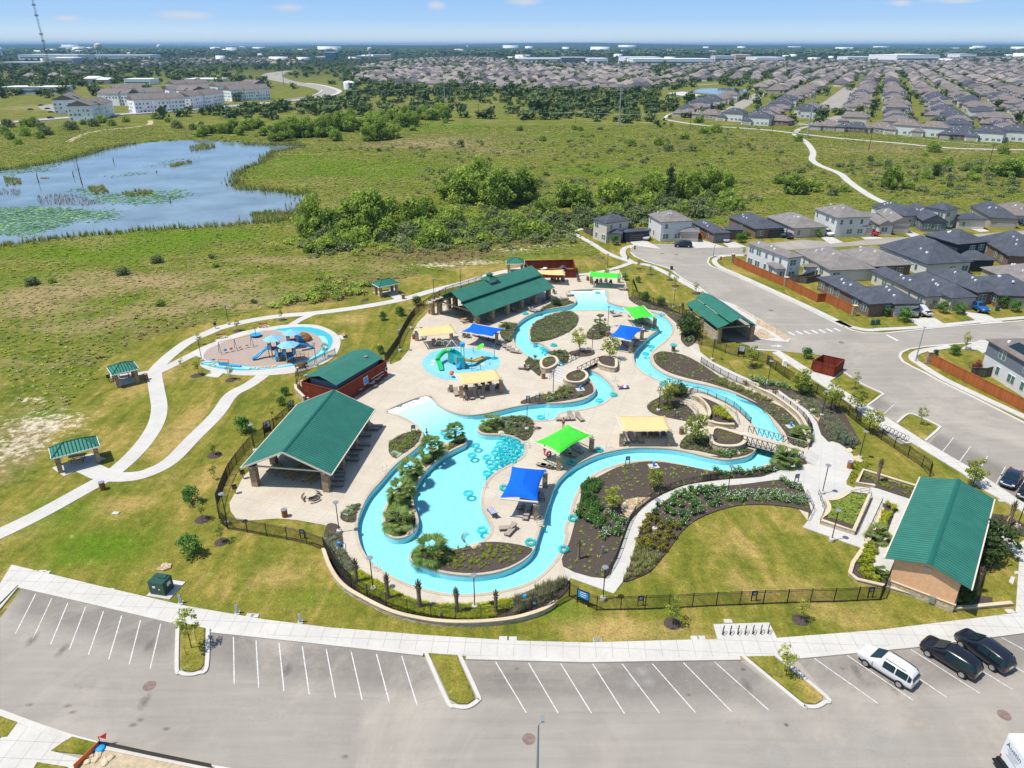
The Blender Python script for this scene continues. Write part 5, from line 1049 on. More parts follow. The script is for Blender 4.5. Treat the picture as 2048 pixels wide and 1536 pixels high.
wall('stone planter with shrubs left of the small bridge steps',sm(K3([(1475,1120),(1540,1085),(1610,1090),(1625,1150),(1540,1200),(1480,1185)]),3),.9,.35,soil=True,closed=True,cat='planter',name='stone_planter')
wall('stone planter with shrubs right of the small bridge steps',sm(K3([(1700,1290),(1735,1245),(1830,1215),(1905,1240),(1915,1290),(1850,1335),(1740,1330)]),3),.9,.35,soil=True,closed=True,cat='planter',name='stone_planter')
wall('curved stone planter at the far end of the small bridge',sm(K4([(265,915),(310,880),(430,900),(448,950),(430,1000),(300,970)]),3),.9,.35,soil=True,closed=True,cat='planter',name='stone_planter')
wall('curved stone wall beside the ramp down to the river',sm(K8([(1575,290),(1650,320),(1720,390),(1745,470),(1710,530),(1850,570),(1985,575)]),4,False),.8,.35)
wall('stone retaining wall curving under the fenced walkway',sm(L1([(420,-60),(560,15),(700,80),(850,185),(960,280),(1030,390),(1060,490),(1050,560)]),4,False),.7,.35)
wall('large tan walled planter filled with low green groundcover by the restroom',sm(L2([(215,545),(240,600),(230,650),(180,690)]),3,False)+L2([(175,720),(450,812)])+L2([(590,500),(430,470)])+sm(L2([(370,510),(300,540),(215,545)]),3,False)[1:-1],.6,.32,closed=True,soil=True,cat='planter',name='stone_planter')
wall('tan stone border wall of the bed beside the restroom walkway',L2([(1005,420),(535,275),(480,385),(635,410)]),.4,.28)
wall('tan stone border wall at the front of the restroom beds',sm(L2([(700,600),(590,855),(420,1155),(720,1262),(1000,1345),(1200,1425),(1330,1450),(1800,1408)]),3,False),.3,.28)
wall('stone retaining wall below the pump house fence',K2([(1120,1000),(1040,920),(1035,880)]),1.0,.3)
for nm,pts in (('boulder',()),):
 bmk=bmesh.new();bmesh.ops.create_icosphere(bmk,subdivisions=2,radius=.5)
 for v in bmk.verts:v.co*=rs.uniform(.8,1.15);v.co.z*=.7
 me=bpy.data.meshes.new('boulder');bmk.to_mesh(me);bmk.free();me.materials.append(M['limestone'])
for i,(x,y)in enumerate(L1([(1025,155),(1100,210),(1540,690),(1455,600),(960,120)])+K5([(800,1198)])+K7([(1280,425),(725,615),(520,780),(420,975),(400,1190),(385,1375),(740,545)])+L3([(1210,345)])):
 o=ob('boulder',me,None);o.location=(x,y,.12);o.rotation_euler=(0,0,i);o.scale=(1+.3*(i%3),1,.7+.2*(i%2));props(o,('pale limestone boulder beside the planted walkway' if i<6 else 'pale flat limestone boulder at a planting bed edge'),'boulder','boulders in the planting beds')
 # --------------------- trees and shrubs, one object each
def spread(n,w,h,cr,seed):return crown_pts(n,w,h*.55,h*.5,cr,seed,'dome')
wild=[Kind(plant('wild_tree','wild tree with a broad rounded olive green crown in the meadow grove','tree',spread(44+5*i,4.4,8,1.6,50+i),74,.4,'leaf_wild',60+i,(5.5,.28,8)))for i in range(4)]
dark=Kind(plant('dark_tree','upright dark blue-green tree in the meadow grove','tree',crown_pts(30,2.6,5.2,5.4,1.1,71,'cone'),46,.3,'leaf_dark',72,(7,.25,6)))
wsh=[Kind(plant('wild_shrub','wild green shrub in the meadow','shrub',crown_pts(18,1.6,.95,.85,.75,80+i,'dome'),50,.22,('leaf_wild','leaf_sage','leaf_sage')[i],84+i,(1.2,.07,4)))for i in range(3)]
sapl=[Kind(plant('young_tree','x','tree',crown_pts(15,.85,1.25,2.5,.38,90+i),20,.13,'leaf_young',94+i,(3.2,.045,8)))for i in range(3)]
bushy=[Kind(plant('bush','x','bush',crown_pts(24,1.05,1.2,1.3,.5,100+i,'dome'),34,.16,'leaf_shrub',104+i,(1.6,.07,6)))for i in range(2)]
crape=Kind(plant('tree','x','tree',crown_pts(26,1.35,1.5,2.5,.52,111),30,.16,'leaf_young',112,(2.6,.08,9)))
dbush=Kind(plant('dark_bush','x','bush',crown_pts(34,1.5,1.5,1.6,.6,113,'dome'),40,.17,'leaf_dark',114,(1.8,.1,6)))
GR='wild trees of the meadow groves'
WT=[(627,472,80,62,0),(668,472,60,52,1),(703,455,66,58,2),(745,470,92,74,3),(722,432,50,60,1),(790,452,60,60,0),(828,458,70,58,2),(852,442,50,42,1),(772,475,42,50,3),(900,397,55,52,0),(930,407,70,66,1),(965,392,78,66,2),(1000,412,76,76,3),(1036,407,70,66,0),(1056,402,58,48,1),(985,372,40,50,2),(940,372,42,58,3),(1130,412,50,58,0),(1160,417,48,50,1),(1240,407,54,58,2),(1214,402,44,50,3),(1295,397,50,50,0),(1312,402,58,44,1),(1362,397,55,46,2),(1386,400,60,54,3),(1420,397,66,54,0),(1446,397,58,44,1),(1590,387,40,45,2),(1780,377,45,42,3),(2010,352,34,64,0),(2038,347,34,56,1),(1622,382,26,38,2),(690,476,40,44,2),(650,500,28,40,1),(870,470,32,44,3),(905,440,30,44,2),(1085,425,30,40,1),(760,280,42,40,0),(738,282,36,34,1),(785,276,32,36,2),(672,282,24,24,3)]
rs=random.Random(9)
for i in range(30):
 u=i/29;WT.append((560+330*u+rs.uniform(-8,8),282-46*u+rs.uniform(-6,8),rs.uniform(30,44)-10*u,rs.uniform(34,46)-12*u,rs.randrange(4)))
for i in range(16):WT.append((400+11*i+rs.uniform(-5,5),262+rs.uniform(-6,14),rs.uniform(14,24),rs.uniform(20,30),rs.randrange(4)))
def size_at(x,y,hp,wp):
 X,Y=P(x,y);dep=Y*CP+CAM_H*SP;m=dep/FPX
 return X,Y,hp*m*1.05,wp*m
LBL=('wild tree with a broad rounded olive green crown in the meadow grove','tree of the dark green line of trees beyond the pond','low tree at the far end of the pond')
for i,(x,y,hp,wp,k)in enumerate(WT):
 X,Y,h,w_=size_at(x,y,hp,wp);g=0 if i<41 else 1 if i<71 else 2
 wild[k].at(X,Y,0,rs.uniform(0,6.28),LBL[g],(w_/9.2,w_/9.2,h/9.6),(GR,'tree line beyond the pond','low trees at the pond end')[g])
X,Y,h,w_=size_at(627,472,80,62)
big_pale=[o for o in bpy.data.objects if o.name.startswith('wild_tree')and abs(o.location.x-X)<.01][0];big_pale['label']='big pale green tree nearest the right tip of the pond'
for i,(x,y,hp,wp,l)in enumerate(((1337,402,74,34,'tall upright dark blue-green tree among the olive grove behind the houses'),(1870,352,26,24,'small dark green tree in the meadow near the right edge'),(1572,387,26,18,'small dark green tree left of the winding trail shrubs'))):
 X,Y,h,w_=size_at(x,y,hp,wp);dark.at(X,Y,0,i,l,(w_/5.6,w_/5.6,h/11))
TRAIL=B3([(870,690),(930,730),(965,780),(960,820),(1000,850),(1100,890)])+PX([(1700,365),(1740,392),(1775,408),(1830,430)])
for poly,cnt,s0,s1 in ((PX([(600,470),(860,455),(1180,430),(1330,405),(1480,400),(1470,420),(1180,470),(900,490),(620,505)]),140,1.,2.2),(PX([(640,300),(1500,260),(1580,330),(1150,370),(880,330)]),26,.4,.9),(PX([(1500,320),(1900,310),(2048,340),(2048,390),(1700,395),(1550,400)]),34,.6,1.5),(PX([(0,500),(500,490),(700,560),(400,640),(0,640)]),5,.4,.7)):
 for X,Y in in_poly(poly,cnt):
  if near_line(X,Y,TRAIL,5):continue
  k=rs.choice((0,0,0,1,1,2));s=rs.uniform(s0,s1)
  wsh[k].at(X,Y,0,rs.uniform(0,6.28),('green wild shrub in the rough meadow','olive green wild shrub in the rough meadow','grey green wild shrub in the rough meadow')[k],(s,s,s*rs.uniform(.75,1.25)),('green wild shrubs','olive wild shrubs','grey wild shrubs')[k])
for x,y in B1([(60,815),(150,795),(235,810),(110,845),(50,745),(150,745),(240,750),(400,745),(490,730),(545,740),(600,720),(655,735),(740,715),(30,785),(910,695),(980,715),(1040,750),(200,740),(270,790),(420,760),(1130,760),(1180,740),(1230,770),(1290,760),(1340,770)]):
 s=rs.uniform(1.3,2.6);wsh[rs.choice((0,0,1))].at(x,y,0,rs.uniform(0,6),'dark bushy shrub between the pond and the highway',(s,s,s*1.1),'shrubs below the highway')
for x,y in B4([(920,835),(190,965),(720,905)]):wsh[1].at(x,y,0,1,'sparse wild shrub standing alone in the left meadow',.95,'lone shrubs in the left meadow')
for x,y,s in [(*q,1.)for q in B2([(850,720),(940,845),(660,765),(1285,765),(1420,825),(1640,765),(1755,760),(1640,620),(1605,760)])]+[(*q,1.2)for q in B3([(170,745),(30,750),(345,775),(405,685),(465,680),(305,715),(220,775),(890,725),(1585,780),(1640,860),(1940,790),(380,630)])]:wsh[rs.choice((0,1))].at(x,y,0,rs.uniform(0,6),'dark lone shrub dotted in the far meadow',s*rs.uniform(1.2,2.),'shrubs dotted over the far meadow')
YT='young trees planted in the park lawns'
def sap(p,label,s=1.,k=None,stakes=True,group=None):
 sapl_k=sapl[rs.randrange(3)if k is None else k];o=sapl_k.at(p[0],p[1],.02,rs.uniform(0,6),label,s*.8,group)
 if stakes:
  for d in (-1,1):mb=MB();mb.tube([(d*.75,0,0),(d*.75,0,1.1)],.03,5);ob('stake',mb,M['tan_wood'],o)
 return o
for p,l,s in zip(K1([(1825,1325),(1830,1530),(785,680),(1700,640),(1975,680),(1705,385),(1550,570)])+L5([(1257,248),(1375,385)])+K2([(800,1160),(465,300),(900,195),(230,1510),(1320,555)]),('thin bare young tree between the two lower footpath bends','sparse brownish young tree beside the pavilion fence','thin staked young tree left of the square picnic shelter','leafy young tree at the pond side of the playground path','slim young tree on the lawn below the playground','young tree between the two footpaths above the fork','thin young tree at the footpath fork','small young tree outside the curve of the pavilion fence','thin staked young tree just below the curved fence corner','small young tree against the pavilion fence','young tree above the playground swings','young tree above the playground canopies','bare young tree right of the lower footpath','pale sparse young tree at the right end of the playground'),(.7,.85,.6,1.05,.95,.85,.55,.9,.9,.7,.8,.85,.6,.9)):sap(p,l,s)
for p,l,s in zip(B5([(345,1015),(380,1050)])+B6([(475,735),(560,780),(705,820),(745,865),(900,920)])+K5([(780,665),(1270,940),(1610,372)])+L4([(1005,1020),(1905,990)])+B6([(1250,640)]),('thin young tree left of the upper picnic shelter path','thin young tree below the upper picnic shelter','young tree nearest the cul-de-sac on the street verge','sparse young tree second from the cul-de-sac on the lawn','young tree beside the mailbox on the street verge','thin young tree midway along the street lawn','young tree right behind the green street canopy','young tree on the kerb lawn below the dumpster enclosure','young tree on the small island between the right parking bays','taller young tree in front of the solar panelled house','bright green young tree in a mulch ring below the front fence','small pale young tree right of the bike rack pad','slim young tree at the corner of the white house'),(.65,.6,.85,.9,.8,.85,.95,1.,1.0,1.15,1.15,.85,.8)):sap(p,l,s)
for p,l,s,k in [(L5([(1190,1047)])[0],'leafy tree on the left car park island casting a dappled shadow',1.18,0),(L8([(415,592)])[0],'young tree on the right car park island',.95,1)]:sap(p,l,s*1.25,k,False)
BL='bush'
for p,l,s,k in [(L5([(1195,140)])[0],'round dark bush on the lawn left of the curved fence, the upper one',1.15,0),(L5([(1185,465)])[0],'biggest round bush on the left lawn',1.35,1),(K2([(520,1295)])[0],'spiky bush beside the pavilion fence lamp',1.25,0),(K2([(930,930)])[0],'small dark bush below the pump house wall',.75,1),(K2([(900,1025)])[0],'small dark bush second below the pump house wall',.75,0),(K2([(990,1065)])[0],'small bush beside the pavilion notice sign',.8,1),(K2([(1880,195)])[0],'dark bush on the lawn above the pump house',.9,0),(K2([(2035,140)])[0],'dark bush at the upper right of the lawn near the fence',.85,1),(K2([(1860,525)])[0],'dark bush at the back corner of the pump house',.8,0),(K3([(265,540)])[0],'spiky dark bush beside the long fence near the pergola',1.1,1),(K3([(105,640)])[0],'dark bush on the lawn left of the long curved fence',.95,0),(B6([(520,980)])[0],'round bush behind the black feather flag',1.1,0),(B6([(640,1010)])[0],'round bush right of the black feather flag',1.05,1),(B6([(470,838)])[0],'small bush on the street lawn above the flag',.75,0),(B6([(370,820)])[0],'bush right of the top green shade sail',.9,1),(K5([(420,440)])[0],'bright round bush left of the dumpster enclosure',1.05,0),(K5([(1525,410)])[0],'dark young bush beside the solar house driveway',1.,1)]:bushy[k].at(p[0],p[1],.02,rs.uniform(0,6),l,s*.8)
for p,l,s in [(K4([(95,795)])[0],'leafy yellow green tree left of the small bridge',1.05),(K4([(385,880)])[0],'leafy yellow green tree right of the small bridge',1.1),(K4([(945,1325)])[0],'leafy tree in the bed above the brown chairs sail',1.1),(K8([(1600,735)])[0],'broad yellow green tree beside the round stone planter',1.2),(K8([(1200,1165)])[0],'small round yellow green tree in the wide mulch bed, upper one',.75),(K8([(805,1385)])[0],'small round yellow green tree in the wide mulch bed, lower one',.8),(K5([(370,700)])[0],'green tree beside the walkway near the street sidewalk',1.05),(K5([(600,825)])[0],'pale green tree at the lamp by the bollards bed',1.1),(K5([(790,840)])[0],'dark tree on the sidewalk side of the right fence',.95),(K5([(895,1000)])[0],'sparse tree inside the right fence near the bike loops',.95),(K5([(1660,1400)])[0],'tree between the restroom roof and parked dark sedan',.95),(K4([(1770,945)])[0],'thin tree on the lawn inside the street fence',.9),(K4([(360,60)])[0],'tree hidden behind the top green shade sail',.5)]:crape.at(p[0],p[1],.1,rs.uniform(0,6),l,s)
for p,l,s in [(L2([(1620,960)])[0],'large dark bush against the right side of the restroom',1.35),(L2([(1560,1060)])[0],'dark bush at the lower right wall of the restroom',1.),(B6([(850,1240)])[0],'tall dark shrub beside the street canopy',1.35),(B6([(840,1180)])[0],'dark shrub behind the tall one at the street canopy',1.1),(L2([(1395,1380)])[0],'dark ivy bush at the restroom corner',.7),(K3([(1620,545)])[0],'round dark bush in the top left bed by the river',.6),(K8([(1450,260)])[0],'dark bush beside the ramp rail',.8),(K5([(405,715)])[0],'dark bush along the fenced walkway',.8)]:dbush.at(p[0],p[1],.08,rs.uniform(0,6),l,s)
for p,l in zip(B6([(295,560),(395,520),(705,510),(815,512),(1235,540),(1280,510),(1470,495),(1690,480),(1810,500),(1660,470)])+B7([(745,485),(1320,440),(1580,430),(1665,425),(1870,420),(1950,425),(1005,1090),(1150,1130),(1440,1070),(1560,1075),(1875,1030),(1975,1060),(1340,1030),(1530,410)]),['front yard tree of the cul-de-sac corner house','front yard tree beside the cul-de-sac driveway','front yard shrub of the white two storey house','round tree by the white house garage','front yard tree right of the silver sedan','second front yard tree right of the silver sedan','round tree in front of the arched entry house','leafy tree in front of the grey roofed house','tree left of the white parked car','dark leafy tree at the grey roofed house window','front yard tree left of the red pickup','front yard shrub of the steep slate roofed house','front yard tree right of the white car','second front yard tree right of the white car','tree in front of the brick fronted house','tree left of the far dark sedan','leafy yard tree in front of the brick corner house','yard tree left of the white pickup','yard tree right of the white pickup','second yard tree right of the white pickup','yard tree right of the blue pickup','yard tree at the right edge near the green utility box','lime green shrub below the tan house window','shrub in front of the pale green house']):bushy[rs.randrange(2)].at(p[0],p[1],.02,rs.uniform(0,6),l,rs.uniform(.85,1.25))
o=plant('red_shrub','reddish purple shrub beside the solar panelled house','shrub',crown_pts(14,1.,.8,1.,.45,130),26,.15,'leaf_red' if 'leaf_red' in M else surf_leaf('leaf_red',(.10,.02,.02),(.17,.05,.04),(.24,.09,.06)).name,131,(1.,.05,3));o.location=(*K5([(1685,510)])[0],0)
# palms
pk=Kind(palm(1.6,1.75,34,140,'x'));pl_=Kind(palm(.45,1.5,30,141,'x',.18));pt=Kind(palm(3.1,1.25,22,142,'x',.16))
for k,p,l,s in [(pk,K7([(835,492)])[0],'fan palm at the upper tip of the lagoon island',.85),(pk,K7([(600,675)])[0],'fan palm second from the top of the lagoon island',1.05),(pk,K7([(400,885)])[0],'fan palm in the middle of the lagoon island',1.),(pk,K7([(312,1120)])[0],'biggest fan palm on the lower lagoon island',1.1),(pl_,K7([(275,1330)])[0],'low wide fan palm at the bottom of the lagoon island',1.3),(pl_,L3([(890,425)])[0],'large low fan palm at the left tip of the front bed',1.5),(pl_,K7([(1185,370)])[0],'fan palm in the bed above the floating tubes',1.15),(pt,K4([(285,635)])[0],'tall slim palm in the small oval deck bed',1.),(pl_,L1([(830,725)])[0],'low fan palm at the right end of the truss bridge',1.4),(pl_,L1([(985,480)])[0],'low fan palm under the walkway end of the truss bridge',1.1),(pl_,L2([(660,850)])[0],'leafy sago palm beside the restroom ramp',1.),(pl_,L2([(680,1160)])[0],'dark sago palm near the restroom corner',.6),(pl_,K3([(1110,765)])[0],'spiky palm right of the royal blue sail',.8)]:k.at(p[0],p[1],.1,rs.uniform(0,6),l,s)
def bare_palm(seed):
 r_=random.Random(seed);o=T('trimmed_palm','x','palm',group='trimmed palms');mb=MB();h=2.3;mb.tube([(0,0,-.05),(0,0,.4),(0,0,1.3),(0,0,h)],[.26,.2,.17,.2],9);ob('trunk',mb,M['palm_trunk'],o,True)
 mb=MB()
 for k in range(26):a=k*2.4;z=h-.5+k*.035;l=r_.uniform(.12,.3)*(1-k/45);mb.tube([(.14*math.cos(a),.14*math.sin(a),z),((.14+l)*math.cos(a),(.14+l)*math.sin(a),z+.28)],[.05,.02],4)
 mb.tube([(0,0,h),(0,0,h+.75)],[.15,.03],6);ob('frond_stubs',mb,M['bark'],o)
 return o
bp=Kind(bare_palm(3))
for p,l,s in [(L3([(345,610)])[0],'leftmost trimmed bare palm trunk along the front fence',1.05),(L3([(572,730)])[0],'trimmed bare palm trunk second along the front fence',1.1),(L3([(803,795)])[0],'trimmed bare palm trunk in the middle of the front fence',1.2),(L3([(1075,832)])[0],'trimmed bare palm trunk left of the front pole lamp',1.1),(L3([(1360,832)])[0],'trimmed bare palm trunk right of the front pole lamp',.98),(L4([(342,562)])[0],'trimmed bare palm trunk in the wide mulch bed',.85),(L2([(652,362)])[0],'tall trimmed palm trunk in the bed by the restroom walkway',1.15),(L2([(1770,735)])[0],'propped trimmed palm trunk behind the restroom',1.15),(L2([(1490,1305)])[0],'leaning trimmed palm trunk at the restroom front corner',1.1),(K4([(1085,478)])[0],'trimmed palm trunk beside the street canopy wall',1.15)]:bp.at(p[0],p[1],.1,rs.uniform(0,6),l,s)
o=bpy.data.objects[[q.name for q in bpy.data.objects if q.get('label','').startswith('propped')][0]]
for a in (0.5,2.6,4.7):mb=MB();mb.tube([(1.2*math.cos(a),1.2*math.sin(a),0),(.15*math.cos(a),.15*math.sin(a),1.2)],.05,5);ob('prop',mb,M['tan_wood'],o)
# flowering and clipped shrubs of the beds
def flower_bush(seed,nf):
 o=plant('rose_bush','x','shrub',crown_pts(11,.42,.34,.42,.24,seed,'dome'),22,.095,'leaf_shrub',seed,None,crown='foliage');r_=np.random.RandomState(seed)
 if nf:
  d=r_.normal(size=(nf,3));d[:,2]=abs(d[:,2])*.8;d/=np.linalg.norm(d,axis=1)[:,None];p=d*np.array([.6,.6,.52])+(0,0,.34)
  V,F,q=leaves([(*a,.03)for a in p],3,.05,seed,up=.8);ob('flowers',mesh_np('flowers',V,F,M['flower'],{'rnd':q}),None,o)
 return o
rose=[Kind(flower_bush(150,26)),Kind(flower_bush(151,12)),Kind(flower_bush(152,0))]
def bedfill(kinds,pts,label,group,s0=.8,s1=1.2,z=.1):
 for x,y in pts:rs.choice(kinds).at(x,y,z,rs.uniform(0,6),label,rs.uniform(s0,s1),group)
bedfill(rose[:1],L4([(x+rs.uniform(-8,8),y+rs.uniform(-6,6))for x,y in [(1440,115),(1480,130),(1510,125),(1545,100),(1580,130),(1630,105),(1690,105),(1660,145),(1735,110),(1740,150),(1775,110),(1800,150),(1420,150),(1780,20),(1840,45),(1905,65),(1840,130),(1880,165),(1905,130),(1940,180),(1900,180),(1930,150),(1600,145),(1500,150),(1455,145),(1720,130)]]),'white flowering rose bush in the bed above the oval lawn','white roses above the oval lawn',.75,1.15)
bedfill(rose[1:2],L4([(x+rs.uniform(-8,8),y+rs.uniform(-6,6))for x,y in [(1000,140),(1040,120),(1090,95),(1130,90),(1160,110),(1200,80),(1240,75),(1280,65),(1310,80),(1225,100),(1270,100),(1080,130),(1120,150),(1160,150),(1000,180),(940,190),(900,200),(870,240),(960,240),(1010,250),(1060,250),(1100,260),(1150,245),(1200,215),(1210,235),(1280,200),(1330,185),(1310,140),(1250,150),(1370,110),(1350,80),(1180,185),(1060,190),(1100,290),(1060,315),(1000,310),(1150,190)]]),'dark green rose bush with few flowers along the curved path','dark rose bushes along the curved path',.8,1.25)
bedfill(rose[:2],L4([(x+rs.uniform(-8,8),y+rs.uniform(-6,6))for x,y in [(545,250),(580,275),(600,300),(640,320),(650,300),(590,400),(510,410),(530,385),(620,350),(610,380),(545,330),(450,305)]]),'white flowering bush beside the path rail in the wide bed','white flowering bushes in the wide bed',.85,1.25)
bedfill(rose[2:],L4([(x+rs.uniform(-8,8),y+rs.uniform(-6,6))for x,y in [(400,40),(430,30),(380,70),(430,75),(470,60),(490,35),(415,110),(375,150),(395,150),(450,150),(410,185),(350,205),(400,215),(470,230),(345,255),(430,245),(400,285),(480,290),(505,300),(480,340),(440,260),(390,110),(460,90),(490,215),(455,200)]]),'plain dark green shrub in the wide mulch bed beside the river','green shrubs in the wide bed',.9,1.35)
bedfill(rose[:2],L1([(150,800),(180,830),(220,830),(260,850),(350,820),(390,800),(420,830),(460,830),(600,800),(640,790),(700,790),(540,800)])+L1([(200,625),(240,635),(290,615),(330,620),(270,655)]),'white flowering shrub beside the railing along the river bend','flowering shrubs along the river rail',.8,1.1)
bedfill(rose[:1],K5([(20,605),(60,610),(100,620),(150,640),(180,640),(215,650),(250,655),(280,670),(85,640)]),'white flowering shrub along the fenced walkway','flowering shrubs along the fenced walkway',.9,1.2)
bedfill(rose[:2],K3([(1620,1460),(1690,1450),(1760,1440),(1850,1430),(1560,1480)])+K4([(1140,700),(1160,700),(1180,690)])+K7([(1330,300),(1360,350),(1380,280),(1420,310),(1480,300),(1340,380),(1440,360)])+K3([(1350,1080),(1420,1060),(1600,1030),(1650,1010),(1690,1050)]),'low dark shrub with white flowers in a pool side bed','flowering shrubs in the pool side beds',.7,1.05)
surf_leaf('leaf_gold',(.08,.075,.01),(.15,.135,.018),(.22,.19,.03))
gold=Kind(plant('golden_shrub','x','shrub',crown_pts(10,.42,.32,.4,.26,161,'dome'),24,.09,'leaf_gold',161,None,crown='foliage'))
bedfill([gold],L4([(840,285),(890,300),(810,330),(780,380),(840,370),(920,340),(990,340),(970,380),(1040,355),(895,400),(770,440),(820,430),(880,435),(950,425),(1005,420),(780,470),(830,460),(950,465),(910,480),(860,485),(930,510)]),'golden green rounded shrub below the roses by the path','golden shrubs by the path',.85,1.2)
yew=Kind(plant('clipped_shrub','x','shrub',crown_pts(16,.26,.2,.26,.2,162,'dome'),26,.07,'leaf_lime',162,None,crown='foliage'))
bedfill([yew],L2([(590,905),(560,930),(605,940),(550,970),(590,975),(635,970),(540,1005),(570,1010),(610,1000),(600,1040),(505,1060),(550,1055),(545,1095),(600,1100),(525,1135),(590,1130),(560,1175),(605,1175),(645,1205)]),'small round lime green clipped shrub left of the restroom','round clipped shrubs left of the restroom',.9,1.25)
agv=Kind(palm(.12,.75,16,165,'x',.1));
for q in agv.root.children_recursive:q.data.materials[0]=M['leaf_shrub']
agv.root.name='agave';agv.root['category']='agave';agv.root['group']='spiky plants'
bedfill([agv],L2([(805,1230),(935,1280),(1075,1335),(1215,1385),(1300,1400)]),'spiky green plant in the mulch before the restroom front wall','spiky plants before the restroom',1.,1.4)
bedfill([agv],L1([(1075,175),(1105,235)]),'blue green agave among the cobbles beside the walkway','agaves by the walkway',.7,.8)
# low planting that nobody would count
tf=tuft(16,3,.55,.05,.7);tf2=tuft(12,4,.7,.09,.9)
def cover(name,polys,n,s0,s1,m,label,z=.1,proto=tf,hs=1.):
 tot=sum(abs(area(p))for p in polys);pts=np.concatenate([in_poly(p,max(3,int(n*abs(area(p))/tot)))for p in polys]);k=len(pts);s=RS.uniform(s0,s1,k)
 scatter(name,proto,np.column_stack([pts,np.full(k,z)]),RS.uniform(0,6.28,k),np.stack([s,s,s*hs],1),M[m],label=label,cat='plants')
cover('ground_cover',[L3([(290,540),(370,530),(600,670),(760,745),(950,778),(1250,775),(1470,730),(1480,790),(1300,880),(1000,885),(800,850),(620,800),(540,740),(380,690)])],2600,.3,.55,'leaf_lime','bright yellow green groundcover strip along the front pool fence',proto=tf2)
cover('ornamental_grass',[L4([(745,480),(830,480),(925,550),(850,640),(770,680),(660,715),(700,610)]),K4([(1360,1080),(1500,1070),(1700,1170),(2000,1280),(1900,1290),(1600,1180)]),K3([(1450,1420),(1600,1400),(1700,1330),(1800,1380),(1700,1440),(1500,1470)])],420,.55,.9,'weed_grey','pale ornamental grass clumps in the planting beds')
cover('bed_grass',[L3([(800,400),(960,370),(1250,330),(1560,350),(1540,440),(1200,520),(1000,510)]),ISL_IN,K8([(1170,330),(1400,350),(1450,400),(1200,420)]),K7([(200,500),(480,410),(430,530),(250,640)]),L2([(500,330),(560,290),(980,420),(930,490)]),L1([(1500,700),(1620,690),(1700,750),(1560,800),(1480,930),(1430,920)])],620,.3,.65,'weed_lush','green grass clumps in the mulch of the pool beds')
cover('low_shrubs',[BEDS[4],K3([(1380,800),(1700,800),(1560,880),(1400,900)]),BEDS[5],BEDS[6],BEDS[7],BEDS[14],BEDS[16],BEDS[17],BEDS[8],BEDS[13],BEDS[9],L1([(500,130),(800,250),(950,330),(980,420),(760,300)]),K4([(830,830),(950,810),(960,900),(900,960)])],2100,.3,.65,'leaf_sage','mixed low shrubs filling the pool side beds',proto=tf2)
cover('grey_shrubs',[L1([(850,60),(1100,100),(1300,250),(1480,450),(1540,540),(1400,540),(1250,490),(1180,300)]),L3([(120,220),(230,300),(240,370),(340,500),(280,560),(170,480),(110,340)]),L3([(1500,730),(1880,600),(1800,720),(1500,850)])],1100,.4,.8,'leaf_grey','dark grey green shrubs massed behind the walkway',proto=tf2)
cover('planter_cover',[L2([(235,565),(430,490),(580,505),(445,760),(220,690)])],700,.25,.4,'leaf_wild','low green groundcover filling the tan walled planter',.55,tf2,.5)
cover('planter_shrubs',[L1([(150,455),(380,500),(330,570),(180,560)]),K3([(1490,1120),(1600,1100),(1550,1180)]),K3([(1730,1260),(1890,1240),(1850,1310)]),K8([(1780,400),(1880,390),(1980,530),(1780,470)]),L2([(680,640),(770,660),(700,800),(650,840)]),L2([(710,560),(830,600),(790,650)])],330,.35,.7,'leaf_lime','lime green shrubs growing in the stone planters',.6,tf2)
cover('sparse_plants',[BEDS[0],BEDS[2],BEDS[1],BEDS[3],BEDS[11],BEDS[13]],900,.2,.5,'leaf_wild','sparse small plants dotted over the mulch',.1,tf2)
cover('oleander',[L3([(1500,740),(1640,700),(1620,790),(1500,850)]),L3([(1650,660),(1880,580),(1820,690),(1680,740)])],160,.7,1.2,'leaf_olive','tall oleander shrubs at the front fence gate')
V,F,q=leaves(crown_pts(9,.5,.36,.36,.26,210,'dome'),9,.13,211,jit=.5);SP_=(V,F)
for nm,m,s0,s1,lb,zs in (('scrub','leaf_sage',1.2,3.4,'pale green scrub merging the groves into the meadow',((PX([(590,478),(860,462),(1180,436),(1330,408),(1500,402),(1480,425),(1180,478),(900,498),(610,512)]),620),(PX([(860,340),(1090,360),(1480,365),(1470,410),(1080,430),(850,420)]),330),(PX([(1560,330),(2048,320),(2048,395),(1700,400)]),260),(PX([(640,300),(1500,255),(1600,320),(1150,350)]),200))),('thicket','leaf_wild',1.,2.8,'bright green thicket round the feet of the groves',((PX([(590,480),(860,465),(1180,440),(1180,470),(900,492),(610,508)]),260),(PX([(690,440),(880,400),(1480,385),(1470,408),(1080,425),(850,450)]),260),(PX([(560,610),(700,560),(740,580),(620,615),(430,660)]),90),(PX([(380,280),(900,240),(900,250),(560,300)]),130)))):
 J=np.concatenate([in_poly(z_,n_)for z_,n_ in zs]);J=J+RS.normal(size=J.shape)*3.;J=J[~pip(LAWN,J[:,0],J[:,1])&~pip(POND,J[:,0],J[:,1])];J=np.array([j for j in J if not near_line(j[0],j[1],TRAIL,4)]);n_=len(J);s=RS.uniform(s0,s1,n_)
 scatter(nm,SP_,np.column_stack([J,np.full(n_,-.1)]),RS.uniform(0,6.28,n_),np.stack([s,s,s*RS.uniform(.5,.95,n_)],1),M[m],label=lb,cat='scrub',up=.8)
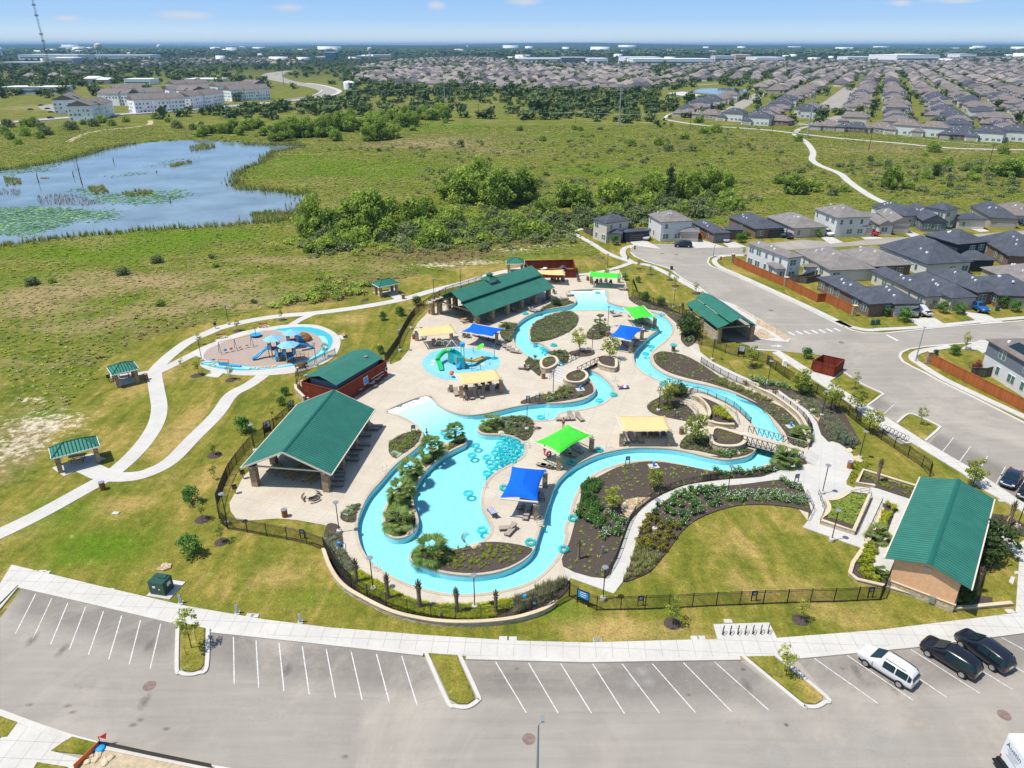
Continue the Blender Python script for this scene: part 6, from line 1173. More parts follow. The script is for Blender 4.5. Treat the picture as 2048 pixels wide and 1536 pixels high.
 # --------------------- meadow weeds, reeds and lily pads
N=130000;Yr=np.sqrt(RS.uniform(95**2,520**2,N));Xr=RS.uniform(-.78,.78,N)*Yr
LW=off(LAWN,0);bad=pip(LAWN,Xr,Yr)|pip(off(POND,2 if area(POND)>0 else -2),Xr,Yr)
for l in (B3([(195,612),(270,625),(420,645),(700,665),(880,685),(1100,710),(1400,735),(1700,762),(2100,770)]),B3([(870,690),(930,730),(965,780),(960,820),(1000,850),(1100,890)])+PX([(1700,365),(1740,392),(1775,408),(1830,430)])):
 for a_,b_ in zip(l,l[1:]):
  d=np.array(b_)-a_;L_=np.hypot(*d);d=d/L_;t_=np.clip((Xr-a_[0])*d[0]+(Yr-a_[1])*d[1],0,L_);bad|=np.hypot(Xr-a_[0]-t_*d[0],Yr-a_[1]-t_*d[1])<2.6
k=~bad&(RS.rand(N)<np.clip(1.15-Yr/700,.3,1));Xr,Yr=Xr[k],Yr[k]
lu,dr_,br,di=(blob(s_,Xr,Yr)for s_ in (LUSH_SP,DRY_SP,BROWN_SP,DIRT_SP));u=RS.rand(len(Xr))
patch=.5+.5*np.sin(Xr*.13+2*np.sin(Yr*.05))*np.cos(Yr*.09+1.5*np.sin(Xr*.06))
keep=u>di*1.1;cls=np.full(len(Xr),0);w_=RS.rand(len(Xr))
cls[(w_<.12+.45*patch*(1-lu))]=3;pb=np.sin(Xr*.021+1.7*np.sin(Yr*.031))*np.sin(Yr*.045+1.3*np.sin(Xr*.017));cls[(w_<.05+1.1*dr_+.7*np.clip(pb-.25,0,1))]=1;cls[RS.rand(len(Xr))<(br-.2)*.9]=2
tp=tuft(11,21,.8,.13,.8)
for c_,nm,m,lb,h0,h1 in ((0,'meadow_grass','weed_lush','rough green meadow grass',.2,.5),(1,'dry_grass','weed_dry','dry straw coloured meadow grass',.2,.45),(2,'brown_weeds','weed_brown','brown weeds in the meadow',.4,1.1),(3,'grey_weeds','weed_grey','grey green meadow weeds',.3,.8)):
 q=keep&(cls==c_);n_=q.sum();s=RS.uniform(.5,1.25,n_)*np.clip(Yr[q]/260,.8,1.7);h=RS.uniform(h0,h1,n_)
 scatter(nm,tp,np.column_stack([Xr[q],Yr[q],np.zeros(n_)]),RS.uniform(0,6.28,n_),np.stack([s,s,h],1),M[m],label=lb,cat='meadow plants')
rp=np.array(resample(POND,.55,True));rp=rp[(rp[:,1]<420)&(rp[:,0]>-330)];J=np.concatenate([rp+RS.normal(size=rp.shape)*s_ for s_ in (1.1,1.6,2.4)]);n_=len(J)
s=RS.uniform(.6,1.2,n_);scatter('reeds',tuft(12,8,.45,.06,.3),np.column_stack([J,np.full(n_,-.3)]),RS.uniform(0,6.28,n_),np.stack([s,s,s*RS.uniform(1.3,2.6,n_)],1),M['reed'],label='reeds fringing the pond bank',cat='reeds')
J=np.concatenate([in_poly(B4([(1460,545),(1600,530),(1740,540),(1640,600),(1500,600)]),400),in_poly(B4([(1105,150),(1180,135),(1260,145),(1250,165),(1120,180)]),160),in_poly(B4([(985,262),(1110,235),(1120,245),(1000,272)]),60),in_poly(B4([(1400,130),(1760,140),(1700,150),(1450,145)]),200),in_poly(B4([(510,390),(600,380),(640,420),(560,430)]),90),in_poly(B4([(20,330),(120,340),(130,370),(40,380)]),80),in_poly(B4([(700,420),(900,405),(920,430),(760,450)]),80)]);n_=len(J);s=RS.uniform(.7,1.3,n_)
scatter('marsh_plants',tuft(12,9,.6,.08,.5),np.column_stack([J,np.full(n_,-.35)]),RS.uniform(0,6.28,n_),np.stack([s,s,s*RS.uniform(.9,2,n_)],1),M['reed'],label='marsh plants standing in the pond',cat='reeds')
pad=np.array([(math.cos(a)*.5,math.sin(a)*.5,0)for a in np.linspace(0,6.28,7)[:-1]]),np.array([[0,1,2,3,4,5]])
J=np.concatenate([in_poly(B4([(-200,510),(0,512),(230,505),(560,525),(640,545),(480,580),(330,620),(180,670),(0,665),(-200,690)]),3300),in_poly(B4([(600,520),(700,545),(560,600)]),120),in_poly(B4([(530,460),(620,430),(900,408),(1060,405),(1110,438),(960,478),(780,488),(600,475)]),1000),in_poly(B4([(0,295),(330,250),(300,290),(0,325)]),350),in_poly(B4([(390,400),(500,395),(620,430),(500,430)]),110),in_poly(B4([(620,325),(800,300),(900,305),(700,330)]),60),in_poly(B4([(830,265),(1010,230),(1150,210),(1120,250),(980,275)]),120)]);J=J+RS.normal(size=J.shape)*1.6;n_=len(J);s=RS.uniform(.3,1.3,n_)
scatter('lily_pads',pad,np.column_stack([J,-.33+RS.rand(n_)*.12]),RS.uniform(0,6.28,n_),np.stack([s,s,s],1),M['lily'],label='green lily pads floating on the pond',cat='lily pads')
J=np.concatenate([in_poly(B4([(200,440),(420,430),(600,480),(500,500),(230,490)]),500),in_poly(B4([(0,400),(120,400),(120,440),(0,440)]),120)]);n_=len(J)
scatter('dead_stalks',tuft(3,10,.2,.03,.1),np.column_stack([J,np.full(n_,-.4)]),RS.uniform(0,6.28,n_),np.stack([np.ones(n_),np.ones(n_),RS.uniform(.7,1.6,n_)],1),M['bark'],label='dead stalks standing in the pond',cat='stalks')
for(x,y),(x2,y2),l in ((B4([(480,375)])[0],(445,220),'tall dead pole trunk standing in the pond'),(B4([(997,475)])[0],(995,440),'short dark stump in the pond lilies'),(B4([(665,245)])[0],(662,212),'thin dead trunk standing far out in the pond'),(B4([(915,305)])[0],(915,288),'small dark stump in open pond water'),(B4([(225,360)])[0],(200,300),'leaning dead trunk at the left of the pond'),(B4([(430,328)])[0],(420,290),'bushy dead trunk left of the tall pond pole')):
 X2,Y2=P(x2*.3418,240+y2*.3418);h=max(1.2,CAM_H*(1-math.hypot(x,y)/math.hypot(X2,Y2)));o=T('dead_trunk',l,'dead tree',x,y,-.4);mb=MB();mb.tube([(0,0,-.8),(-.1,.1,h*.5),(.15,0,h)],[.22,.17,.08],6);ob('stem',mb,M['bark'],o,True)
 mb=MB();mb.tube([(0,0,h*.5),(.5,.2,h*.75)],[.07,.03],5);ob('branch',mb,M['bark'],o)
mb=MB();bm_=B4([(262,335)])[0];bmk=bmesh.new();bmesh.ops.create_icosphere(bmk,subdivisions=2,radius=1.);me=bpy.data.meshes.new('rock');
for v in bmk.verts:v.co=Vector((v.co.x*2.,v.co.y*.9,v.co.z*.5))*rs.uniform(.85,1.1)
bmk.to_mesh(me);bmk.free();me.materials.append(M['rust']);o=ob('rock',me,None,loc=(*bm_,-.3));props(o,'low reddish brown mound rising from the pond','rock')
# --------------------- lamps, bins, seats and other furniture
def lamp_kind():
 o=T('lamp_post','x','lamp',group='pole lamps round the pool');mb=MB();mb.lathe([(.3,0),(.3,.35),(.24,.4)],n=14);ob('base',mb,M['path_conc'],o)
 mb=MB();mb.tube([(0,0,.35),(0,0,4.0)],.055,8);ob('pole',mb,M['dark_metal'],o);mb=MB();mb.lathe([(.08,3.95),(.3,4.08),(.34,4.13),(.3,4.18)],n=16);ob('lamp_head',mb,M['shade_grey'],o);return Kind(o)
lk=lamp_kind();LN='black disc headed pole lamp '
for p,l in zip(K6([(540,700),(268,1405),(1360,1490)])+L3([(463,662),(1205,795)])+L1([(1190,1015),(1280,1475),(265,1028),(1552,672),(1185,260)])+L4([(880,357),(515,850)])+K8([(1250,405),(225,240)])+K7([(1530,392)])+K4([(368,557),(215,790),(1385,880),(1008,370)])+K5([(130,632)])+K3([(98,990),(208,770),(690,360),(430,460)])+K2([(378,240),(118,598),(1235,640),(1160,968),(1735,775)])+L2([(1850,745)])+B6([(240,750)]),['standing against the left eave of the big pavilion','at the lower left bend of the pavilion fence','on the deck between the big pavilion and the river','in the front groundcover by the pool ladder','in the middle of the front groundcover strip','in the middle of the concrete entrance plaza','on the lawn edge below the walled planter','among the roses on the upper path','on the grass right of the plaza bollards','in the dark shrubs behind the walkway','among the golden shrubs along the path','beside the front gate','in the bed with the tree above the brown chairs','below the small bridge steps','in the bed above the floating tubes','by the oval palm bed','left of the small bridge','on the lawn inside the street side fence','behind the green shade sails near the street','beside the fenced walkway flowers','on the grass by the yellow sail near the curved fence','along the curved fence left of the pergola','behind the two-tier pavilion fence','on the footpath beside the upper picnic shelter','on the meadow edge above the playground','at the left end of the playground','at the lower right edge of the playground','at the wall below the pump house','rising behind the front of the pump house','behind the restroom building','beside the path above the top green sail']):lk.at(p[0],p[1],.05,0,LN+l)
for l,b_,t_ in (('tall pale street light pole at the street corner beside the cedar fence',(1830.5,724),(1848,657)),('tall pale street light rising at the bottom edge of the photo',(1073,1620),(1078,1449)),('pale street light at the corner opposite the cul-de-sac',(1426,517),(1429,492))):
 X,Y=P(*b_);X2,Y2=P(*t_);h=CAM_H*(1-math.hypot(X,Y)/math.hypot(X2,Y2));h=min(h,9);o=T('street_light',l,'lamp',X,Y,0,0);mb=MB();mb.tube([(0,0,0),(0,0,h*.5),(0,0,h)],[.12,.1,.06],8);ob('pole',mb,M['galv'],o);mb=MB();mb.tube([(0,0,h),(.25,.3,h+.06)],.05,6);mb.box(.3,.4,h,.25,.5,.12);ob('lamp_head',mb,M['grey_metal'],o)
o=T('trash_bin','x','bin',group='brown slatted trash bins');mb=MB();mb.lathe([(.3,0),(.34,.05),(.35,.95),(.3,.98)],n=14);ob('barrel',mb,M['bin_brown'],o);mb=MB();mb.lathe([(.37,.95),(.37,1.02),(.3,1.06),(.15,1.04)],n=14);ob('lid',mb,M['shade_grey'],o);bk=Kind(o)
for p,l in zip(K6([(830,1335)])+K1([(1250,680)])+L5([(640,58)])+L1([(988,722),(1455,765)])+K8([(1475,625),(130,85)])+K3([(235,870),(390,622),(130,478)])+K4([(1005,795),(362,652),(172,103),(1465,668)]),['alone on the deck below the big pavilion','beside the square picnic shelter','at the lower footpath edge','at the right end of the truss bridge','at the right edge of the plaza','right of the brown chairs sail','at the foot of the small bridge steps','left of the yellow sail at the curved fence','beside the pergola column','on the upper picnic shelter path','with a teal tube lying on it','beside the bright blue sail','beside the top green sail','at the street canopy corner']):bk.at(p[0],p[1],.06,0,'brown round trash bin '+l)
tubes_=MB();tubes_.tube([(.42*math.cos(a),.42*math.sin(a),.13)for a in np.linspace(0,2*math.pi,21)[:-1]],.15,8,0,True)
o=T('swim_tube','x','inflatable tube',group='teal swim tubes');ob('ring',tubes_,M['tube_teal'],o,True);t=M['tube_teal'].node_tree;tb=t.nodes.new('ShaderNodeBsdfTransparent');tb.inputs[0].default_value=(.5,.95,.97,1);mxs=t.nodes.new('ShaderNodeMixShader');mxs.inputs[0].default_value=.6;t.links.new(t.nodes['Principled BSDF'].outputs[0],mxs.inputs[1]);t.links.new(tb.outputs[0],mxs.inputs[2]);t.links.new(mxs.outputs[0],t.nodes['Material Output'].inputs[0])
for s in (-1,1):mb=MB();mb.tube([(s*.36,-.12,.24),(s*.42,0,.34),(s*.36,.12,.24)],.025,5);ob('handle',mb,M['white'],o)
tk=Kind(o);TC='teal inflatable tube in the dense cluster floating in the lagoon corner'
for x,y in [(1300,470),(1362,482),(1425,503),(1270,527),(1345,522),(1405,545),(1462,545),(1250,577),(1313,582),(1373,590),(1435,595),(1222,617),(1290,642),(1352,645),(1405,660),(1450,632),(1240,702),(1330,702),(1185,747),(1290,690),(1392,700)]:p=K7([(x,y)])[0];tk.at(p[0],p[1],-.1,rs.uniform(0,6),TC,1.15,'tubes clustered in the lagoon corner')
for p,z,l in [(q,-.1,t_)for q,t_ in zip(K7([(1030,545),(995,640),(1140,660),(1145,815),(960,1010),(1095,1370),(1665,270)])+K8([(680,300)])+K4([(795,750),(740,820),(900,440),(270,222)])+K3([(1490,965),(1515,985)]),['floating upper left of the tube cluster','floating alone left of the tube cluster','at the left edge of the tube cluster','drifting against the lagoon wall below the cluster','floating alone in the middle of the lagoon','over the curved lagoon entry steps','in the small river inlet above the deck chairs','floating in the river bend below the small bridge','floating in the river left of the bin, upper one','floating in the river left of the bin, lower one','floating in the river right of the green sail','in the shallow top beach entry','at the river steps in the upper left bend','beside another at the upper left river steps'])]+[(q,.1,t_)for q,t_ in zip(K7([(1310,968),(1960,720),(1980,1265),(1565,1500)])+L3([(1855,372)])+K8([(670,792),(812,252)])+K4([(905,1118),(815,588)])+K3([(1320,627),(1595,937)]),['lying on the deck left of the big blue sail','lying under the green sail edge by the river','lying on the river edge of the wide mulch bed','lying at the right tip of the front bed','lying on the deck corner by the trimmed palm','lying right of the green sail column','lying on the deck below the lower river bend','lying by the river above the leafy tree','lying below the green sail column at the river','lying on the deck beside the two-tier pavilion','lying on the deck left of the small bridge trees'])]+[(K4([(1005,795)])[0],1.12,'resting on top of a trash bin')]:tk.at(p[0],p[1],z,rs.uniform(0,6),'teal inflatable tube '+l,1.15)
def lounger():
 o=T('lounge_chair','x','lounger',group='brown lounge chairs');mb=MB();mb.box(.25,0,.3,1.3,.62,.05);mb.slab([(-.4,-.31,.35),(-.4,.31,.35),(-1.0,.31,.82),(-1.0,-.31,.82)],.04);ob('sling',mb,M['sling'],o)
 mb=MB()
 for s in (-1,1):mb.box(.05,s*.33,.26,1.75,.05,.07);mb.tube([(-.4,s*.33,.3),(-1.02,s*.33,.8)],.03,5)
 ob('frame',mb,M['wicker'],o)
 for x in (-.7,.8):
  for s in (-1,1):mb=MB();mb.box(x,s*.3,0,.06,.06,.28);ob('leg',mb,M['wicker'],o)
 return Kind(o)
def adiron():
 o=T('deck_chair','x','chair',group='brown deck chairs');mb=MB();mb.slab([(.3,-.28,.38),(.3,.28,.38),(-.25,.28,.3),(-.25,-.28,.3)],.05);ob('seat',mb,M['wicker'],o)
 mb=MB();mb.slab([(-.22,-.28,.32),(-.22,.28,.32),(-.5,.3,1.0),(-.5,-.3,1.0)],.05);ob('backrest',mb,M['wicker'],o)
 for s in (-1,1):mb=MB();mb.box(0,s*.34,.55,.75,.12,.04);ob('armrest',mb,M['wicker'],o);mb=MB();mb.box(.3,s*.32,0,.07,.07,.55);ob('leg',mb,M['wicker'],o);mb=MB();mb.box(-.25,s*.32,0,.07,.07,.55);ob('leg',mb,M['wicker'],o)
 return Kind(o)
ln,ad=lounger(),adiron()
def seats(kind,pts,label,group,face,z=.06,jit=.12):
 for p in pts:kind.at(p[0],p[1],z,R(face)+rs.uniform(-jit,jit),label,None,group)
seats(ln,K6([(1335,1040),(1345,990),(1345,950),(1350,915),(1490,790),(1490,740),(1535,685),(1600,645),(1610,555),(1685,490),(1720,465)]),'lounge chair in the row along the pool side of the big pavilion','loungers along the big pavilion',0)
seats(ln,K3([(930,695),(985,705),(905,715)]),'lounge chair at the near end of the two-tier pavilion','loungers at the near end of the two-tier pavilion',-40);seats(ln,K3([(1190,600),(1225,605),(1355,540),(1405,525)]),'lounge chair between columns of the two-tier pavilion','loungers between the two-tier pavilion columns',-40);seats(ad,K3([(1500,525),(1545,495),(1605,430)]),'upright deck chair at the far corner of the two-tier pavilion','deck chairs at the two-tier pavilion corner',-60)
seats(ln,K3([(1390,605),(1425,600)]),'lounge chair beside the tube on the two-tier pavilion deck','lounger pair by the upper left bend',-30);seats(ln,K3([(1700,485),(1755,452)]),'lounge chair at the top bed beside the beach entry','loungers left of the beach entry',10)
seats(ln,K3([(1090,935),(1140,960),(1175,985),(1215,1005)]),'lounge chair in the sunny row right of the splash pad flower','loungers right of the splash pad',150);seats(ln,K3([(930,875),(990,890),(1035,900),(860,850)]),'lounge chair in the shade of the royal blue sail','loungers under the royal blue sail',150);seats(ad,K3([(725,855),(765,860),(850,840)]),'deck chair at the left corner of the royal blue sail','deck chairs by the royal blue sail',-90)
seats(ln,K3([(430,925),(480,925),(330,865)]),'lounge chair in the shade behind the slide tower','loungers behind the slide tower',-80);seats(ln,K3([(645,1410),(795,1445),(885,1435)]),'lounge chair in front of the splash pad yellow sail','loungers before the splash pad sail',-75);seats(ad,K3([(590,1385),(740,1465),(735,1385),(950,1385),(1050,1370),(870,1395)]),'brown deck chair around the splash pad yellow sail','deck chairs around the splash pad sail',-100)
for p,m,l in zip(K3([(835,1325),(905,1320),(970,1310)]),('chair_brown','navy','towel_blue'),('brown clothed deck chair','dark blue clothed deck chair','purple blue clothed deck chair')):o=dup(ad.root,p[0],p[1],.06,R(90),l+' in the back row under the splash pad sail');o.children[1].data=o.children[1].data.copy();o.children[1].data.materials[0]=M[m]
seats(ln,K3([(1300,1165)]),'lounge chair left of the low shrub bed by the bridge',None,180);seats(ad,K3([(1335,1175)]),'deck chair left of the low shrub bed by the bridge',None,-30)
seats(ad,K8([(1110,655),(1178,655),(1230,660),(1300,660)]),'high backed brown chair in the row under the yellow river sail','brown chairs under the yellow river sail',-90,jit=.03);seats(ln,K8([(995,680),(1072,690),(930,695)]),'lounge chair left of the brown chairs row','loungers under the yellow river sail',-80)
seats(ln,K8([(312,495)]),'lounge chair leftmost of three on the deck by the inlet',None,175);seats(ln,K8([(402,475),(485,485)]),'lounge chair right of the leftmost at the inlet deck','lounger pair on the inlet deck',-70)
seats(ln,K8([(345,830),(400,840),(465,800),(430,760)]),'lounge chair in the shade of the river side green sail','loungers under the river side green sail',-40);seats(ln,K8([(130,945),(170,955)]),'lounge chair between the green and big blue sails','loungers between the sails',150)
seats(ln,K8([(110,1255),(60,1200)]),'lounge chair in the shade of the big blue sail','loungers under the big blue sail',100);seats(ln,K7([(1335,1365)]),'lounge chair pointing left near the lagoon steps',None,180);seats(ln,K7([(1370,1395)]),'lounge chair angled right near the lagoon steps',None,245);seats(ln,K7([(1525,1240)]),'lounge chair at the front column of the big blue sail',None,250);seats(ad,K7([(1470,1190),(1550,1200)]),'deck chair in the front shade of the big blue sail','deck chairs under the big blue sail',200)
o=dup(ln.root,*K7([(1195,1215)])[0],.06,R(115),'lounge chair covered by a blue striped towel near the lagoon');mb=MB();mb.box(.25,0,.352,1.25,.6,.02);mb.slab([(-.38,-.3,.37),(-.38,.3,.37),(-.98,.3,.84),(-.98,-.3,.84)],.015)
t=NT('towel_stripe');ox=t.n('SeparateXYZ');t.L.new(t.obj(),ox.inputs[0]);t.fin(t.mix(t.math('GREATER_THAN',t.math('FRACT',t.math('MULTIPLY',ox.outputs[1],6)),.5),(.62,.62,.7),(.08,.1,.4)),.95);tw=ob('towel',mb,t.m,None,loc=o.location);tw.rotation_euler=o.rotation_euler;props(tw,'blue and white striped towel spread over a lounge chair','towel')
seats(ln,K4([(690,505),(720,525),(660,520),(750,540)]),'lounge chair in the shade of the green sail at the narrow bend','loungers under the bend green sail',-50);seats(ln,K4([(540,745),(600,700),(615,740),(640,685)]),'lounge chair in the shade of the bright blue sail','loungers under the bright blue sail',-60);seats(ln,K4([(455,455)]),'lounge chair right of the tall lamp near the oval bed',None,190);seats(ad,K4([(405,425),(585,460),(720,600)]),'deck chair standing on the central deck by the sails','deck chairs on the central deck',160)
seats(ln,K4([(505,190),(520,200)]),'lounge chair right of the top beach entry','loungers right of the top beach entry',175);seats(ad,K4([(210,140),(260,135),(300,130),(350,130),(395,140)]),'chair in the row under the top green sail','chairs under the top green sail',-100);seats(ad,K4([(85,115)]),'deck chair alone left of the top green sail',None,-80);seats(ad,K3([(1580,310),(1610,320),(1640,318),(1680,310)]),'chair under the yellow sail at the red yard','chairs under the red yard sail',-90)
p=K4([(515,1160)])[0];o=dup(ln.root,p[0],p[1],.06,R(10),'lounge chair heaped with colourful towels on the open deck')
for i,(m,dx,dy,dz)in enumerate((('pink',0,.1,.38),('towel_blue',-.3,-.15,.38),('white',.3,-.1,.37),('towel_blue',.7,.15,.36))):mb=MB();mb.lathe([(.3,0),(.28,.1),(.15,.2)],n=9);q=ob('towel',mb,M[m],None,True,loc=(p[0]+dx,p[1]+dy,dz));props(q,('crumpled pink towel on the heaped lounge chair','crumpled blue towel at the heaped chair backrest','crumpled white towel on the heaped lounge chair','crumpled blue towel at the heaped chair foot')[i],'towel')
def table(L):
 o=T('picnic_table','x','picnic table',group='long picnic tables');mb=MB();mb.box(0,0,.72,L,.75,.06);ob('tabletop',mb,M['tan_wood'],o)
 for s in (-1,1):mb=MB();mb.box(0,s*.72,.42,L,.28,.05);ob('bench',mb,M['tan_wood'],o)
 for x in (-L/2+.3,L/2-.3):
  mb=MB()
  for s in (-1,1):mb.tube([(x,s*.3,.72),(x,s*.45,.05),(x,s*.8,.05),(x,s*.72,.42)],.03,5)
  ob('leg',mb,M['dark_metal'],o)
 return Kind(o)
t1,t2=table(2.),table(3.6)
for k,p,l,a in [(t1,K6([(750,905)])[0],'short wooden picnic table leftmost under the big pavilion',60),(t2,K6([(950,920)])[0],'long wooden picnic table in the middle under the big pavilion',62),(t2,K6([(1120,955)])[0],'long wooden picnic table nearest the column of the big pavilion',62),(t2,P(658,900),'long wooden picnic table deep in the big pavilion shade',62),(t1,K1([(670,1370)])[0],'dark picnic table under the lower left shelter',20),(t1,K1([(1060,660)])[0],'picnic table under the square shelter',25),(t1,K3([(735,705)])[0],'wooden picnic table at the open end of the two-tier pavilion',30),(t1,K3([(690,640)])[0],'wooden picnic table in the two-tier pavilion shade',30),(t1,P(771,588),'picnic table under the upper shelter',30)]:k.at(p[0],p[1],.06,R(a),l)
def rtable():
 o=T('round_table','x','picnic table',group='round picnic tables');mb=MB();mb.lathe([(.7,.72),(.74,.75),(.7,.78)],n=18);ob('tabletop',mb,M['deck'],o);mb=MB();mb.tube([(0,0,0),(0,0,.72)],.07,8);ob('pedestal',mb,M['dark_metal'],o)
 for k in range(3):mb=MB();a0=k*2.09;i_=[(.95*math.cos(a0+q),.95*math.sin(a0+q))for q in np.linspace(-.7,.7,7)];u_=[(1.2*math.cos(a0+q),1.2*math.sin(a0+q))for q in np.linspace(-.7,.7,7)];strip(mb,i_,u_,.4,.46);mb.tube([(1.07*math.cos(a0),1.07*math.sin(a0),.4),(1.*math.cos(a0),1.*math.sin(a0),.05),(0,0,.05)],.03,4);ob('bench',mb,M['wicker'],o)
 return Kind(o)
rt=rtable()
for p,l in zip(K6([(1088,1160)])+K2([(1648,905),(1765,845),(1815,805),(1850,768)])+K3([(690,590)]),['alone on the sunny deck before the big pavilion','nearest the big pavilion along the pump house','second along the pump house','third along the pump house','furthest along the pump house','in the left shade of the two-tier pavilion']):rt.at(p[0],p[1],.06,1.2,'round picnic table with curved benches '+l)
def grill():
 o=T('barbecue_grill','x','grill',group='barbecue grills');mb=MB();mb.tube([(0,0,0),(0,0,.75)],.05,6);ob('post',mb,M['black_metal'],o);mb=MB();mb.box(0,0,.75,.55,.45,.28);mb.box(0,.2,1.03,.55,.06,.15);ob('firebox',mb,M['black_metal'],o);return Kind(o)
gk=grill()
for p,l in zip(K6([(425,965),(348,1110)])+K1([(935,700)])+K3([(510,540)])+K2([(250,280)]),['at the front left column of the big pavilion','at the lower deck edge by the curved fence','left of the square picnic shelter','beside the pergola columns','on the meadow edge above the swings']):gk.at(p[0],p[1],.06,.5,'black barbecue grill on a post '+l)
def bench():
 o=T('park_bench','x','bench',group='playground benches');mb=MB();mb.box(0,0,.42,1.7,.42,.05);ob('seat',mb,M['tan_wood'],o);mb=MB();mb.box(0,.22,.5,1.7,.05,.4);ob('backrest',mb,M['tan_wood'],o)
 for s in (-1,1):mb=MB();mb.box(s*.7,0,0,.07,.4,.42);ob('leg',mb,M['dark_metal'],o)
 return Kind(o)
be=bench()
for p,l,a in zip(K2([(310,375),(715,270),(1500,360),(1075,670),(1100,655)]),['behind the playground swings','behind the playground canopies','at the right end of the playground','on the lower right playground pad','beside another on the lower right playground pad'],(20,12,-70,200,200)):be.at(p[0],p[1],.07,R(a),'wooden bench '+l)
# bike loops, bollards, signs, utilities
def loop_rack(rad):
 o=T('bike_rack','x','bike rack');mb=MB();mb.tube([(rad*math.cos(a)*.75,0,.1+rad+rad*math.sin(a))for a in np.linspace(0,2*math.pi,19)[:-1]],.035,6,0,True);ob('loop',mb,M['dark_metal'],o);mb=MB();mb.box(0,0,0,.3,.12,.1);mb.box(.05,0,.1,.05,.05,.5);ob('foot',mb,M['dark_metal'],o);return Kind(o)
bl=loop_rack(.42);rk=loop_rack(.42)
for p in L7([(1520,238),(1570,238),(1622,236),(1672,236),(1724,234),(1778,232),(1828,230)]):bl.at(p[0],p[1],.14,R(62),'dark metal bike loop on the concrete pad below the front fence',None,'bike loops on the front pad')
for x in range(7):p=K5([(1000+x*27,985+x*13)])[0];rk.at(p[0],p[1],.14,R(-25),'ring shaped bike rack on the pad beside the right parking bays',None,'bike rings by the right parking')
mb=MB();mb.lathe([(.13,0),(.13,1.),(.17,1.02),(.17,1.2),(.05,1.32)],n=10);o=T('bollard','x','bollard',group='green bollards');ob('post',mb,M['box_green'],o);bo=Kind(o)
for p,l in zip(L1([(1335,505),(1405,548),(1465,578)]),('leftmost','middle','rightmost')):bo.at(p[0],p[1],.1,0,'green post bollard at the plaza edge, %s of three'%l,1.25)
X,Y=L5([(1010,690)])[0];o=T('transformer_box','large green metal transformer box on a concrete pad on the left lawn','utility box',X,Y,0,R(-12));mb=MB();mb.box(.2,.3,0,2.6,2.6,.12);ob('pad',mb,M['path_conc'],o);mb=MB();mb.box(0,0,.12,1.7,1.4,1.45);ob('cabinet',mb,M['box_green'],o);mb=MB();mb.box(0,0,1.57,1.8,1.5,.12,0,0,.92,.9);mb.box(.2,.3,1.69,.8,.6,.1);ob('lid',mb,M['box_green'],o)
for x_,z_,w_ in ((-.25,.95,.3),(.3,.8,.15)):mb=MB();mb.box(x_,-.71,z_,w_,.02,w_*.8);ob('warning_sign',mb,M['sign_white'],o)
mb=MB();mb.box(.86,.1,.9,.02,.5,.4);ob('warning_sign',mb,M['sign_white'],o)
o=T('utility_pedestal','x','pedestal',group='utility pedestals');mb=MB();mb.box(0,0,0,.5,.5,.08);ob('pad',mb,M['path_conc'],o);mb=MB();mb.box(0,0,.08,.28,.2,.95,0,0,.9,.8);ob('body',mb,M['grey_metal'],o);pdk=Kind(o)
for p,l in zip(L5([(1122,765),(1473,828),(1865,885)])+L3([(965,880)])+L4([(512,525)]),['leftmost along the front pavement lawn','second along the front pavement lawn','rightmost along the front pavement lawn','behind the front fence in the groundcover','in the mulch by the bare palm']):pdk.at(p[0],p[1],.02,.2,'grey utility pedestal '+l)
lid=MB();lid.box(0,0,0,.75,.5,.1)
lo=None
for p in L5([(262,572),(287,578),(683,686),(1553,843),(1582,846),(718,208)])+L7([(22,266),(88,268),(667,278),(1330,263),(1373,262),(1556,148)])+L4([(475,1135)])+L2([(1790,1465),(1720,522)]):
 if lo is None:lo=ob('ground_plate',lid,M['path_conc'],None)
 else :lo=lo.copy();COL.objects.link(lo)
 lo.location=(*p,.0);props(lo,'pale flat concrete utility lid set in the grass','utility lid','utility lids in the lawns')
mh=MB();mh.lathe([(.42,0),(.42,.012),(.36,.02),(.3,.016)],n=18);mo=None
for p,l in zip(L6([(598,264),(0,0)])[:1]+L7([(197,950)])+L8([(1912,858)])+K5([(157,78),(682,318),(1372,553)])+B6([(650,622),(755,632)])+K8([(70,572)]),['left of the first car park island','beside the bottom street light','near the white truck','on the street above the crosswalk','in the street junction','on the pavement by the cedar fence','left in the cul-de-sac','right in the cul-de-sac','on the deck near the planting bed']):
 if mo is None:mo=ob('manhole_cover',mh,M['rust'],None)
 else :mo=mo.copy();COL.objects.link(mo)
 mo.location=(*p,.03 if 'deck' not in l else .065);mo.scale=(1.25,)*2+(1,);props(mo,'round rusty manhole cover '+l,'manhole cover')
def sign(p,label,w_,h_,z,a,m='sign_blue',frame='black_metal',double=False,name='sign'):
 o=T(name,label,'sign',p[0],p[1],.05,R(a));mb=MB()
 for s in (-1,1):mb.box(s*w_/2,0,0,.08,.08,z+h_+.05)
 mb.box(0,0,z+h_,w_,.08,.07);mb.box(0,0,z-.06,w_,.08,.07);ob('frame',mb,M[frame],o);mb=MB();mb.box(0,0,z,w_-.05,.04,h_);ob('panel',mb,M[m],o)
 if double:mb=MB();mb.box(0,0,.3,w_-.05,.03,.7);ob('grille',mb,M['black_metal'],o)
 mb=MB()
 for k in range(3):mb.box(0,-.03,z+h_*(.2+.27*k),w_*(.5+.1*(k%2)),.01,h_*.08)
 ob('text_lines',mb,M['sign_white' if m=='sign_blue' else 'shade_grey'],o);return o
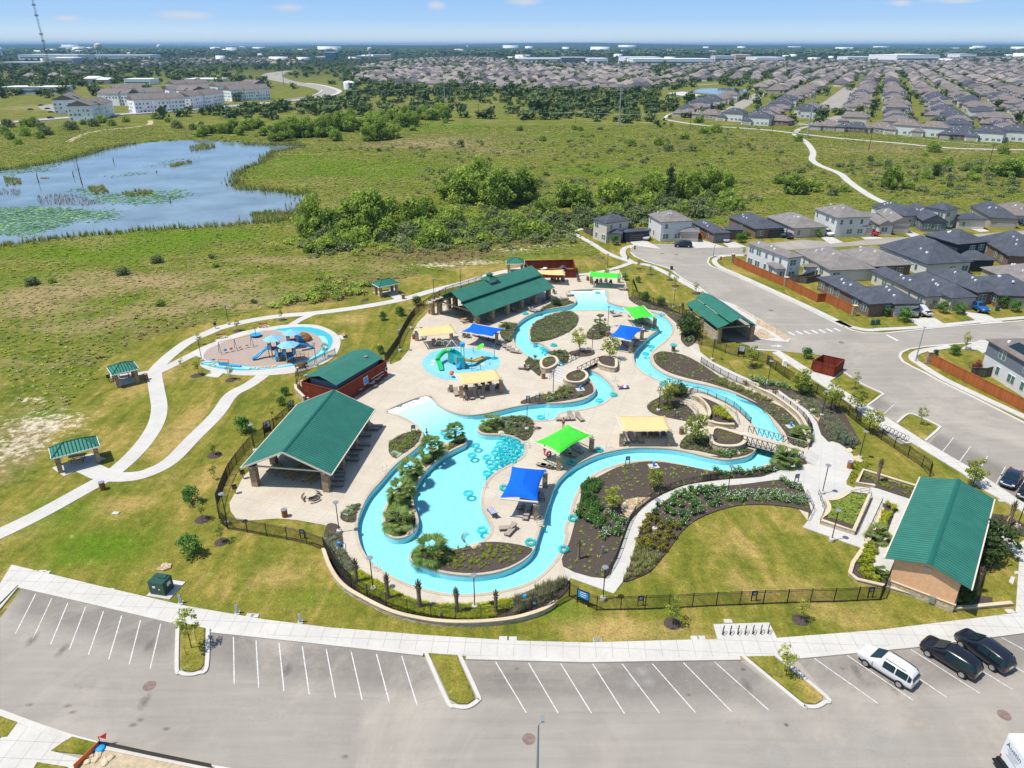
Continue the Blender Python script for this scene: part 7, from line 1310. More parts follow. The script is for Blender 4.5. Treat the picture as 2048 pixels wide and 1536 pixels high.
sign(L4([(372,880)])[0],'blue notice panel in a black frame at the front gate',1.25,.9,.75,-32,double=True);sign(K6([(665,530)])[0],'white notice board in a black frame on the pavilion fence',1.1,.9,1.1,55,'sign_white',double=True);sign(K4([(1665,845)])[0],'grey notice board in a black frame on the street side fence',1.1,1.,1.,-15,'sign_white',double=True);sign(K2([(990,1100)])[0],'small white notice board beside the pavilion eave bush',.8,.7,1.1,55,'sign_white')
for p,l,a in ((L1([(937,905)])[0],'small blue sign at the corner of the plaza roses',15),(L3([(1640,810)])[0],'square blue sign behind the front fence near the gate',0),(L5([(1880,365)])[0],'small blue sign on the lower pavilion fence',-10),(L4([(778,890)])[0],'small blue sign on the front fence left of the bright tree',2),(L4([(1578,855)])[0],'small blue sign on the front fence below the oval lawn',2),(L2([(595,1345)])[0],'small blue sign at the right end of the front fence',2),(K5([(805,905)])[0],'small blue sign on the fence by the right parking',-35),(L1([(1540,290)])[0],'small blue white sign beside the dark tree fence',-35),(K5([(150,470)])[0],'small pale sign on the fence near the dumpster',-35),(K7([(425,420)])[0],'small blue sign at the bed beside the beach',10),(K8([(1428,470)])[0],'white stake sign in the bed above the yellow river sail',5),(K7([(1540,130)])[0],'white stake sign in the bed tip by the river',5),(K7([(1632,120)])[0],'white stake sign second in the bed tip by the river',5),(K8([(950,925)])[0],'white stake sign at the mulch bed rim by the river',5),(K4([(1150,660)])[0],'white sign in the bed beside the street canopy',5)):sign(p,l,.5,.42,.75,a,'sign_white' if l.startswith('white')or 'pale' in l else 'sign_blue')
X,Y=K4([(600,258)])[0];o=T('feather_flag','tall black feather flag on a pole beside the upper planting bed','flag',X,Y);mb=MB();mb.tube([(0,0,0),(0,0,3.6),(.15,0,4.1)],.04,6);ob('pole',mb,M['dark_metal'],o);mb=MB();mb.add([(.02,0,4.0),(.25,.02,3.9),(1.35,.1,1.2),(1.2,.1,.9),(.1,0,3.2)],[(0,1,2,3,4)]);q=ob('flag_cloth',mb,M['black_metal'],o);md=q.modifiers.new('t','SOLIDIFY');md.thickness=.02
for p,l in zip(K8([(1205,950)])+L1([(885,365)])+K3([(1855,1370)])+L3([(215,355),(1570,745)]),('in the wide mulch bed by the river','in the bed under the fenced walkway','in the bed below the small bridge','in the shrubs at the left end of the front fence','in the oleanders near the front gate')):
 o=T('water_spray_jet','blue spray pump head '+l,'spray jet',*p,.1,.2);mb=MB();mb.box(0,0,0,1.3,1.1,.12);ob('pad',mb,M['path_conc'],o);mb=MB();mb.lathe([(.12,.12),(.16,.2),(.1,.5),(.22,.6),(.18,.75)],n=10);ob('pump_head',mb,M['sign_blue'],o)
for p,l in zip(B6([(445,590)])+K5([(915,185),(952,182),(1845,80),(1385,412),(255,490)])+B6([(718,745),(1085,668),(393,668)]),('black wheeled bin at the cul-de-sac kerb','pale green utility box on the corner house lawn','second pale green utility box on the corner house lawn','green utility box on the lawn right of the blue pickup','small green utility box at the solar house corner','white utility cabinet inside the right fence','dark mailbox on the street verge','red fire hydrant at the white house corner','dark post at the path junction')):
 w_=.6 if 'box' in l or 'cabinet' in l else .35;o=T('utility_box' if 'box' in l or 'cab' in l else 'street_post' if 'post' in l else 'wheeled_bin' if 'bin' in l else 'fire_hydrant',l,'utility box' if 'utility' in l else l.split()[1],*p);mb=MB();mb.box(0,0,0,w_+.15,w_+.1,.08);mb.box(0,0,.08,w_,w_,.85,0,0,.95,.9);ob('body',mb,M['black_metal' if 'black' in l or 'dark' in l else 'lens_red' if 'red' in l else 'white_metal' if 'white' in l else 'box_green'],o);mb=MB();mb.box(0,0,.93,w_*1.05,w_,.08,0,0,.8,.8);ob('lid',mb,M['dark_metal' if 'black' in l else 'white_metal' if 'white' in l else 'box_green'],o)
 # --------------------- fences, rails and bridges
def picket(label,pts,h=1.75,step=2.4,gap=.115,name='picket_fence',m='black_metal',rail=False):
 c=pts[0];r=T(name,label,'railing' if rail else 'fence',c[0],c[1]);P_=[(x-c[0],y-c[1])for x,y in pts];mb=MB();k=.014
 for x,y in resample(P_,gap):mb.add([(x-k,y-k,.08),(x+k,y-k,.08),(x+k,y+k,.08),(x-k,y+k,.08),(x-k,y-k,h),(x+k,y-k,h),(x+k,y+k,h),(x-k,y+k,h)],[(0,1,5,4),(1,2,6,5),(2,3,7,6),(3,0,4,7)])
 ob('pickets',mb,M[m],r);l=resample(P_,step);mb=MB()
 for z in ((h-.02,.15)if rail else (h-.02,h-.22,.15)):mb.tube([(x,y,z)for x,y in l],.028,4)
 ob('rail',mb,M[m],r);pm=MB();pm.box(0,0,0,.075,.075,h+.08);me=None
 for x,y in l:
  if me is None:o=ob('post',pm,M[m],r);me=o.data
  else :o=ob('post',me,None,r)
  o.location=(x,y,0)
 return r
picket('black picket fence sweeping round the pavilion corner along the left lawn',K6([(900,330),(640,555),(500,660),(400,780),(330,870),(275,960),(235,1060),(170,1230),(200,1400),(275,1455)]))
picket('black picket fence below the pavilion deck up to the front wall',L5([(1415,305),(1520,322),(1630,345),(1735,362),(1830,380),(1930,405),(2015,440)]))
picket('long curved black picket fence on top of the front retaining wall',sm(L3([(108,382),(140,430),(200,545),(270,622),(370,702),(490,760),(615,817),(762,857),(920,885),(1080,900),(1245,899),(1410,888),(1570,852),(1720,808),(1850,742),(1895,705)]),3,False),2.0)
picket('short black fence run beside the front gate',L4([(280,822),(335,855)]));picket('short black fence run right of the front gate',L4([(405,892),(470,922)]))
picket('long straight black picket fence below the oval lawn',L4([(470,922),(850,915),(1330,890),(1975,866)])+L2([(280,1385),(680,1365)]));picket('black fence closing the gap at the restroom front corner',L2([(685,1362),(745,1230),(800,1090)]))
picket('black picket fence climbing from the pump house past the yellow sail',sm(K2([(1905,625),(2048,420)])+K3([(90,900),(200,700),(290,600),(400,525),(500,460),(620,410),(800,355),(900,315)]),2,False));picket('low black fence on the stone wall around the pump house corner',K2([(1310,905),(1150,960),(1045,880),(1035,760),(1110,700),(1200,640),(1420,540)]),1.3)
picket('black fence along the upper bed behind the flag',K4([(610,260),(780,340),(900,380),(1000,412),(1080,440),(1130,470)]));picket('black fence from the canopy shrub to the walkway lawn',K4([(1240,560),(1240,660),(1210,718),(1400,760),(1520,812),(1640,848)]))
picket('long black fence along the right hand street pavement',K4([(1690,860),(1920,908)])+K5([(120,478),(280,592),(470,692),(670,812),(820,936),(970,1040),(1150,1160),(1340,1288),(1342,1320)]))
picket('black railing along the raised fenced walkway',sm(K4([(1275,905),(1390,980),(1570,1075),(1790,1165),(2010,1250)])+L1([(700,60),(830,142),(910,202),(990,268),(1045,330),(1085,410),(1085,480),(1060,565)]),2,False),1.1,1.8,.13,'railing',rail=True)
picket('black railing along the inner bank of the right river bend',K4([(1080,1290),(1200,1190),(1300,1205),(1420,1258),(1520,1302),(1610,1352),(1690,1425),(1760,1500)]),1.0,1.8,.13,'railing',rail=True)
picket('black railing along the curved path in the wide bed',sm(L4([(530,700),(600,592),(642,480),(692,332),(742,237),(812,177),(892,118),(990,78)])+K8([(1370,1168),(1510,1128),(1680,1094),(1840,1074)])+L1([(20,902),(130,880),(510,852),(665,812),(790,778),(900,735),(960,690)]),2,False),1.0,1.8,.15,'railing',rail=True)
def hrail(label,lines,h=.9):
 r=T('handrail',label,'handrail',*lines[0][0])
 for l in lines:
  mb=MB();c=lines[0][0];q=[(x-c[0],y-c[1])for x,y in l]
  for z in (h,h*.55):mb.tube([(x,y,z)for x,y in q],.025,5)
  for x,y in resample(q,1.4):mb.tube([(x,y,0),(x,y,h)],.022,5)
  ob('rail',mb,M['dark_metal'],r)
hrail('dark handrails on both sides of the left entrance ramp',[L1([(1035,1035),(1105,1185),(1050,1285)]),L1([(1150,1030),(1210,1205),(1165,1315)])]);hrail('dark handrails along the straight ramp beside the walled planter',[L1([(1460,1040),(1640,1010),(1660,1070),(1510,1420)]),L1([(1770,1112),(1600,1480)])]);hrail('dark handrails curving up the stone walled river ramp',[K8([(1440,320),(1560,360),(1640,440),(1640,520)]),K8([(1580,285),(1680,350),(1740,440)]),K8([(1900,370),(2000,440),(2035,540)])]);hrail('thin handrails beside the small bridge steps',[K3([(1555,1265),(1625,1175)]),K3([(1690,1300),(1790,1215)])])
def truss(mb,a,b,z0,h,n):
 d=(Vector(b)-Vector(a));w_=.05
 q=[Vector((*(Vector(a)+d*i/n),0))for i in range(n+1)]
 for z in (z0,z0+h,z0+h*.55):mb.tube([q[0]+Vector((0,0,z)),q[-1]+Vector((0,0,z))],.07 if z!=z0+h*.55 else .03,4)
 for i,p in enumerate(q):
  mb.tube([p+Vector((0,0,z0)),p+Vector((0,0,z0+h))],.05,4)
  if i<n:s=i<n/2;mb.tube([p+Vector((0,0,z0+(h if s else 0))),q[i+1]+Vector((0,0,z0+(0 if s else h)))],.045,4)
def bridge(label,near,far,z,n,h=1.25):
 c=((near[0][0]+far[1][0])/2,(near[0][1]+far[1][1])/2);L_=lambda p:(p[0]-c[0],p[1]-c[1]);r=T('truss_bridge',label,'bridge',*c);nr,fr=[L_(p)for p in near],[L_(p)for p in far]
 mb=MB();mb.slab([(*nr[0],z),(*nr[1],z),(*fr[1],z),(*fr[0],z)],.22);ob('bridge_deck',mb,M['deck'],r)
 for l in (nr,fr):mb=MB();truss(mb,l[0],l[1],z-.2,h,n);ob('truss',mb,M['dark_metal'],r)
 for e in (0,1):
  d=Vector(nr[e])-Vector(nr[1-e]);d.normalize();d*=1.7;mb=MB();A,B=Vector(nr[e]),Vector(fr[e]);mb.add([(*A,z-.02),(*B,z-.02),(*(B+d),.1),(*(A+d),.1),(*A,0),(*B,0),(*(B+d),0),(*(A+d),0)],[(0,1,2,3),(0,3,7,4),(1,5,6,2),(0,4,5,1)]);ob('end_ramp',mb,M['path_conc'],r)
 return r
bridge('long dark truss footbridge over the right river bend to the plaza',L1([(402,505),(998,668)],.6),L1([(470,412),(1058,580)],.6),.6,12);sb=bridge('short dark truss footbridge with steps over the narrow river',K4([(68,1000),(282,893)],.7),K3([(1655,1135),(1845,1040)],.7),.7,5,1.15)
st=T('deck_steps','wide pale concrete steps up to the short footbridge','steps',*K3([(1640,1250)])[0]);c_=st.location;a0,a1=K3([(1540,1255),(1700,1315)]);b0,b1=K3([(1635,1165),(1800,1225)])
for k in range(6):
 u0,u1=k/6,(k+1)/6;mb=MB();f_=lambda p,q,u:(p[0]+(q[0]-p[0])*u-c_[0],p[1]+(q[1]-p[1])*u-c_[1]);mb.prism([f_(a0,b0,u0),f_(a1,b1,u0),f_(a1,b1,1.),f_(a0,b0,1.)],.05+k*.11,.05+(k+1)*.11);ob('step',mb,M['path_conc'],st)
def ladder():
 o=T('pool_ladder','x','pool ladder',group='steel pool ladders');
 for s in (-.28,.28):mb=MB();mb.tube([(s,.6,.06),(s,.6,.75),(s,.3,.95),(s,-.1,.8),(s,-.2,-.5)],.025,6);ob('rail',mb,M['steel'],o)
 for z in (-.05,-.3):mb=MB();mb.box(0,-.2,z,.55,.1,.04);ob('tread',mb,M['steel'],o)
 return Kind(o)
ld=ladder()
for p,l,a in zip(K7([(150,800),(1130,945),(1640,1310),(1720,280),(1545,560)])+L3([(480,500)])+K4([(935,685),(780,1030),(425,1095)])+K8([(765,765)]),('at the left river bank','on the right lagoon bank','beside the big blue sail on the river','at the river inlet','beside the tube cluster','at the front left river bank','at the narrow right bend','on the central deck right river bank','at the lower bend below the small bridge','above the long river arc'),(215,100,-80,0,80,-150,60,210,-60,170)):ld.at(p[0],p[1],.06,R(a),'steel pool ladder '+l)
X,Y=L3([(1275,250)])[0];mb=MB()
for k in range(4):mb.tube([(-1.6+k*.1+.9*math.cos(a)-.25*k*.6,1.*math.sin(a)+.1*k,-.5-.1*k)for a in np.linspace(1.9,4.2,9)],.03,4)
o=ob('entry_step',mb,M['shade_grey'],None,loc=(X,Y,.2));props(o,'curved dark edged entry steps under the lagoon water','steps')
# --------------------- playground
PLAY=sm(K2([(20,530),(150,470),(280,400),(460,325),(640,285),(800,262),(960,242),(1200,243),(1350,285),(1445,350),(1468,430),(1420,540),(1300,625),(1100,695),(900,728),(700,738),(500,738),(330,718),(200,692),(100,640),(115,570)]),3)
mb=MB();mb.prism(PLAY,-.05,.08);ob('playground_path',mb,M['path_conc'],kind=ST)
mb=MB();mb.sheet(sm(K2([(800,300),(1000,268),(1180,270),(1320,310),(1388,370),(1388,430),(1340,505),(1210,592),(1010,645),(780,675),(600,690),(440,690),(280,672),(150,640),(100,625),(230,600),(600,640),(1000,600),(1250,500),(1290,420),(1180,330)]),2),[],.085);ob('play_turf',mb,M['turf_blue'],kind=ST)
mb=MB();mb.sheet(sm(K2([(600,655),(1000,625),(1250,530),(1300,430),(1230,360),(1310,360),(1345,420),(1290,520),(1050,625),(650,680),(300,655),(120,620),(350,630)]),2),[],.09);ob('play_turf_pale',mb,M['turf_pale'],kind=ST)
mb=MB();mb.sheet(sm(K2([(130,570),(165,492),(285,432),(450,375),(640,320),(790,298),(900,315),(1100,308),(1200,330),(1275,380),(1290,440),(1240,520),(1150,580),(1000,620),(800,650),(600,650),(400,625),(220,600)]),2),[],.095);ob('wood_chips',mb,M['chips'],kind=ST)
SW=T('swing_set','yellow topped swing set with dark legs on the playground','swing set',*K2([(300,545)])[0]);base=Vector((*SW.location[:2],0));en=[Vector((*q,0))-base for q in K2([(298,530),(450,490),(610,455)])];mb=MB();H=2.3
mb.tube([en[0]+Vector((0,0,H)),en[2]+Vector((0,0,H))],.06,6);ob('top_bar',mb,M['play_yellow'],SW);d=(en[2]-en[0]).normalized();nn=Vector((-d.y,d.x,0))
for e in en:mb=MB();[mb.tube([e+Vector((0,0,H)),e+nn*s*.9],.045,5)for s in (-1,1)];ob('leg',mb,M['play_navy'],SW)
for i,(u,m)in enumerate(((.16,'play_blue'),(.34,'orange'),(.62,'rubber'),(.84,'rubber'))):
 q=en[0].lerp(en[2],u);mb=MB();[mb.tube([q+d*s+Vector((0,0,H)),q+d*s+Vector((0,0,.5))],.012,4)for s in (-.22,.22)];sw=ob('swing_chain',mb,M['steel'],SW);mb=MB();mb.box(q.x,q.y,.45,.5,.25,.06 if i>1 else .35,math.atan2(d.y,d.x));ob('swing_seat',mb,M[m],sw)
o=T('spinner_dish','round blue spinner dish with a dark pole on the playground','spinner',*K2([(645,360)])[0],.1);mb=MB();mb.lathe([(.25,.1),(.9,.3),(1.05,.45),(.95,.45),(.2,.25)],n=18);ob('dish',mb,M['play_blue'],o,True);mb=MB();mb.tube([(0,0,0),(0,0,1.9)],.05,6);ob('pole',mb,M['play_navy'],o)
PS=T('play_structure','large blue and yellow play structure with three blue canopies and slides','play structure',*K2([(920,540)])[0],.09);b0=Vector((*PS.location[:2],0));at=lambda x,y:Vector((*K2([(x,y)])[0],0))-b0
def postset(c,r_,deck,H,canopy=True):
 pts=[c+Vector((r_*math.cos(a),r_*math.sin(a),0))for a in np.linspace(.3,.3+2*math.pi,7)[:-1]]
 for i,q in enumerate(pts):mb=MB();mb.tube([q,q+Vector((0,0,H))],.06,6);ob('post',mb,M['play_navy' if i%2 else 'play_yellow'],PS)
 mb=MB();mb.prism([(q.x,q.y)for q in pts],deck-.1,deck);ob('platform',mb,M['play_navy'],PS)
 for i in (0,2,3,5):a_,b_=pts[i],pts[(i+1)%6];mb=MB();mb.box((a_.x+b_.x)/2,(a_.y+b_.y)/2,deck+.05,(b_-a_).length*.85,.05,.8,math.atan2(b_.y-a_.y,b_.x-a_.x));ob('panel',mb,M[('play_yellow','play_blue')[i%2]],PS)
 if canopy:mb=MB();n=6;e=[c+Vector((r_*1.75*math.cos(a),r_*1.75*math.sin(a),H+.05))for a in np.linspace(.3,.3+2*math.pi,7)[:-1]];mb.add(e+[c+Vector((0,0,H+.75))],[(i,(i+1)%6,6)for i in range(6)]+[(5,4,3,2,1,0)]);ob('canopy',mb,M['play_canopy'],PS)
postset(at(835,560),1.0,1.7,3.4);postset(at(980,600),1.1,1.35,3.0);postset(at(1010,455),1.0,1.2,2.6);postset(at(890,590),.8,1.2,1.9,False)
def slide(line,w_,m,parent,name='slide'):
 mb=MB();l=sm([tuple(q)for q in line],4,False);n=len(l);vs=[]
 for i,q in enumerate(l):
  a_,b_=l[max(0,i-1)],l[min(n-1,i+1)];d_=Vector((b_[0]-a_[0],b_[1]-a_[1],0)).normalized();nv=Vector((-d_.y,d_.x,0));q=Vector(q);vs+=[q+nv*w_/2+Vector((0,0,.25)),q+nv*w_*.42,q-nv*w_*.42,q-nv*w_/2+Vector((0,0,.25))]
 mb.add(vs,[(i*4+k,i*4+k+1,i*4+k+5,i*4+k+4)for i in range(n-1)for k in range(3)]);o=ob(name,mb,M[m],parent,True);md=o.modifiers.new('t','SOLIDIFY');md.thickness=.06;return o
V3=lambda v,z:(v.x,v.y,z)
slide([V3(at(800,545),1.75),V3(at(760,560),1.5),V3(at(700,570),.85),V3(at(650,585),.35),V3(at(610,592),.2)],.75,'play_blue',PS);slide([V3(at(985,610),1.35),V3(at(990,620),1.),V3(at(970,612),.4),V3(at(940,612),.2)],.7,'play_blue',PS);slide([V3(at(1060,500),1.25),V3(at(1120,490),.9),V3(at(1170,480),.4),V3(at(1205,475),.2)],.75,'play_blue',PS)
mb=MB();a_,b_=at(1040,560),at(1160,565)
for z in (.45,.75,1.05):mb.tube([V3(a_,z),V3(b_,z)],.035,5)
for u in (0,.33,.66,1.):q=a_.lerp(b_,u);mb.tube([V3(q,0),V3(q,1.05)],.04,5)
ob('ramp_rail',mb,M['play_yellow'],PS);mb=MB();mb.tube([V3(at(870,590),1.4),V3(at(860,600),.9),V3(at(850,600),.3)],.4,10);ob('crawl_tube',mb,M['play_blue'],PS,True)
o=T('climbing_rock','brown climbing rock with a blue tunnel at the playground right end','climbing rock',*K2([(1105,395)])[0],.09);bmk=bmesh.new();bmesh.ops.create_icosphere(bmk,subdivisions=3,radius=1.)
for v in bmk.verts:v.co=Vector((v.co.x*1.7,v.co.y*1.3,max(v.co.z,-.1)*1.5))*rs.uniform(.92,1.06)
me=bpy.data.meshes.new('rock_body');bmk.to_mesh(me);bmk.free();me.materials.append(M['bin_brown']);ob('rock_body',me,None,o);mb=MB();mb.tube([(-.9,-1.1,.7),(-.2,-.6,.9)],[.75,.65],12);mb.tube([(-.3,-1.2,.3),(.4,-.9,.5)],.4,10);ob('tunnel',mb,M['play_blue'],o,True)
o=T('climbing_net','orange framed blue climbing panel at the playground left edge','climber',*K2([(335,645)])[0],.09,R(-5));mb=MB()
for x in (-.9,.9):mb.tube([(x,0,0),(x,0,1.2)],.05,6)
mb.tube([(-.9,0,1.15),(.9,0,1.15)],.08,6);ob('frame',mb,M['orange'],o);mb=MB();mb.box(0,0,.1,1.7,.1,.55);mb.tube([(1.,-.1,.2),(2.,-.2,.2),(3.1,-.3,.15)],.22,8);ob('panel',mb,M['play_blue'],o)
stone_me=bpy.data.objects['boulder'].data
for i,(x,y)in enumerate([(195,635),(225,630),(240,645),(580,675),(625,668),(660,672),(700,663),(740,660),(770,658),(810,655),(830,650)]):q=ob('stepping_stone',stone_me,None);q.location=(*K2([(x,y)])[0],.14);q.scale=(.75,.6,.45);q.rotation_euler=(0,0,i);props(q,'pale stepping stone on the blue playground turf edge','stepping stone','stepping stones of the playground')
# --------------------- splash pad
PT=T('water_play_tower','teal water play tower with a green tube slide and blue tipping bucket','water play tower',*BS([(790,760)])[0],.075);b0=Vector((*PT.location[:2],0));at=lambda x,y:Vector((*BS([(x,y)])[0],0))-b0
pc=[at(655,730),at(745,770),at(800,840),at(930,850),at(880,760),at(760,690)]
for i,q in enumerate(pc):mb=MB();mb.tube([q,q+Vector((0,0,2.3 if i not in (3,4)else 4.4))],.07,7);ob('post',mb,M['teal' if i%2 else 'play_yellow'],PT)
mb=MB();mb.prism([(q.x,q.y)for q in pc],1.25,1.35);ob('platform',mb,M['teal'],PT)
for i in range(6):
 a_,b_=pc[i],pc[(i+1)%6];mb=MB();mb.box((a_.x+b_.x)/2,(a_.y+b_.y)/2,.1 if i in (0,2)else .7,(b_-a_).length*.9,.06,2.0 if i in (0,2)else 1.4,math.atan2(b_.y-a_.y,b_.x-a_.x));ob('panel',mb,M['teal' if i%2==0 else 'turf_blue'],PT)
bc=(pc[3]+pc[4])/2;mb=MB();mb.lathe([(.15,3.7),(.42,3.8),(.5,4.4),(.44,4.4)],bc.x,bc.y,12);ob('bucket',mb,M['play_blue'],PT,True)
rc=at(730,700);mb=MB()
for s in ((-.9,-.9),(.9,-.9),(.9,.9),(-.9,.9)):mb.tube([(rc.x+s[0],rc.y+s[1],2.3),(rc.x+s[0],rc.y+s[1],3.1),(rc.x,rc.y,3.9)],.06,5)
for dx in (-2.2,-1.1):mb.tube([(rc.x+dx+.75*math.cos(a),rc.y+.3,2.9+.75*math.sin(a))for a in np.linspace(0,math.pi,9)],.05,5)
ob('roof_frame',mb,M['beam_tan'],PT)
tl=[V3(at(715,700),1.9),V3(at(620,690),1.75),V3(at(540,720),1.5),V3(at(490,760),1.25),V3(at(480,790),1.1)];mb=MB();mb.tube(sm(tl,4,False),.42,12);ob('tube_slide',mb,M['slide_green'],PT,True);slide([V3(at(480,790),1.0),V3(at(500,815),.75),V3(at(520,845),.4),V3(at(535,880),.15)],.8,'slide_green',PT,'slide_chute')
slide([V3(at(920,800),1.2),V3(at(1010,790),.9),V3(at(1100,770),.6),V3(at(1180,720),.4),V3(at(1280,670),.2)],.9,'play_yellow',PT,'flume');mb=MB();mb.tube([V3(at(820,850),.2),V3(at(850,835),.8),V3(at(880,830),1.4)],.42,10);ob('climbing_barrel',mb,M['play_blue'],PT,True)
def feature(p,label,h,m,head):o=T('water_sprayer',label,'water sprayer',p[0],p[1],.075);mb=MB();mb.tube([(0,0,0),(0,0,h)],.05,7);ob('pole',mb,M['teal'],o);mb=MB();mb.lathe(head,n=14);q=ob('spray_head',mb,M[m],o,True);return o
q=feature(BS([(1440,660)])[0],'tall lime green flower water sprayer on the splash pad',2.7,'lime',[(.1,2.4),(.5,2.75),(.8,2.75),(.4,2.85)]);mb=MB();mb.lathe([(.7,0),(.66,.02)],n=16);ob('base',mb,M['teal'],q)
for c_ in q.children:
 if c_.name.startswith('spray_head'):c_.location=(-.9,.3,.1);c_.rotation_euler=(.2,-.6,0)
feature(BS([(1055,870)])[0],'thin water sprayer with a dark cone head on the splash pad',2.3,'play_navy',[(.05,2.1),(.2,2.35),(.1,2.4)]);feature(BS([(1080,560)])[0],'short teal water sprayer at the back of the splash pad',.9,'teal',[(.05,.8),(.1,.95),(.03,1.)]);feature(BS([(1205,860)])[0],'short teal water sprayer beside the yellow sail',.9,'teal',[(.05,.8),(.1,.95),(.03,1.)]);feature(BS([(1360,770)])[0],'low twin water jet on the splash pad right side',.4,'teal',[(.05,.3),(.12,.42),(.03,.5)]);feature(BS([(715,985)])[0],'orange basketball shaped water sprayer at the splash pad edge',.6,'orange',[(.05,.4),(.3,.52),(.42,.82),(.3,1.12),(.05,1.24)])
mb=MB();
for k,(x,y)in enumerate(((380,765),(1240,755),(400,705))):mb.lathe([(.35,0),(.3,.01)],*[a-b for a,b in zip(BS([(x,y)])[0],PT.location[:2])],n=10)
ob('spray_plate',mb,M['white'],PT)
# --------------------- cars, truck, people
PAINT={}
def paint(c):
 if c not in PAINT:m=mat('paint_%d'%len(PAINT),c,.25,.5);m.node_tree.nodes['Principled BSDF'].inputs['Coat Weight'].default_value=.6;PAINT[c]=m
 return PAINT[c]
PROF={'suv':(4.9,.97,[(-2.45,.5,.75,.8),(-2.4,.33,1.02,1.05),(-2.25,.3,1.05,1.45),(-1.95,.28,1.07,1.72),(-.9,.26,1.06,1.78),(.2,.26,1.05,1.77),(.4,.26,1.05,1.70),(1.32,.26,1.07,1.11),(1.9,.28,1.04,1.08),(2.3,.32,.94,.98),(2.45,.45,.8,.83)],(2,5),1),'sedan':(4.7,.91,[(-2.35,.45,.7,.75),(-2.25,.3,.95,.99),(-1.7,.25,.98,1.04),(-1.1,.22,.96,1.38),(-.3,.22,.95,1.46),(.3,.22,.94,1.43),(.5,.22,.93,1.36),(1.3,.22,.91,.95),(1.9,.25,.83,.87),(2.2,.3,.7,.74),(2.35,.42,.58,.6)],(2,6),0),'pickup':(5.7,1.0,[(-2.85,.55,.8,.82),(-2.8,.4,1.1,1.12),(-.95,.38,1.1,1.12),(-.85,.36,1.1,1.75),(-.2,.36,1.1,1.85),(.6,.36,1.1,1.82),(.75,.36,1.1,1.75),(1.35,.36,1.1,1.13),(2.2,.38,1.05,1.08),(2.7,.4,.95,.98),(2.85,.5,.75,.78)],(3,6),0)}
def car(kind,col,label,x,y,ang,z=.04,group=None,name='parked_car',cat='car'):
 L_,w_,st_,(g0,g1),rack=PROF[kind];r=T(name,label,cat,x,y,z,ang,group);V,F=[],[]
 for x_,zb,zm,zr in st_:
  e=abs(x_)/(L_/2);w=w_*(1-.13*max(0,e-.7)/.3);c=zr-zm>.2;wr=w*(.74 if c else .9)
  for s in (-1,1):
   row=[(w*.9,zb),(w,zb+(zm-zb)*.35),(w*.98,zm),(wr,zr-.05*c),(wr*.75,zr)]
   V+=[(x_,s*a,b)for a,b in (row if s<0 else row[::-1])]
 n=len(st_)
 for i in range(n-1):
  for k in range(9):F.append((i*10+k,i*10+k+1,i*10+11+k,i*10+10+k))
  F.append((i*10+9,i*10,i*10+10,i*10+19))
 F+=[tuple(range(10)),tuple(range((n-1)*10,n*10))[::-1]]
 mb=MB();mb.add(V,F);bo_=ob('body',mb,paint(col),r,True);bo_.data.polygons.foreach_set('use_smooth',[True]*len(bo_.data.polygons));bo_.modifiers.new('round','SUBSURF').render_levels=1
 gv=lambda i,k:Vector(V[i*10+k])
 def pane(a,b,c,d,out,m=.1,k=.014):
  q=[a,b,c,d];cen=sum(q,Vector())/4;mb=MB();mb.quad(*[cen+(p-cen)*(1-m)+out*k for p in q]);ob('window',mb,M['glass'],r)
 for i in range(g0+(0 if kind=='suv' else 1),g1+(kind!='suv')-(kind=='sedan')*1):
  if i+1<=g1:
   for s,ks in ((-1,(2,3)),(1,(7,6))):pane(gv(i,ks[0]),gv(i+1,ks[0]),gv(i+1,ks[1]),gv(i,ks[1]),Vector((0,s,.3)))
 j=g1+(1 if kind=='suv' else 0);pane(gv(j,3),gv(j+1,3),gv(j+1,6),gv(j,6),Vector((.6,0,1)),.06,.07);pane(gv(g0-(kind=='suv'),3),gv(g0+(kind!='suv')*0+(0 if kind=='suv' else 1 if kind=='sedan' else 0),3),gv(g0+(1 if kind=='sedan' else 0),6),gv(g0-(kind=='suv'),6),Vector((-.8,0,.7)),.1)if kind!='pickup' else None
 for sx in (-1,1):
  for s in (-1,1):
   R_=.37 if kind!='sedan' else .33;mb=MB();mb.tube([(sx*L_*.3,s*(w_-.2),R_),(sx*L_*.3,s*(w_+.02),R_)],R_,16);wh=ob('wheel',mb,M['rubber'],r,True);mb=MB();mb.tube([(sx*L_*.3,s*(w_+.02),R_),(sx*L_*.3,s*(w_+.035),R_)],R_*.65,12);ob('rim',mb,M['rim'],wh,True)
   mb=MB();xx=sx*L_/2*.955;mb.box(xx,s*w_*.7,.72 if kind!='pickup' else .85,.14,.3,.16 if sx>0 else .26);ob('headlight' if sx>0 else 'taillight',mb,M['lens' if sx>0 else 'lens_red'],r)
 for s in (-1,1):mb=MB();mb.box(1.0 if kind!='pickup' else 1.1,s*(w_+.08),1.0,.12,.2,.14);ob('mirror',mb,paint(col),r)
 if kind=='pickup':mb=MB();mb.box(-1.85,0,1.115,1.65,1.5,.02);ob('cargo_bed',mb,M['rubber'],r)
 if rack:
  for s in (-1,1):mb=MB();mb.tube([(-1.6,s*.6,1.78),(.2,s*.6,1.82)],.025,5);ob('roof_rail',mb,M['dark_metal'],r)
 mb=MB();mb.box(-L_/2-.005,0,.78,.02,.5,.14);ob('number_plate',mb,M['sign_white'],r)
 return r
def axle(fw,rw,kind,col,label,k=.9,**kw):
 d=Vector(fw)-Vector(rw);d.normalize();m=(Vector(fw)+Vector(rw))/2+Vector((d.y,-d.x))*k;return car(kind,col,label,m.x,m.y,math.atan2(d.y,d.x),**kw)
WH,BK,SV,NV=(.66,.66,.66),(.008,.009,.012),(.42,.43,.44),(.01,.018,.045)
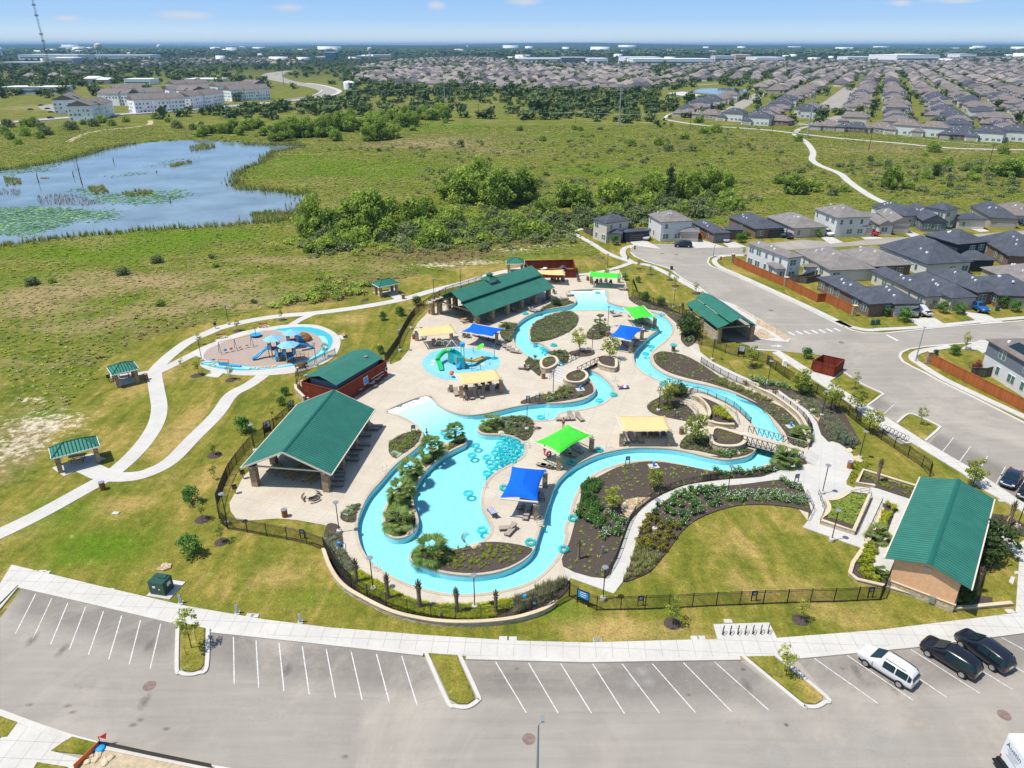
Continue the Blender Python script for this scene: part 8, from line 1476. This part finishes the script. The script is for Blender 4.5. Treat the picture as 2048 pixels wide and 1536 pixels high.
q=L8([(968,530),(1172,660),(1385,458),(1610,600),(1607,392),(1825,555)]);axle(q[0],q[1],'suv',WH,'white sport utility vehicle parked in the front car park');axle(q[2],q[3],'suv',BK,'black sport utility vehicle parked left of another black car');axle(q[4],q[5],'suv',(.01,.013,.022),'black crossover parked rightmost in the front car park')
def two(fr,rr,kind,col,label,z=.13):d=Vector(fr)-Vector(rr);m=(Vector(fr)+Vector(rr))/2;return car(kind,col,label,m.x,m.y,math.atan2(d.y,d.x),z)
q=K5([(1900,1430),(1985,1300),(2035,1515),(2110,1400)]);two(q[0],q[1],'sedan',NV,'dark blue sedan in the right hand street parking bay',.05);two(q[2],q[3],'sedan',BK,'black sedan cut by the right edge in the street bay',.05)
for a,b,k,c,l,z in ((B6,[(525,540),(535,490)],'pickup',SV,'silver pickup on the cul-de-sac driveway',.12),(B6,[(755,572),(850,575)],'suv',NV,'dark sport utility vehicle parked in the cul-de-sac',.05),(B6,[(1130,545),(1065,520)],'sedan',SV,'silver sedan on a driveway of the back row',.12),(B6,[(1500,485),(1550,505)],'sedan',(.02,.08,.1),'dark teal car on the driveway by the arched entry',.12),(B6,[(1560,490),(1610,520)],'sedan',NV,'dark blue car beside the teal one',.12),(B7,[(605,503),(535,475)],'suv',WH,'white car on the grey house driveway',.12),(B7,[(845,475),(945,498)],'pickup',(.5,.01,.015),'red pickup parked on the driveway',.12),(B7,[(1475,435),(1410,420)],'sedan',WH,'white car before the steep slate roofed house',.12),(B7,[(2035,415),(1985,405)],'sedan',NV,'dark car at the far right driveway',.12),(B7,[(1215,1115),(1215,1055)],'suv',(.13,.12,.13),'grey car beside the white pickup',.12),(B7,[(1190,1040),(1345,1110)],'pickup',WH,'white pickup on the brick corner house driveway',.12),(B7,[(1770,1085),(1620,1010)],'pickup',(.01,.09,.28),'blue pickup on the tan house driveway',.12),(B7,[(2075,1030),(2000,1005)],'sedan',WH,'white car at the right edge driveway',.12)):
 q=a(b);two(q[0],q[1],k,c,l,z)
 # the white box truck at the lower right corner
x0,y0=P(2017,1467.6,3.25);tr=T('box_truck','white box truck with dark lettering on its rear door at the bottom right corner','truck',x0+3,y0-1.2,.03);mb=MB();mb.box(0,0,.95,6,2.4,2.3);ob('cargo_box',mb,M['white'],tr);mb=MB();mb.box(-3.02,0,1.,.04,2.2,2.1);dr_=ob('rear_door',mb,M['sign_white'],tr);mb=MB();mb.box(-3.25,0,.5,.5,2.3,.12);mb.box(-3.1,0,.35,.25,2.3,.5);ob('bumper',mb,M['rubber'],tr);mb=MB();mb.box(4.,0,.6,1.9,2.1,1.6,0,0,.8,.9);ob('cab',mb,M['white'],tr)
for x in (-1.9,3.9):
 for s in (-1,1):mb=MB();mb.tube([(x,s*.85,.42),(x,s*1.15,.42)],.42,16);ob('wheel',mb,M['rubber'],tr,True)
for s in (-1,1):mb=MB();mb.box(-3.06,s*1.05,1.,.05,.12,.2);ob('taillight',mb,M['lens_red'],tr)
for t_,z,s in (('Austin',2.35,.62),('',2.,.2)):
 if t_:fc=bpy.data.curves.new('lettering','FONT');fc.body=t_;fc.size=s;fc.extrude=.004;fc.materials.append(M['navy']);fo=bpy.data.objects.new('lettering',fc);COL.objects.link(fo);me_=bpy.data.meshes.new_from_object(fo);bpy.data.objects.remove(fo);fo=ob('lettering',me_,None,tr);fo.location=(-3.05,.95,z);fo.rotation_euler=(R(90),0,R(-90))
mb=MB()
for k in range(4):mb.box(-3.045,.1-.05*(k%2),2.15-.17*k,.01,1.3-.25*(k%3),.05)
ob('small_print',mb,M['shade_grey'],tr)
# people: one skinned body each
def person(label,x,y,z,rot,J,suit='navy',hair=True):
 r=T('person',label,'person',x,y,z,rot);names=list(J);bm=bmesh.new();vv={n:bm.verts.new(J[n][0])for n in names}
 for a,b in (('hip','chest'),('chest','neck'),('neck','head'),('head','top'),('chest','sl'),('chest','sr'),('sl','el'),('sr','er'),('el','hl'),('er','hr'),('hip','tl'),('hip','tr'),('tl','kl'),('tr','kr'),('kl','al'),('kr','ar'),('al','fl'),('ar','fr')):bm.edges.new((vv[a],vv[b]))
 me=bpy.data.meshes.new('body');bm.to_mesh(me);bm.free();me.materials.append(M['skin']);o=bpy.data.objects.new('body',me);COL.objects.link(o);o.parent=r;o.modifiers.new('skin','SKIN');o.modifiers.new('sub','SUBSURF').levels=1;o.modifiers[1].render_levels=2
 for i,n in enumerate(names):me.skin_vertices[0].data[i].radius=(J[n][1],)*2
 me.skin_vertices[0].data[names.index('hip')].use_root=True;h=Vector(J['hip'][0]);c=Vector(J['chest'][0]);d=(c-h);mb=MB();a,b=Vector(J['tl'][0]),Vector(J['tr'][0])
 mb.tube([h.lerp((a+b)/2,.6)-d*.15,h+d*.05,h+d*.4],[.2,.2,.16],12);ob('swimwear',mb,M[suit],r,True);mb=MB();t_=Vector(J['top'][0]);mb.lathe([(.1,-.06),(.115,.0),(.09,.07),(.02,.1)],t_.x-.02,t_.y,10);ob('hair',MBz(mb,t_.z-.03),M['hair'],r,True);return r
def MBz(mb,z):mb.v=[(a,b,c+z)for a,b,c in mb.v];return mb
STAND={'hip':((0,0,.95),.14),'chest':((0,0,1.3),.15),'neck':((0,0,1.5),.06),'head':((0,0,1.6),.1),'top':((0,0,1.7),.09),'sl':((0,.19,1.4),.06),'sr':((0,-.19,1.4),.06),'el':((.02,.27,1.12),.045),'er':((.02,-.27,1.12),.045),'hl':((.15,.26,.9),.035),'hr':((.15,-.26,.9),.035),'tl':((0,.1,.88),.1),'tr':((0,-.1,.88),.1),'kl':((.03,.11,.5),.07),'kr':((.03,-.11,.5),.07),'al':((0,.11,.08),.045),'ar':((0,-.11,.08),.045),'fl':((.15,.12,.03),.035),'fr':((.15,-.12,.03),.035)}
LIE={k:((-v[0][2]*.8+.9,v[0][1],.3+v[0][0]*.5+(.25 if k in ('chest','neck','head','top','sl','sr')else 0)),v[1])for k,v in STAND.items()}
q=K7([(567,492)])[0];person('swimmer with a bare back wading in the lagoon shallows beside the beach',q[0],q[1],-.75,1.2,STAND);q=K7([(553,415)])[0];person('small swimmer wading further up the beach entry',q[0],q[1],-.62,.4,{k:(tuple(c*.72 for c in v[0]),v[1]*.75)for k,v in STAND.items()});q=K7([(735,420)])[0];tk.at(q[0],q[1],-.1,1,'teal inflatable tube carrying a swimmer below the beach entry',1.3);person('swimmer lying back in a floating teal tube',q[0],q[1],-.02,2.6,LIE,'towel_blue')
q=K7([(1700,640)])[0];person('person in pink swimwear standing at the green sail edge',q[0],q[1],.06,.5,STAND,'pink');q=K7([(1885,375)])[0];person('person in dark clothing standing behind the green sail',q[0],q[1],.06,2,STAND,'navy');q=K7([(1738,650)])[0];o=tk.at(q[0],q[1],.4,0,'bright pink inflatable ring held beside the green sail',.8);o.rotation_euler=(R(80),0,.6)
for c_ in o.children:
 if c_.name.startswith('ring'):c_.data=c_.data.copy();c_.data.materials[0]=M['pink']
 # construction edge at the lower left
sf=L6([(300,600),(400,505),(430,508),(600,545),(850,596)]);o=T('silt_fence','black silt fence with orange mesh along the bare soil','fence',*sf[0]);c0=sf[0]
for i,m in ((0,'orange'),(1,'black_metal'),(2,'black_metal'),(3,'black_metal')):a,b=[Vector((p[0]-c0[0],p[1]-c0[1],0))for p in sf[i:i+2]];mb=MB();mb.box((a.x+b.x)/2,(a.y+b.y)/2,.03,(b-a).length,.03,.55,math.atan2(b.y-a.y,b.x-a.x));ob('fabric',mb,M[m],o)
for i,p in enumerate(L6([(360,545),(385,560),(420,570),(350,570),(440,555),(395,535)])):q=ob('rubble_stone',stone_me,None,loc=(*p,.08));q.scale=(.6+.2*(i%3),.5,.4);q.rotation_euler=(0,0,i);props(q,'pale rubble stone on the bare soil by the silt fence','stone','rubble by the silt fence')
mb=MB();mb.add([(0,0,.9),(.7,.1,1.3),(.6,-.1,.8)],[(0,1,2)]);mb.tube([(0,0,0),(0,0,1.)],.03,5);o=ob('survey_flag',mb,M['lens_red'],None,loc=(*L6([(405,500)])[0],0));props(o,'red rag flag at the silt fence corner','flag');mb=MB();mb.lathe([(.5,0),(.35,.25),(.1,.3)],n=9);o=ob('tarp',mb,M['sign_blue'],None,loc=(*L6([(403,518)])[0],0));props(o,'crumpled blue tarp on the soil by the silt fence','tarp')
# --------------------- the far town
def bld(f,x0,x1,yb,hp,dep,m,label,cat='building',name='warehouse',gable=False,strip_=True):
 (ax,ay),(bx,by)=f([(x0,yb),(x1,yb)]);d=((ay+by)/2*CP+CAM_H*SP)/FPX;s=.38965 if f is B3 else .3418;h=hp*s*d*1.02;L_=math.hypot(bx-ax,by-ay);an=math.atan2(by-ay,bx-ax);o=T(name,label,cat,(ax+bx)/2,(ay+by)/2,0,an)
 mb=MB();mb.box(0,dep/2,0,L_,dep,h);ob('wall',mb,M[m],o);mb=MB()
 if gable:mb.add([(-L_/2-1,-1,h),(L_/2+1,-1,h),(L_/2+1,dep+1,h),(-L_/2-1,dep+1,h),(-L_/2-1,dep/2,h*1.35),(L_/2+1,dep/2,h*1.35)],[(0,1,5,4),(2,3,4,5),(0,4,3),(1,2,5)])
 else :mb.box(0,dep/2,h,L_+.6,dep+.6,h*.06)
 ob('roof',mb,M['white_metal'],o)
 if strip_:mb=MB();mb.box(0,-.1,h*.35,L_*.94,.2,h*.22);ob('window_band',mb,M['glass_green'],o)
for a in ((B1,20,360,552,38,25,'siding_white','long white storefront building left of the apartments'),(B1,730,880,497,30,30,'white_metal','white flat roofed building behind the apartments'),(B1,1080,1280,480,16,40,'white_metal','long white building behind the right apartments'),(B1,110,460,350,26,120,'white_metal','white warehouse left of the big water tower'),(B1,500,880,342,18,100,'white_metal','white warehouse right of the big water tower'),(B1,0,250,380,14,60,'siding_cream','long low pale warehouse at the left edge'),(B1,255,430,375,30,60,'siding_cream','cream warehouse below the left white warehouse'),(B1,1845,1905,352,18,60,'siding_white','low white building beside the blue office block'),(B1,1905,1965,352,40,50,'siding_blue','blue glass office block in the far town'),(B2,330,400,345,16,60,'siding_white','white building left of the round tower'),(B2,430,530,345,22,60,'siding_cream','pale building right of the round tower'),(B2,1260,1560,358,14,150,'white_metal','long white warehouse in the middle distance'),(B2,1530,1670,375,34,60,'siding_grey','grey flat building before the long warehouses'),(B2,1690,1800,375,28,120,'white_metal','white warehouse with dark front left of the bigger one'),(B3,0,190,325,26,150,'white_metal','white warehouse at the left of the big warehouse row'),(B3,40,450,333,26,120,'white_metal','longest white warehouse of the row'),(B3,460,560,318,26,60,'siding_white','pale block left of the orange one'),(B3,565,640,315,30,60,'stucco','orange tan block among the white warehouses'),(B3,675,820,320,22,120,'white_metal','white warehouse right of the orange block'),(B3,1140,1290,312,18,90,'white_metal','white warehouse left of the big white plant'),(B3,1390,1610,320,32,200,'white_metal','big white plant building in the far right'),(B3,1425,1510,300,20,80,'white_metal','tall middle block of the big white plant'),(B3,1715,1800,303,22,90,'white_metal','white block right of the big white plant'),(B3,1650,1780,285,10,90,'white_metal','thin white roof far behind the right plant'),(B3,1800,1930,283,9,90,'white_metal','thin white roof furthest right')):bld(*a)
bld(B1,500,560,492,30,30,'beam_tan','tan metal hall with a gabled roof behind the storefront',gable=True,strip_=False);bld(B1,548,635,492,24,22,'siding_cream','lower gabled half of the tan metal hall',gable=True,strip_=False)
def apt(a,b,c,wing=False):
 a,b,c=[Vector(q)for q in B1([a,b,c],10.4)];d=(c-b).normalized();n=Vector((-d.y,d.x));L_=(c-b).length
 if not wing:return (b,c,c+n*17)
 m_=b+d*L_*.5-n*1.5;return (m_-d*7,m_+d*7,m_+d*7+n*9)
AP='white apartment blocks with brown roofs'
for i,(a,b,c,l)in enumerate((((357,562),(440,582),(480,560),'leftmost apartment block by the car park'),((452,592),(530,618),(660,592),'apartment block with its white end facing the road'),((757,556),(778,584),(1083,570),'longest front apartment block'),((1072,547),(1110,563),(1308,540),'front apartment block right of the longest one'),((1318,502),(1347,527),(1580,517),'rightmost front apartment block'),((548,528),(562,546),(745,548),'apartment block behind the leftmost two'),((800,523),(815,541),(965,535),'apartment block behind the longest one'),((915,495),(985,525),(1232,517),'large middle apartment block'),((1222,478),(1270,505),(1485,495),'rear right apartment block'),((640,505),(660,520),(835,515),'rear left apartment block'),((1000,480),(1020,492),(1225,482),'rearmost middle apartment block'),((1390,472),(1400,485),(1485,490),'narrow rear apartment block at the right end'),((770,540),(1000,522),(1120,530),'inner apartment block behind the front row'))):
 house('white three storey '+l,'shingle_brown','apartment_white',[(apt(a,b,c),10.4,dict(pitch=.42,gable=3)),(apt(a,b,c,True),10.2,dict(pitch=.5,gable=3))],AP,name='apartment_block',cat='apartment block',seed=40+i)
house('low brown roofed clubhouse between the apartment blocks','shingle_brown','stone_house',[(B1([(615,575),(640,592),(765,588)],4.),4.,{})],None,name='clubhouse',cat='building',seed=60)
def water_tower(f,x,y0,y1,r,m,label,legs=0):
 X,Y=f([(x,y1)])[0];s=.38965 if f is B3 else .3418;d=(Y*CP+CAM_H*SP)/FPX*s;h=(y1-y0)*d;r*=d;o=T('water_tower',label,'water tower',X,Y);mb=MB();mb.lathe([(r*.3,h*.58),(r*.9,h*.68),(r,h*.8),(r*.85,h*.94),(r*.2,h)],n=16);ob('tank',mb,M[m],o,True);mb=MB()
 if legs:[mb.tube([(r*.8*math.cos(k),r*.8*math.sin(k),0),(r*.7*math.cos(k),r*.7*math.sin(k),h*.7)],r*.07,5)for k in np.linspace(0,5.24,6)]
 else :mb.lathe([(r*.6,0),(r*.4,h*.3),(r*.38,h*.65)],n=12)
 ob('support',mb,M['white_metal'],o,True)
water_tower(B1,592,263,355,22,'beam_tan','big cream water tower on legs behind the apartments',1);water_tower(B1,938,266,312,12,'white_metal','smaller white water tower on one stem to the right');water_tower(B1,15,284,330,10,'white_metal','white water tower at the left edge');water_tower(B2,411,282,340,15,'beam_tan','round tan tower above the far town centre');water_tower(B2,982,268,294,6,'white_metal','distant white water tower in the middle');water_tower(B2,1208,260,278,4,'white_metal','tiny furthest white water tower')
X,Y=B2([(288,522)])[0];d=(Y*CP+21.5)/FPX*.3418;mb=MB();mb.lathe([(33*d,0),(33*d,36*d),(20*d,43*d),(2,45*d)],n=24);o=ob('storage_tank',mb,M['white_metal'],None,True,loc=(X,Y,0));props(o,'round white storage tank beside the highway curve','tank')
X,Y=P(109,172);o=T('radio_mast','tall thin lattice radio mast leaning out of the top left','mast',X,Y);H_=112;mb=MB();n=26
for k in range(3):a=k*2.09;mb.tube([(1.1*math.cos(a),1.1*math.sin(a),0),(1.1*math.cos(a),1.1*math.sin(a),H_)],.16,4)
for i in range(n):z=H_*i/n;mb.tube([(1.1*math.cos(2.09*(i%3)),1.1*math.sin(2.09*(i%3)),z),(1.1*math.cos(2.09*((i+1)%3)),1.1*math.sin(2.09*((i+1)%3)),z+H_/n)],.12,4)
ob('lattice',mb,M['dark_metal'],o)
for z in (54,62,84,96,108):mb=MB();mb.box(0,0,z,4.5 if z>60 else 3.5,1.2,2.2);ob('antenna',mb,M['grey_metal'],o)
def pole(f,xb,yb,xt,yt,m,r,label,arms,name='power_pole'):
 X,Y=f([(xb,yb)])[0];X2,Y2=f([(xt,yt)])[0];h=CAM_H*(1-math.hypot(X,Y)/math.hypot(X2,Y2))if Y2>0 else 1e3
 if h>45 or h<3:h=(yb-yt)*(.38965 if f is B3 else .3418)*(Y*CP+21.5)/FPX
 o=T(name,label,'power pole',X,Y);mb=MB();mb.tube([(0,0,0),(0,0,h)],[r,r*.55],8);ob('mast',mb,M[m],o)
 for k in range(arms):mb=MB();mb.box(0,0,h-.8-2.2*k,4 if arms>1 else 2.4,.2,.2);ob('crossarm',mb,M[m],o)
 return (X,Y,h)
for a,l in zip(((B1,840,415,825,345),(B1,1088,430,1075,350),(B1,1360,460,1350,365),(B1,1662,505,1645,380),(B1,2012,552,2000,415),(B2,848,632,843,490),(B2,1866,742,1873,492),(B3,935,706,968,478)),('furthest steel transmission pole left of centre','steel transmission pole behind the apartments','steel transmission pole at the apartments right end','steel transmission pole beside the highway bend','steel transmission pole beside the white tank','steel transmission pole at the dark tree line end','tall steel transmission pole in the middle meadow','tall steel transmission pole at the trail junction')):pole(*a,'galv',.55,l,2)
wp=[pole(*a,'bark',.2,'wooden utility pole '+l,1)for a,l in zip(((B2,380,582,380,530),(B2,490,622,490,582),(B2,605,632,605,590),(B2,1045,688,1046,608),(B2,1308,716,1310,632),(B2,1613,722,1615,648),(B3,332,667,336,568),(B3,752,702,757,628),(B3,1250,775,1270,652),(B3,1868,838,1893,735)),('furthest left in the meadow line','second from the left in the meadow line','third from the left in the meadow line','right of the dark tree line','in the middle of the meadow line','left of the tall steel pole','at the left trail end','before the front row of far houses','below the trail on the right','at the right edge of the meadow'))]
for(a,b)in zip(wp,wp[1:]):mb=MB();mb.tube([(a[0]+(b[0]-a[0])*u,a[1]+(b[1]-a[1])*u,(a[2]+(b[2]-a[2])*u)-.8-1.5*4*u*(1-u))for u in np.linspace(0,1,7)],.035,4);o=ob('power_line',mb,M['galv'],None);props(o,'thin overhead wire between two wooden utility poles','wire','overhead wires of the meadow line')
for p in B1([(180,645),(240,620),(340,612),(380,625),(350,655),(400,660),(440,650),(280,640),(500,655),(300,660)]):two((p[0]+2,p[1]+1),(p[0]-2,p[1]-1),'sedan',rs.choice((BK,WH,SV)),'parked car in the apartment car park beside the road',.1)['group']='cars at the apartments'
for p,k,l in ((B1([(300,697)])[0],BK,'dark car driving on the far road'),(B1([(1335,632)])[0],(.1,.4,.6),'pale blue van driving on the far road'),(B1([(1580,605)])[0],WH,'white car driving before the highway bend')):two((p[0]+2,p[1]),(p[0]-2,p[1]-.3),'suv',k,l,.2)
surf_leaf('roof_far',(.032,.034,.042),(.11,.095,.088),(.2,.17,.148),0,.004,False)
# the subdivision: each near house its own object, the rest one mass
protos=[]
for i,(rm,wm,c_)in enumerate((('shingle_brown','stone_house','brown'),('shingle_brown','siding_cream','brown'),('shingle_brown','brick','brown'),('shingle_slate','siding_white','slate'),('shingle_slate','brick','slate'),('shingle_brown','siding_white','brown'))):
 two_=i in (1,3,5);ze=5.4 if two_ else 2.9;h=house('x',rm,wm,[([(-8,-5.5),(8,-5.5),(8,5.5)],ze,dict(pitch=.55)),([(-11,-7.5),(-3.5,-7.5),(-3.5,1)],2.9,dict(garage=(0,.5),pitch=.6))],None,seed=70+i)
 for w_ in [q for q in h.children if q.name.startswith('window')][14:]:bpy.data.objects.remove(w_)
 protos.append((Kind(h),c_))
Z1=B3([(260,600),(300,560),(480,500),(700,430),(1000,395),(1500,350),(2100,330),(2300,520),(2300,790),(1960,725),(1230,665),(1180,640),(980,640),(860,640)]);Z2=B2([(310,440),(700,410),(1200,395),(1500,410),(2040,390),(2040,560),(1700,540),(1260,545),(900,500),(720,505),(400,480)]);Z3=B3([(0,400),(480,320),(1100,315),(2200,290),(2200,345),(1500,360),(900,420),(400,420),(100,460),(0,480)]);Z4=B2([(300,400),(600,355),(1000,335),(1500,380),(2040,375),(2040,400),(1200,400),(700,415)]);Z5=B1([(0,470),(300,440),(650,380),(1100,345),(1700,345),(1800,380),(1200,380),(700,400),(250,480)])
u_=np.array((.43,.903));v_=np.array((.903,-.43));cand=[]
for zi,(zone,dl,back,st_)in enumerate(((Z1,14.5,27,34),(Z2,16,30,40),(Z3,18,32,44),(Z4,30,40,60),(Z5,42,60,70))):
 zn=np.array(zone);c0=zn.mean(0);G=[]
 r0=-1600;k=0
 while r0<1600:
  for s_ in np.arange(-1900,1900,dl):
   if zi and (s_//dl)%11==0:continue
   G.append((*(c0+v_*(r0+(0 if zi==0 else 34)*math.sin(s_/(150+40*zi)+r0/260))+u_*(s_+RS.uniform(-2.5,2.5))+v_*RS.uniform(-3,3)),k%2,zi))
  r0+=back if k%2==0 else st_;k+=1
 G=np.array(G);cand+=[tuple(g)for g in G[pip(zone,G[:,0],G[:,1])]]
STR=[B3([(700,480),(560,560),(470,610)]),B3([(1170,450),(1100,510),(1040,560)]),B3([(880,632),(960,640),(1100,600),(1160,590)])]
POND2=B3([(120,520),(200,470),(400,440),(700,450),(640,500),(480,500)])
front=[(B3([(x,y)])[0])for x,y in ((330,600),(440,608),(560,620),(690,640),(790,640),(1050,668),(1180,675),(1310,680),(1440,690),(1580,700),(1720,715),(1860,725),(1990,722))]
cand=[c for c in cand if not any(near_line(c[0],c[1],l,17)for l in STR)and not pip(POND2,np.array([c[0]]),np.array([c[1]]))[0]and all(math.hypot(c[0]-f[0],c[1]-f[1])>17 for f in front)and not (c[2]==0 and False)]
cand=[(*f,0,0)for f in front]+sorted(cand,key=lambda c:c[1]);far_=[]
ZL=('in the subdivision right of the trail','in the subdivision row behind the brushland','in the far packed subdivision','in the wooded far subdivision','among the trees of the far left town')
for i,c in enumerate(cand):
 if i>=290:far_.append(c);continue
 k,cn=protos[rs.choice((0,1,2,5,0,1)if c[1]>800 or rs.random()<.42 else (3,4,3,4,0))];fr=i<13
 k.at(c[0],c[1],0,(R(-38)if fr else math.atan2(v_[1],v_[0])+(math.pi if c[2]else 0)+rs.choice((0,0,0,math.pi/2)))+rs.uniform(-.05,.05),('%s roofed house of the front row facing the long trail' if fr else '%s roofed house '+ZL[int(c[3])])%cn,rs.uniform(.95,1.12),'%s roofed houses %s'%(cn,'facing the trail' if fr else ZL[int(c[3])]))
hv=np.array([(-8,-6,0),(8,-6,0),(8,6,0),(-8,6,0),(-8,-6,3.4),(8,-6,3.4),(8,6,3.4),(-8,6,3.4)]);hf=np.array([(0,1,5,4),(1,2,6,5),(2,3,7,6),(3,0,4,7)]);rv=np.array([(-8.6,-6.6,3.3),(8.6,-6.6,3.3),(8.6,6.6,3.3),(-8.6,6.6,3.3),(-2.5,0,7.),(2.5,0,7.)]);rf_=np.array([(0,1,5,4),(2,3,4,5),(1,2,5,5),(3,0,4,4)])
fp=np.array(far_)[:,:2];n_=len(fp);ro=RS.choice([0,math.pi/2],n_)+RS.uniform(-.25,.25,n_)+math.atan2(v_[1],v_[0]);sc=RS.uniform(.9,1.25,n_);P3=np.column_stack([fp,np.zeros(n_)])
a_=scatter('far_houses',(hv,hf),P3,ro,sc,M['siding_cream'],up=None,label='mass of distant houses',cat='houses');RS2=np.random.RandomState(4)
tri=np.array([(0,1,5),(0,5,4),(2,3,4),(2,4,5),(1,2,5),(3,0,4)]);b_=scatter('far_roofs',(rv,tri),P3,ro,sc,M['roof_far'],up=None,label=None);b_.parent=a_
HW=B1([(-200,730),(0,722),(400,690),(900,658),(1300,627),(1650,595),(1830,575),(1910,548),(1920,528),(1850,508),(1750,490),(1620,465),(1570,445),(1600,428),(1700,415)])
# woods and brush of the middle and far distance
V,F,q=leaves(crown_pts(7,.42,.4,.5,.3,200),9,.22,201,jit=.4);TP=(V,F)
def woods(name,pts,s0,s1,m,label,hs=1.):
 pts=np.array([q for q in pts if not near_line(q[0],q[1],HW,28)])
 n_=len(pts);s=RS.uniform(s0,s1,n_);scatter(name,TP,up=None,pos=np.column_stack([pts,np.full(n_,-.3)]),rot=RS.uniform(0,6.28,n_),scl=np.stack([s,s,s*hs*RS.uniform(.7,1.15,n_)],1),mat=M[m],label=label,cat='trees')
brush=np.concatenate([in_poly(B2([(430,500),(750,510),(1150,530),(1300,560),(2100,545),(2100,660),(1500,640),(1100,610),(600,560),(350,560)]),360),in_poly(B1([(1400,600),(2000,590),(2048,640),(1300,690),(1150,660)]),90),in_poly(B2([(1300,650),(2040,600),(2300,760),(1500,720)]),60),in_poly(B3([(0,500),(200,520),(300,560),(0,620)]),50),in_poly(B2([(0,590),(400,580),(380,640),(0,680)]),60)])
woods('brushland',brush,2.5,8,'wood_far','brushy woodland between the meadow and the subdivision',.8)
K_=7000;Yq=np.exp(RS.uniform(math.log(560),math.log(4200),K_));Xq=RS.uniform(-.85,.85,K_)*Yq;hp=np.array(cand)[:,:2]
okk=np.ones(K_,bool)
for z_ in (Z1,POND2):okk&=~pip(z_,Xq,Yq)
okk&=~(pip(Z2,Xq,Yq)&(RS.rand(K_)<.8));okk&=~(pip(Z3,Xq,Yq)&(RS.rand(K_)<.75))
lowz=B1([(-100,700),(-100,560),(380,560),(500,500),(1600,480),(1950,430),(2048,560),(1900,600),(1200,660),(500,710)]);okk&=~(pip(lowz,Xq,Yq)&(RS.rand(K_)<.96));mid_=(Yq<800)&(Xq>-260)&(Xq<170);okk&=~(mid_&(RS.rand(K_)<.75))
woods('far_woods',np.column_stack([Xq,Yq])[okk],6,13,'wood_far','dark green woods around the far town',.8)
pts=np.concatenate([in_poly(z_,n)for z_,n in ((Z1,620),(Z2,700),(Z3,2300),(Z4,1200),(Z5,900))]);pts=pts[[bool((np.hypot(hp[:,0]-x,hp[:,1]-y)>7.5).all())for x,y in pts]];woods('street_trees',pts,4,9,'wood_far','street trees between the distant houses',1.)
Yq=np.exp(RS.uniform(math.log(4000),math.log(16000),9000));woods('horizon_woods',np.column_stack([RS.uniform(-.85,.85,9000)*Yq,Yq]),22,70,'wood_far','endless woods fading to the skyline',.35)
n_=150;Yq=np.exp(RS.uniform(math.log(2600),math.log(12000),n_));fb=np.column_stack([RS.uniform(-.8,.8,n_)*Yq,Yq,np.zeros(n_)]);s=RS.uniform(.5,1.6,n_)*np.clip(Yq/3500,1,3)
scatter('distant_buildings',(hv,np.concatenate([hf,[(4,5,6,7)]])),fb,RS.uniform(0,3,n_),np.stack([s*RS.uniform(1,4,n_),s*1.5,s*RS.uniform(1.5,4,n_)],1),M['white_metal'],up=None,label='pale buildings scattered through the distant woods',cat='buildings')
# --------------------- air
mb=MB();mb.box(0,20000,-5,90000,46000,122);hz=ob('haze',mb,bpy.data.materials.new('air'),None,kind='stuff');m=hz.data.materials[0];m.use_nodes=True;N=m.node_tree.nodes;N.remove(N['Principled BSDF']);pv=N.new('ShaderNodeVolumePrincipled');pv.inputs['Color'].default_value=(.32,.60,.88,1);pv.inputs['Density'].default_value=6e-5;pv.inputs['Anisotropy'].default_value=0;m.node_tree.links.new(pv.outputs[0],N['Material Output'].inputs['Volume'])
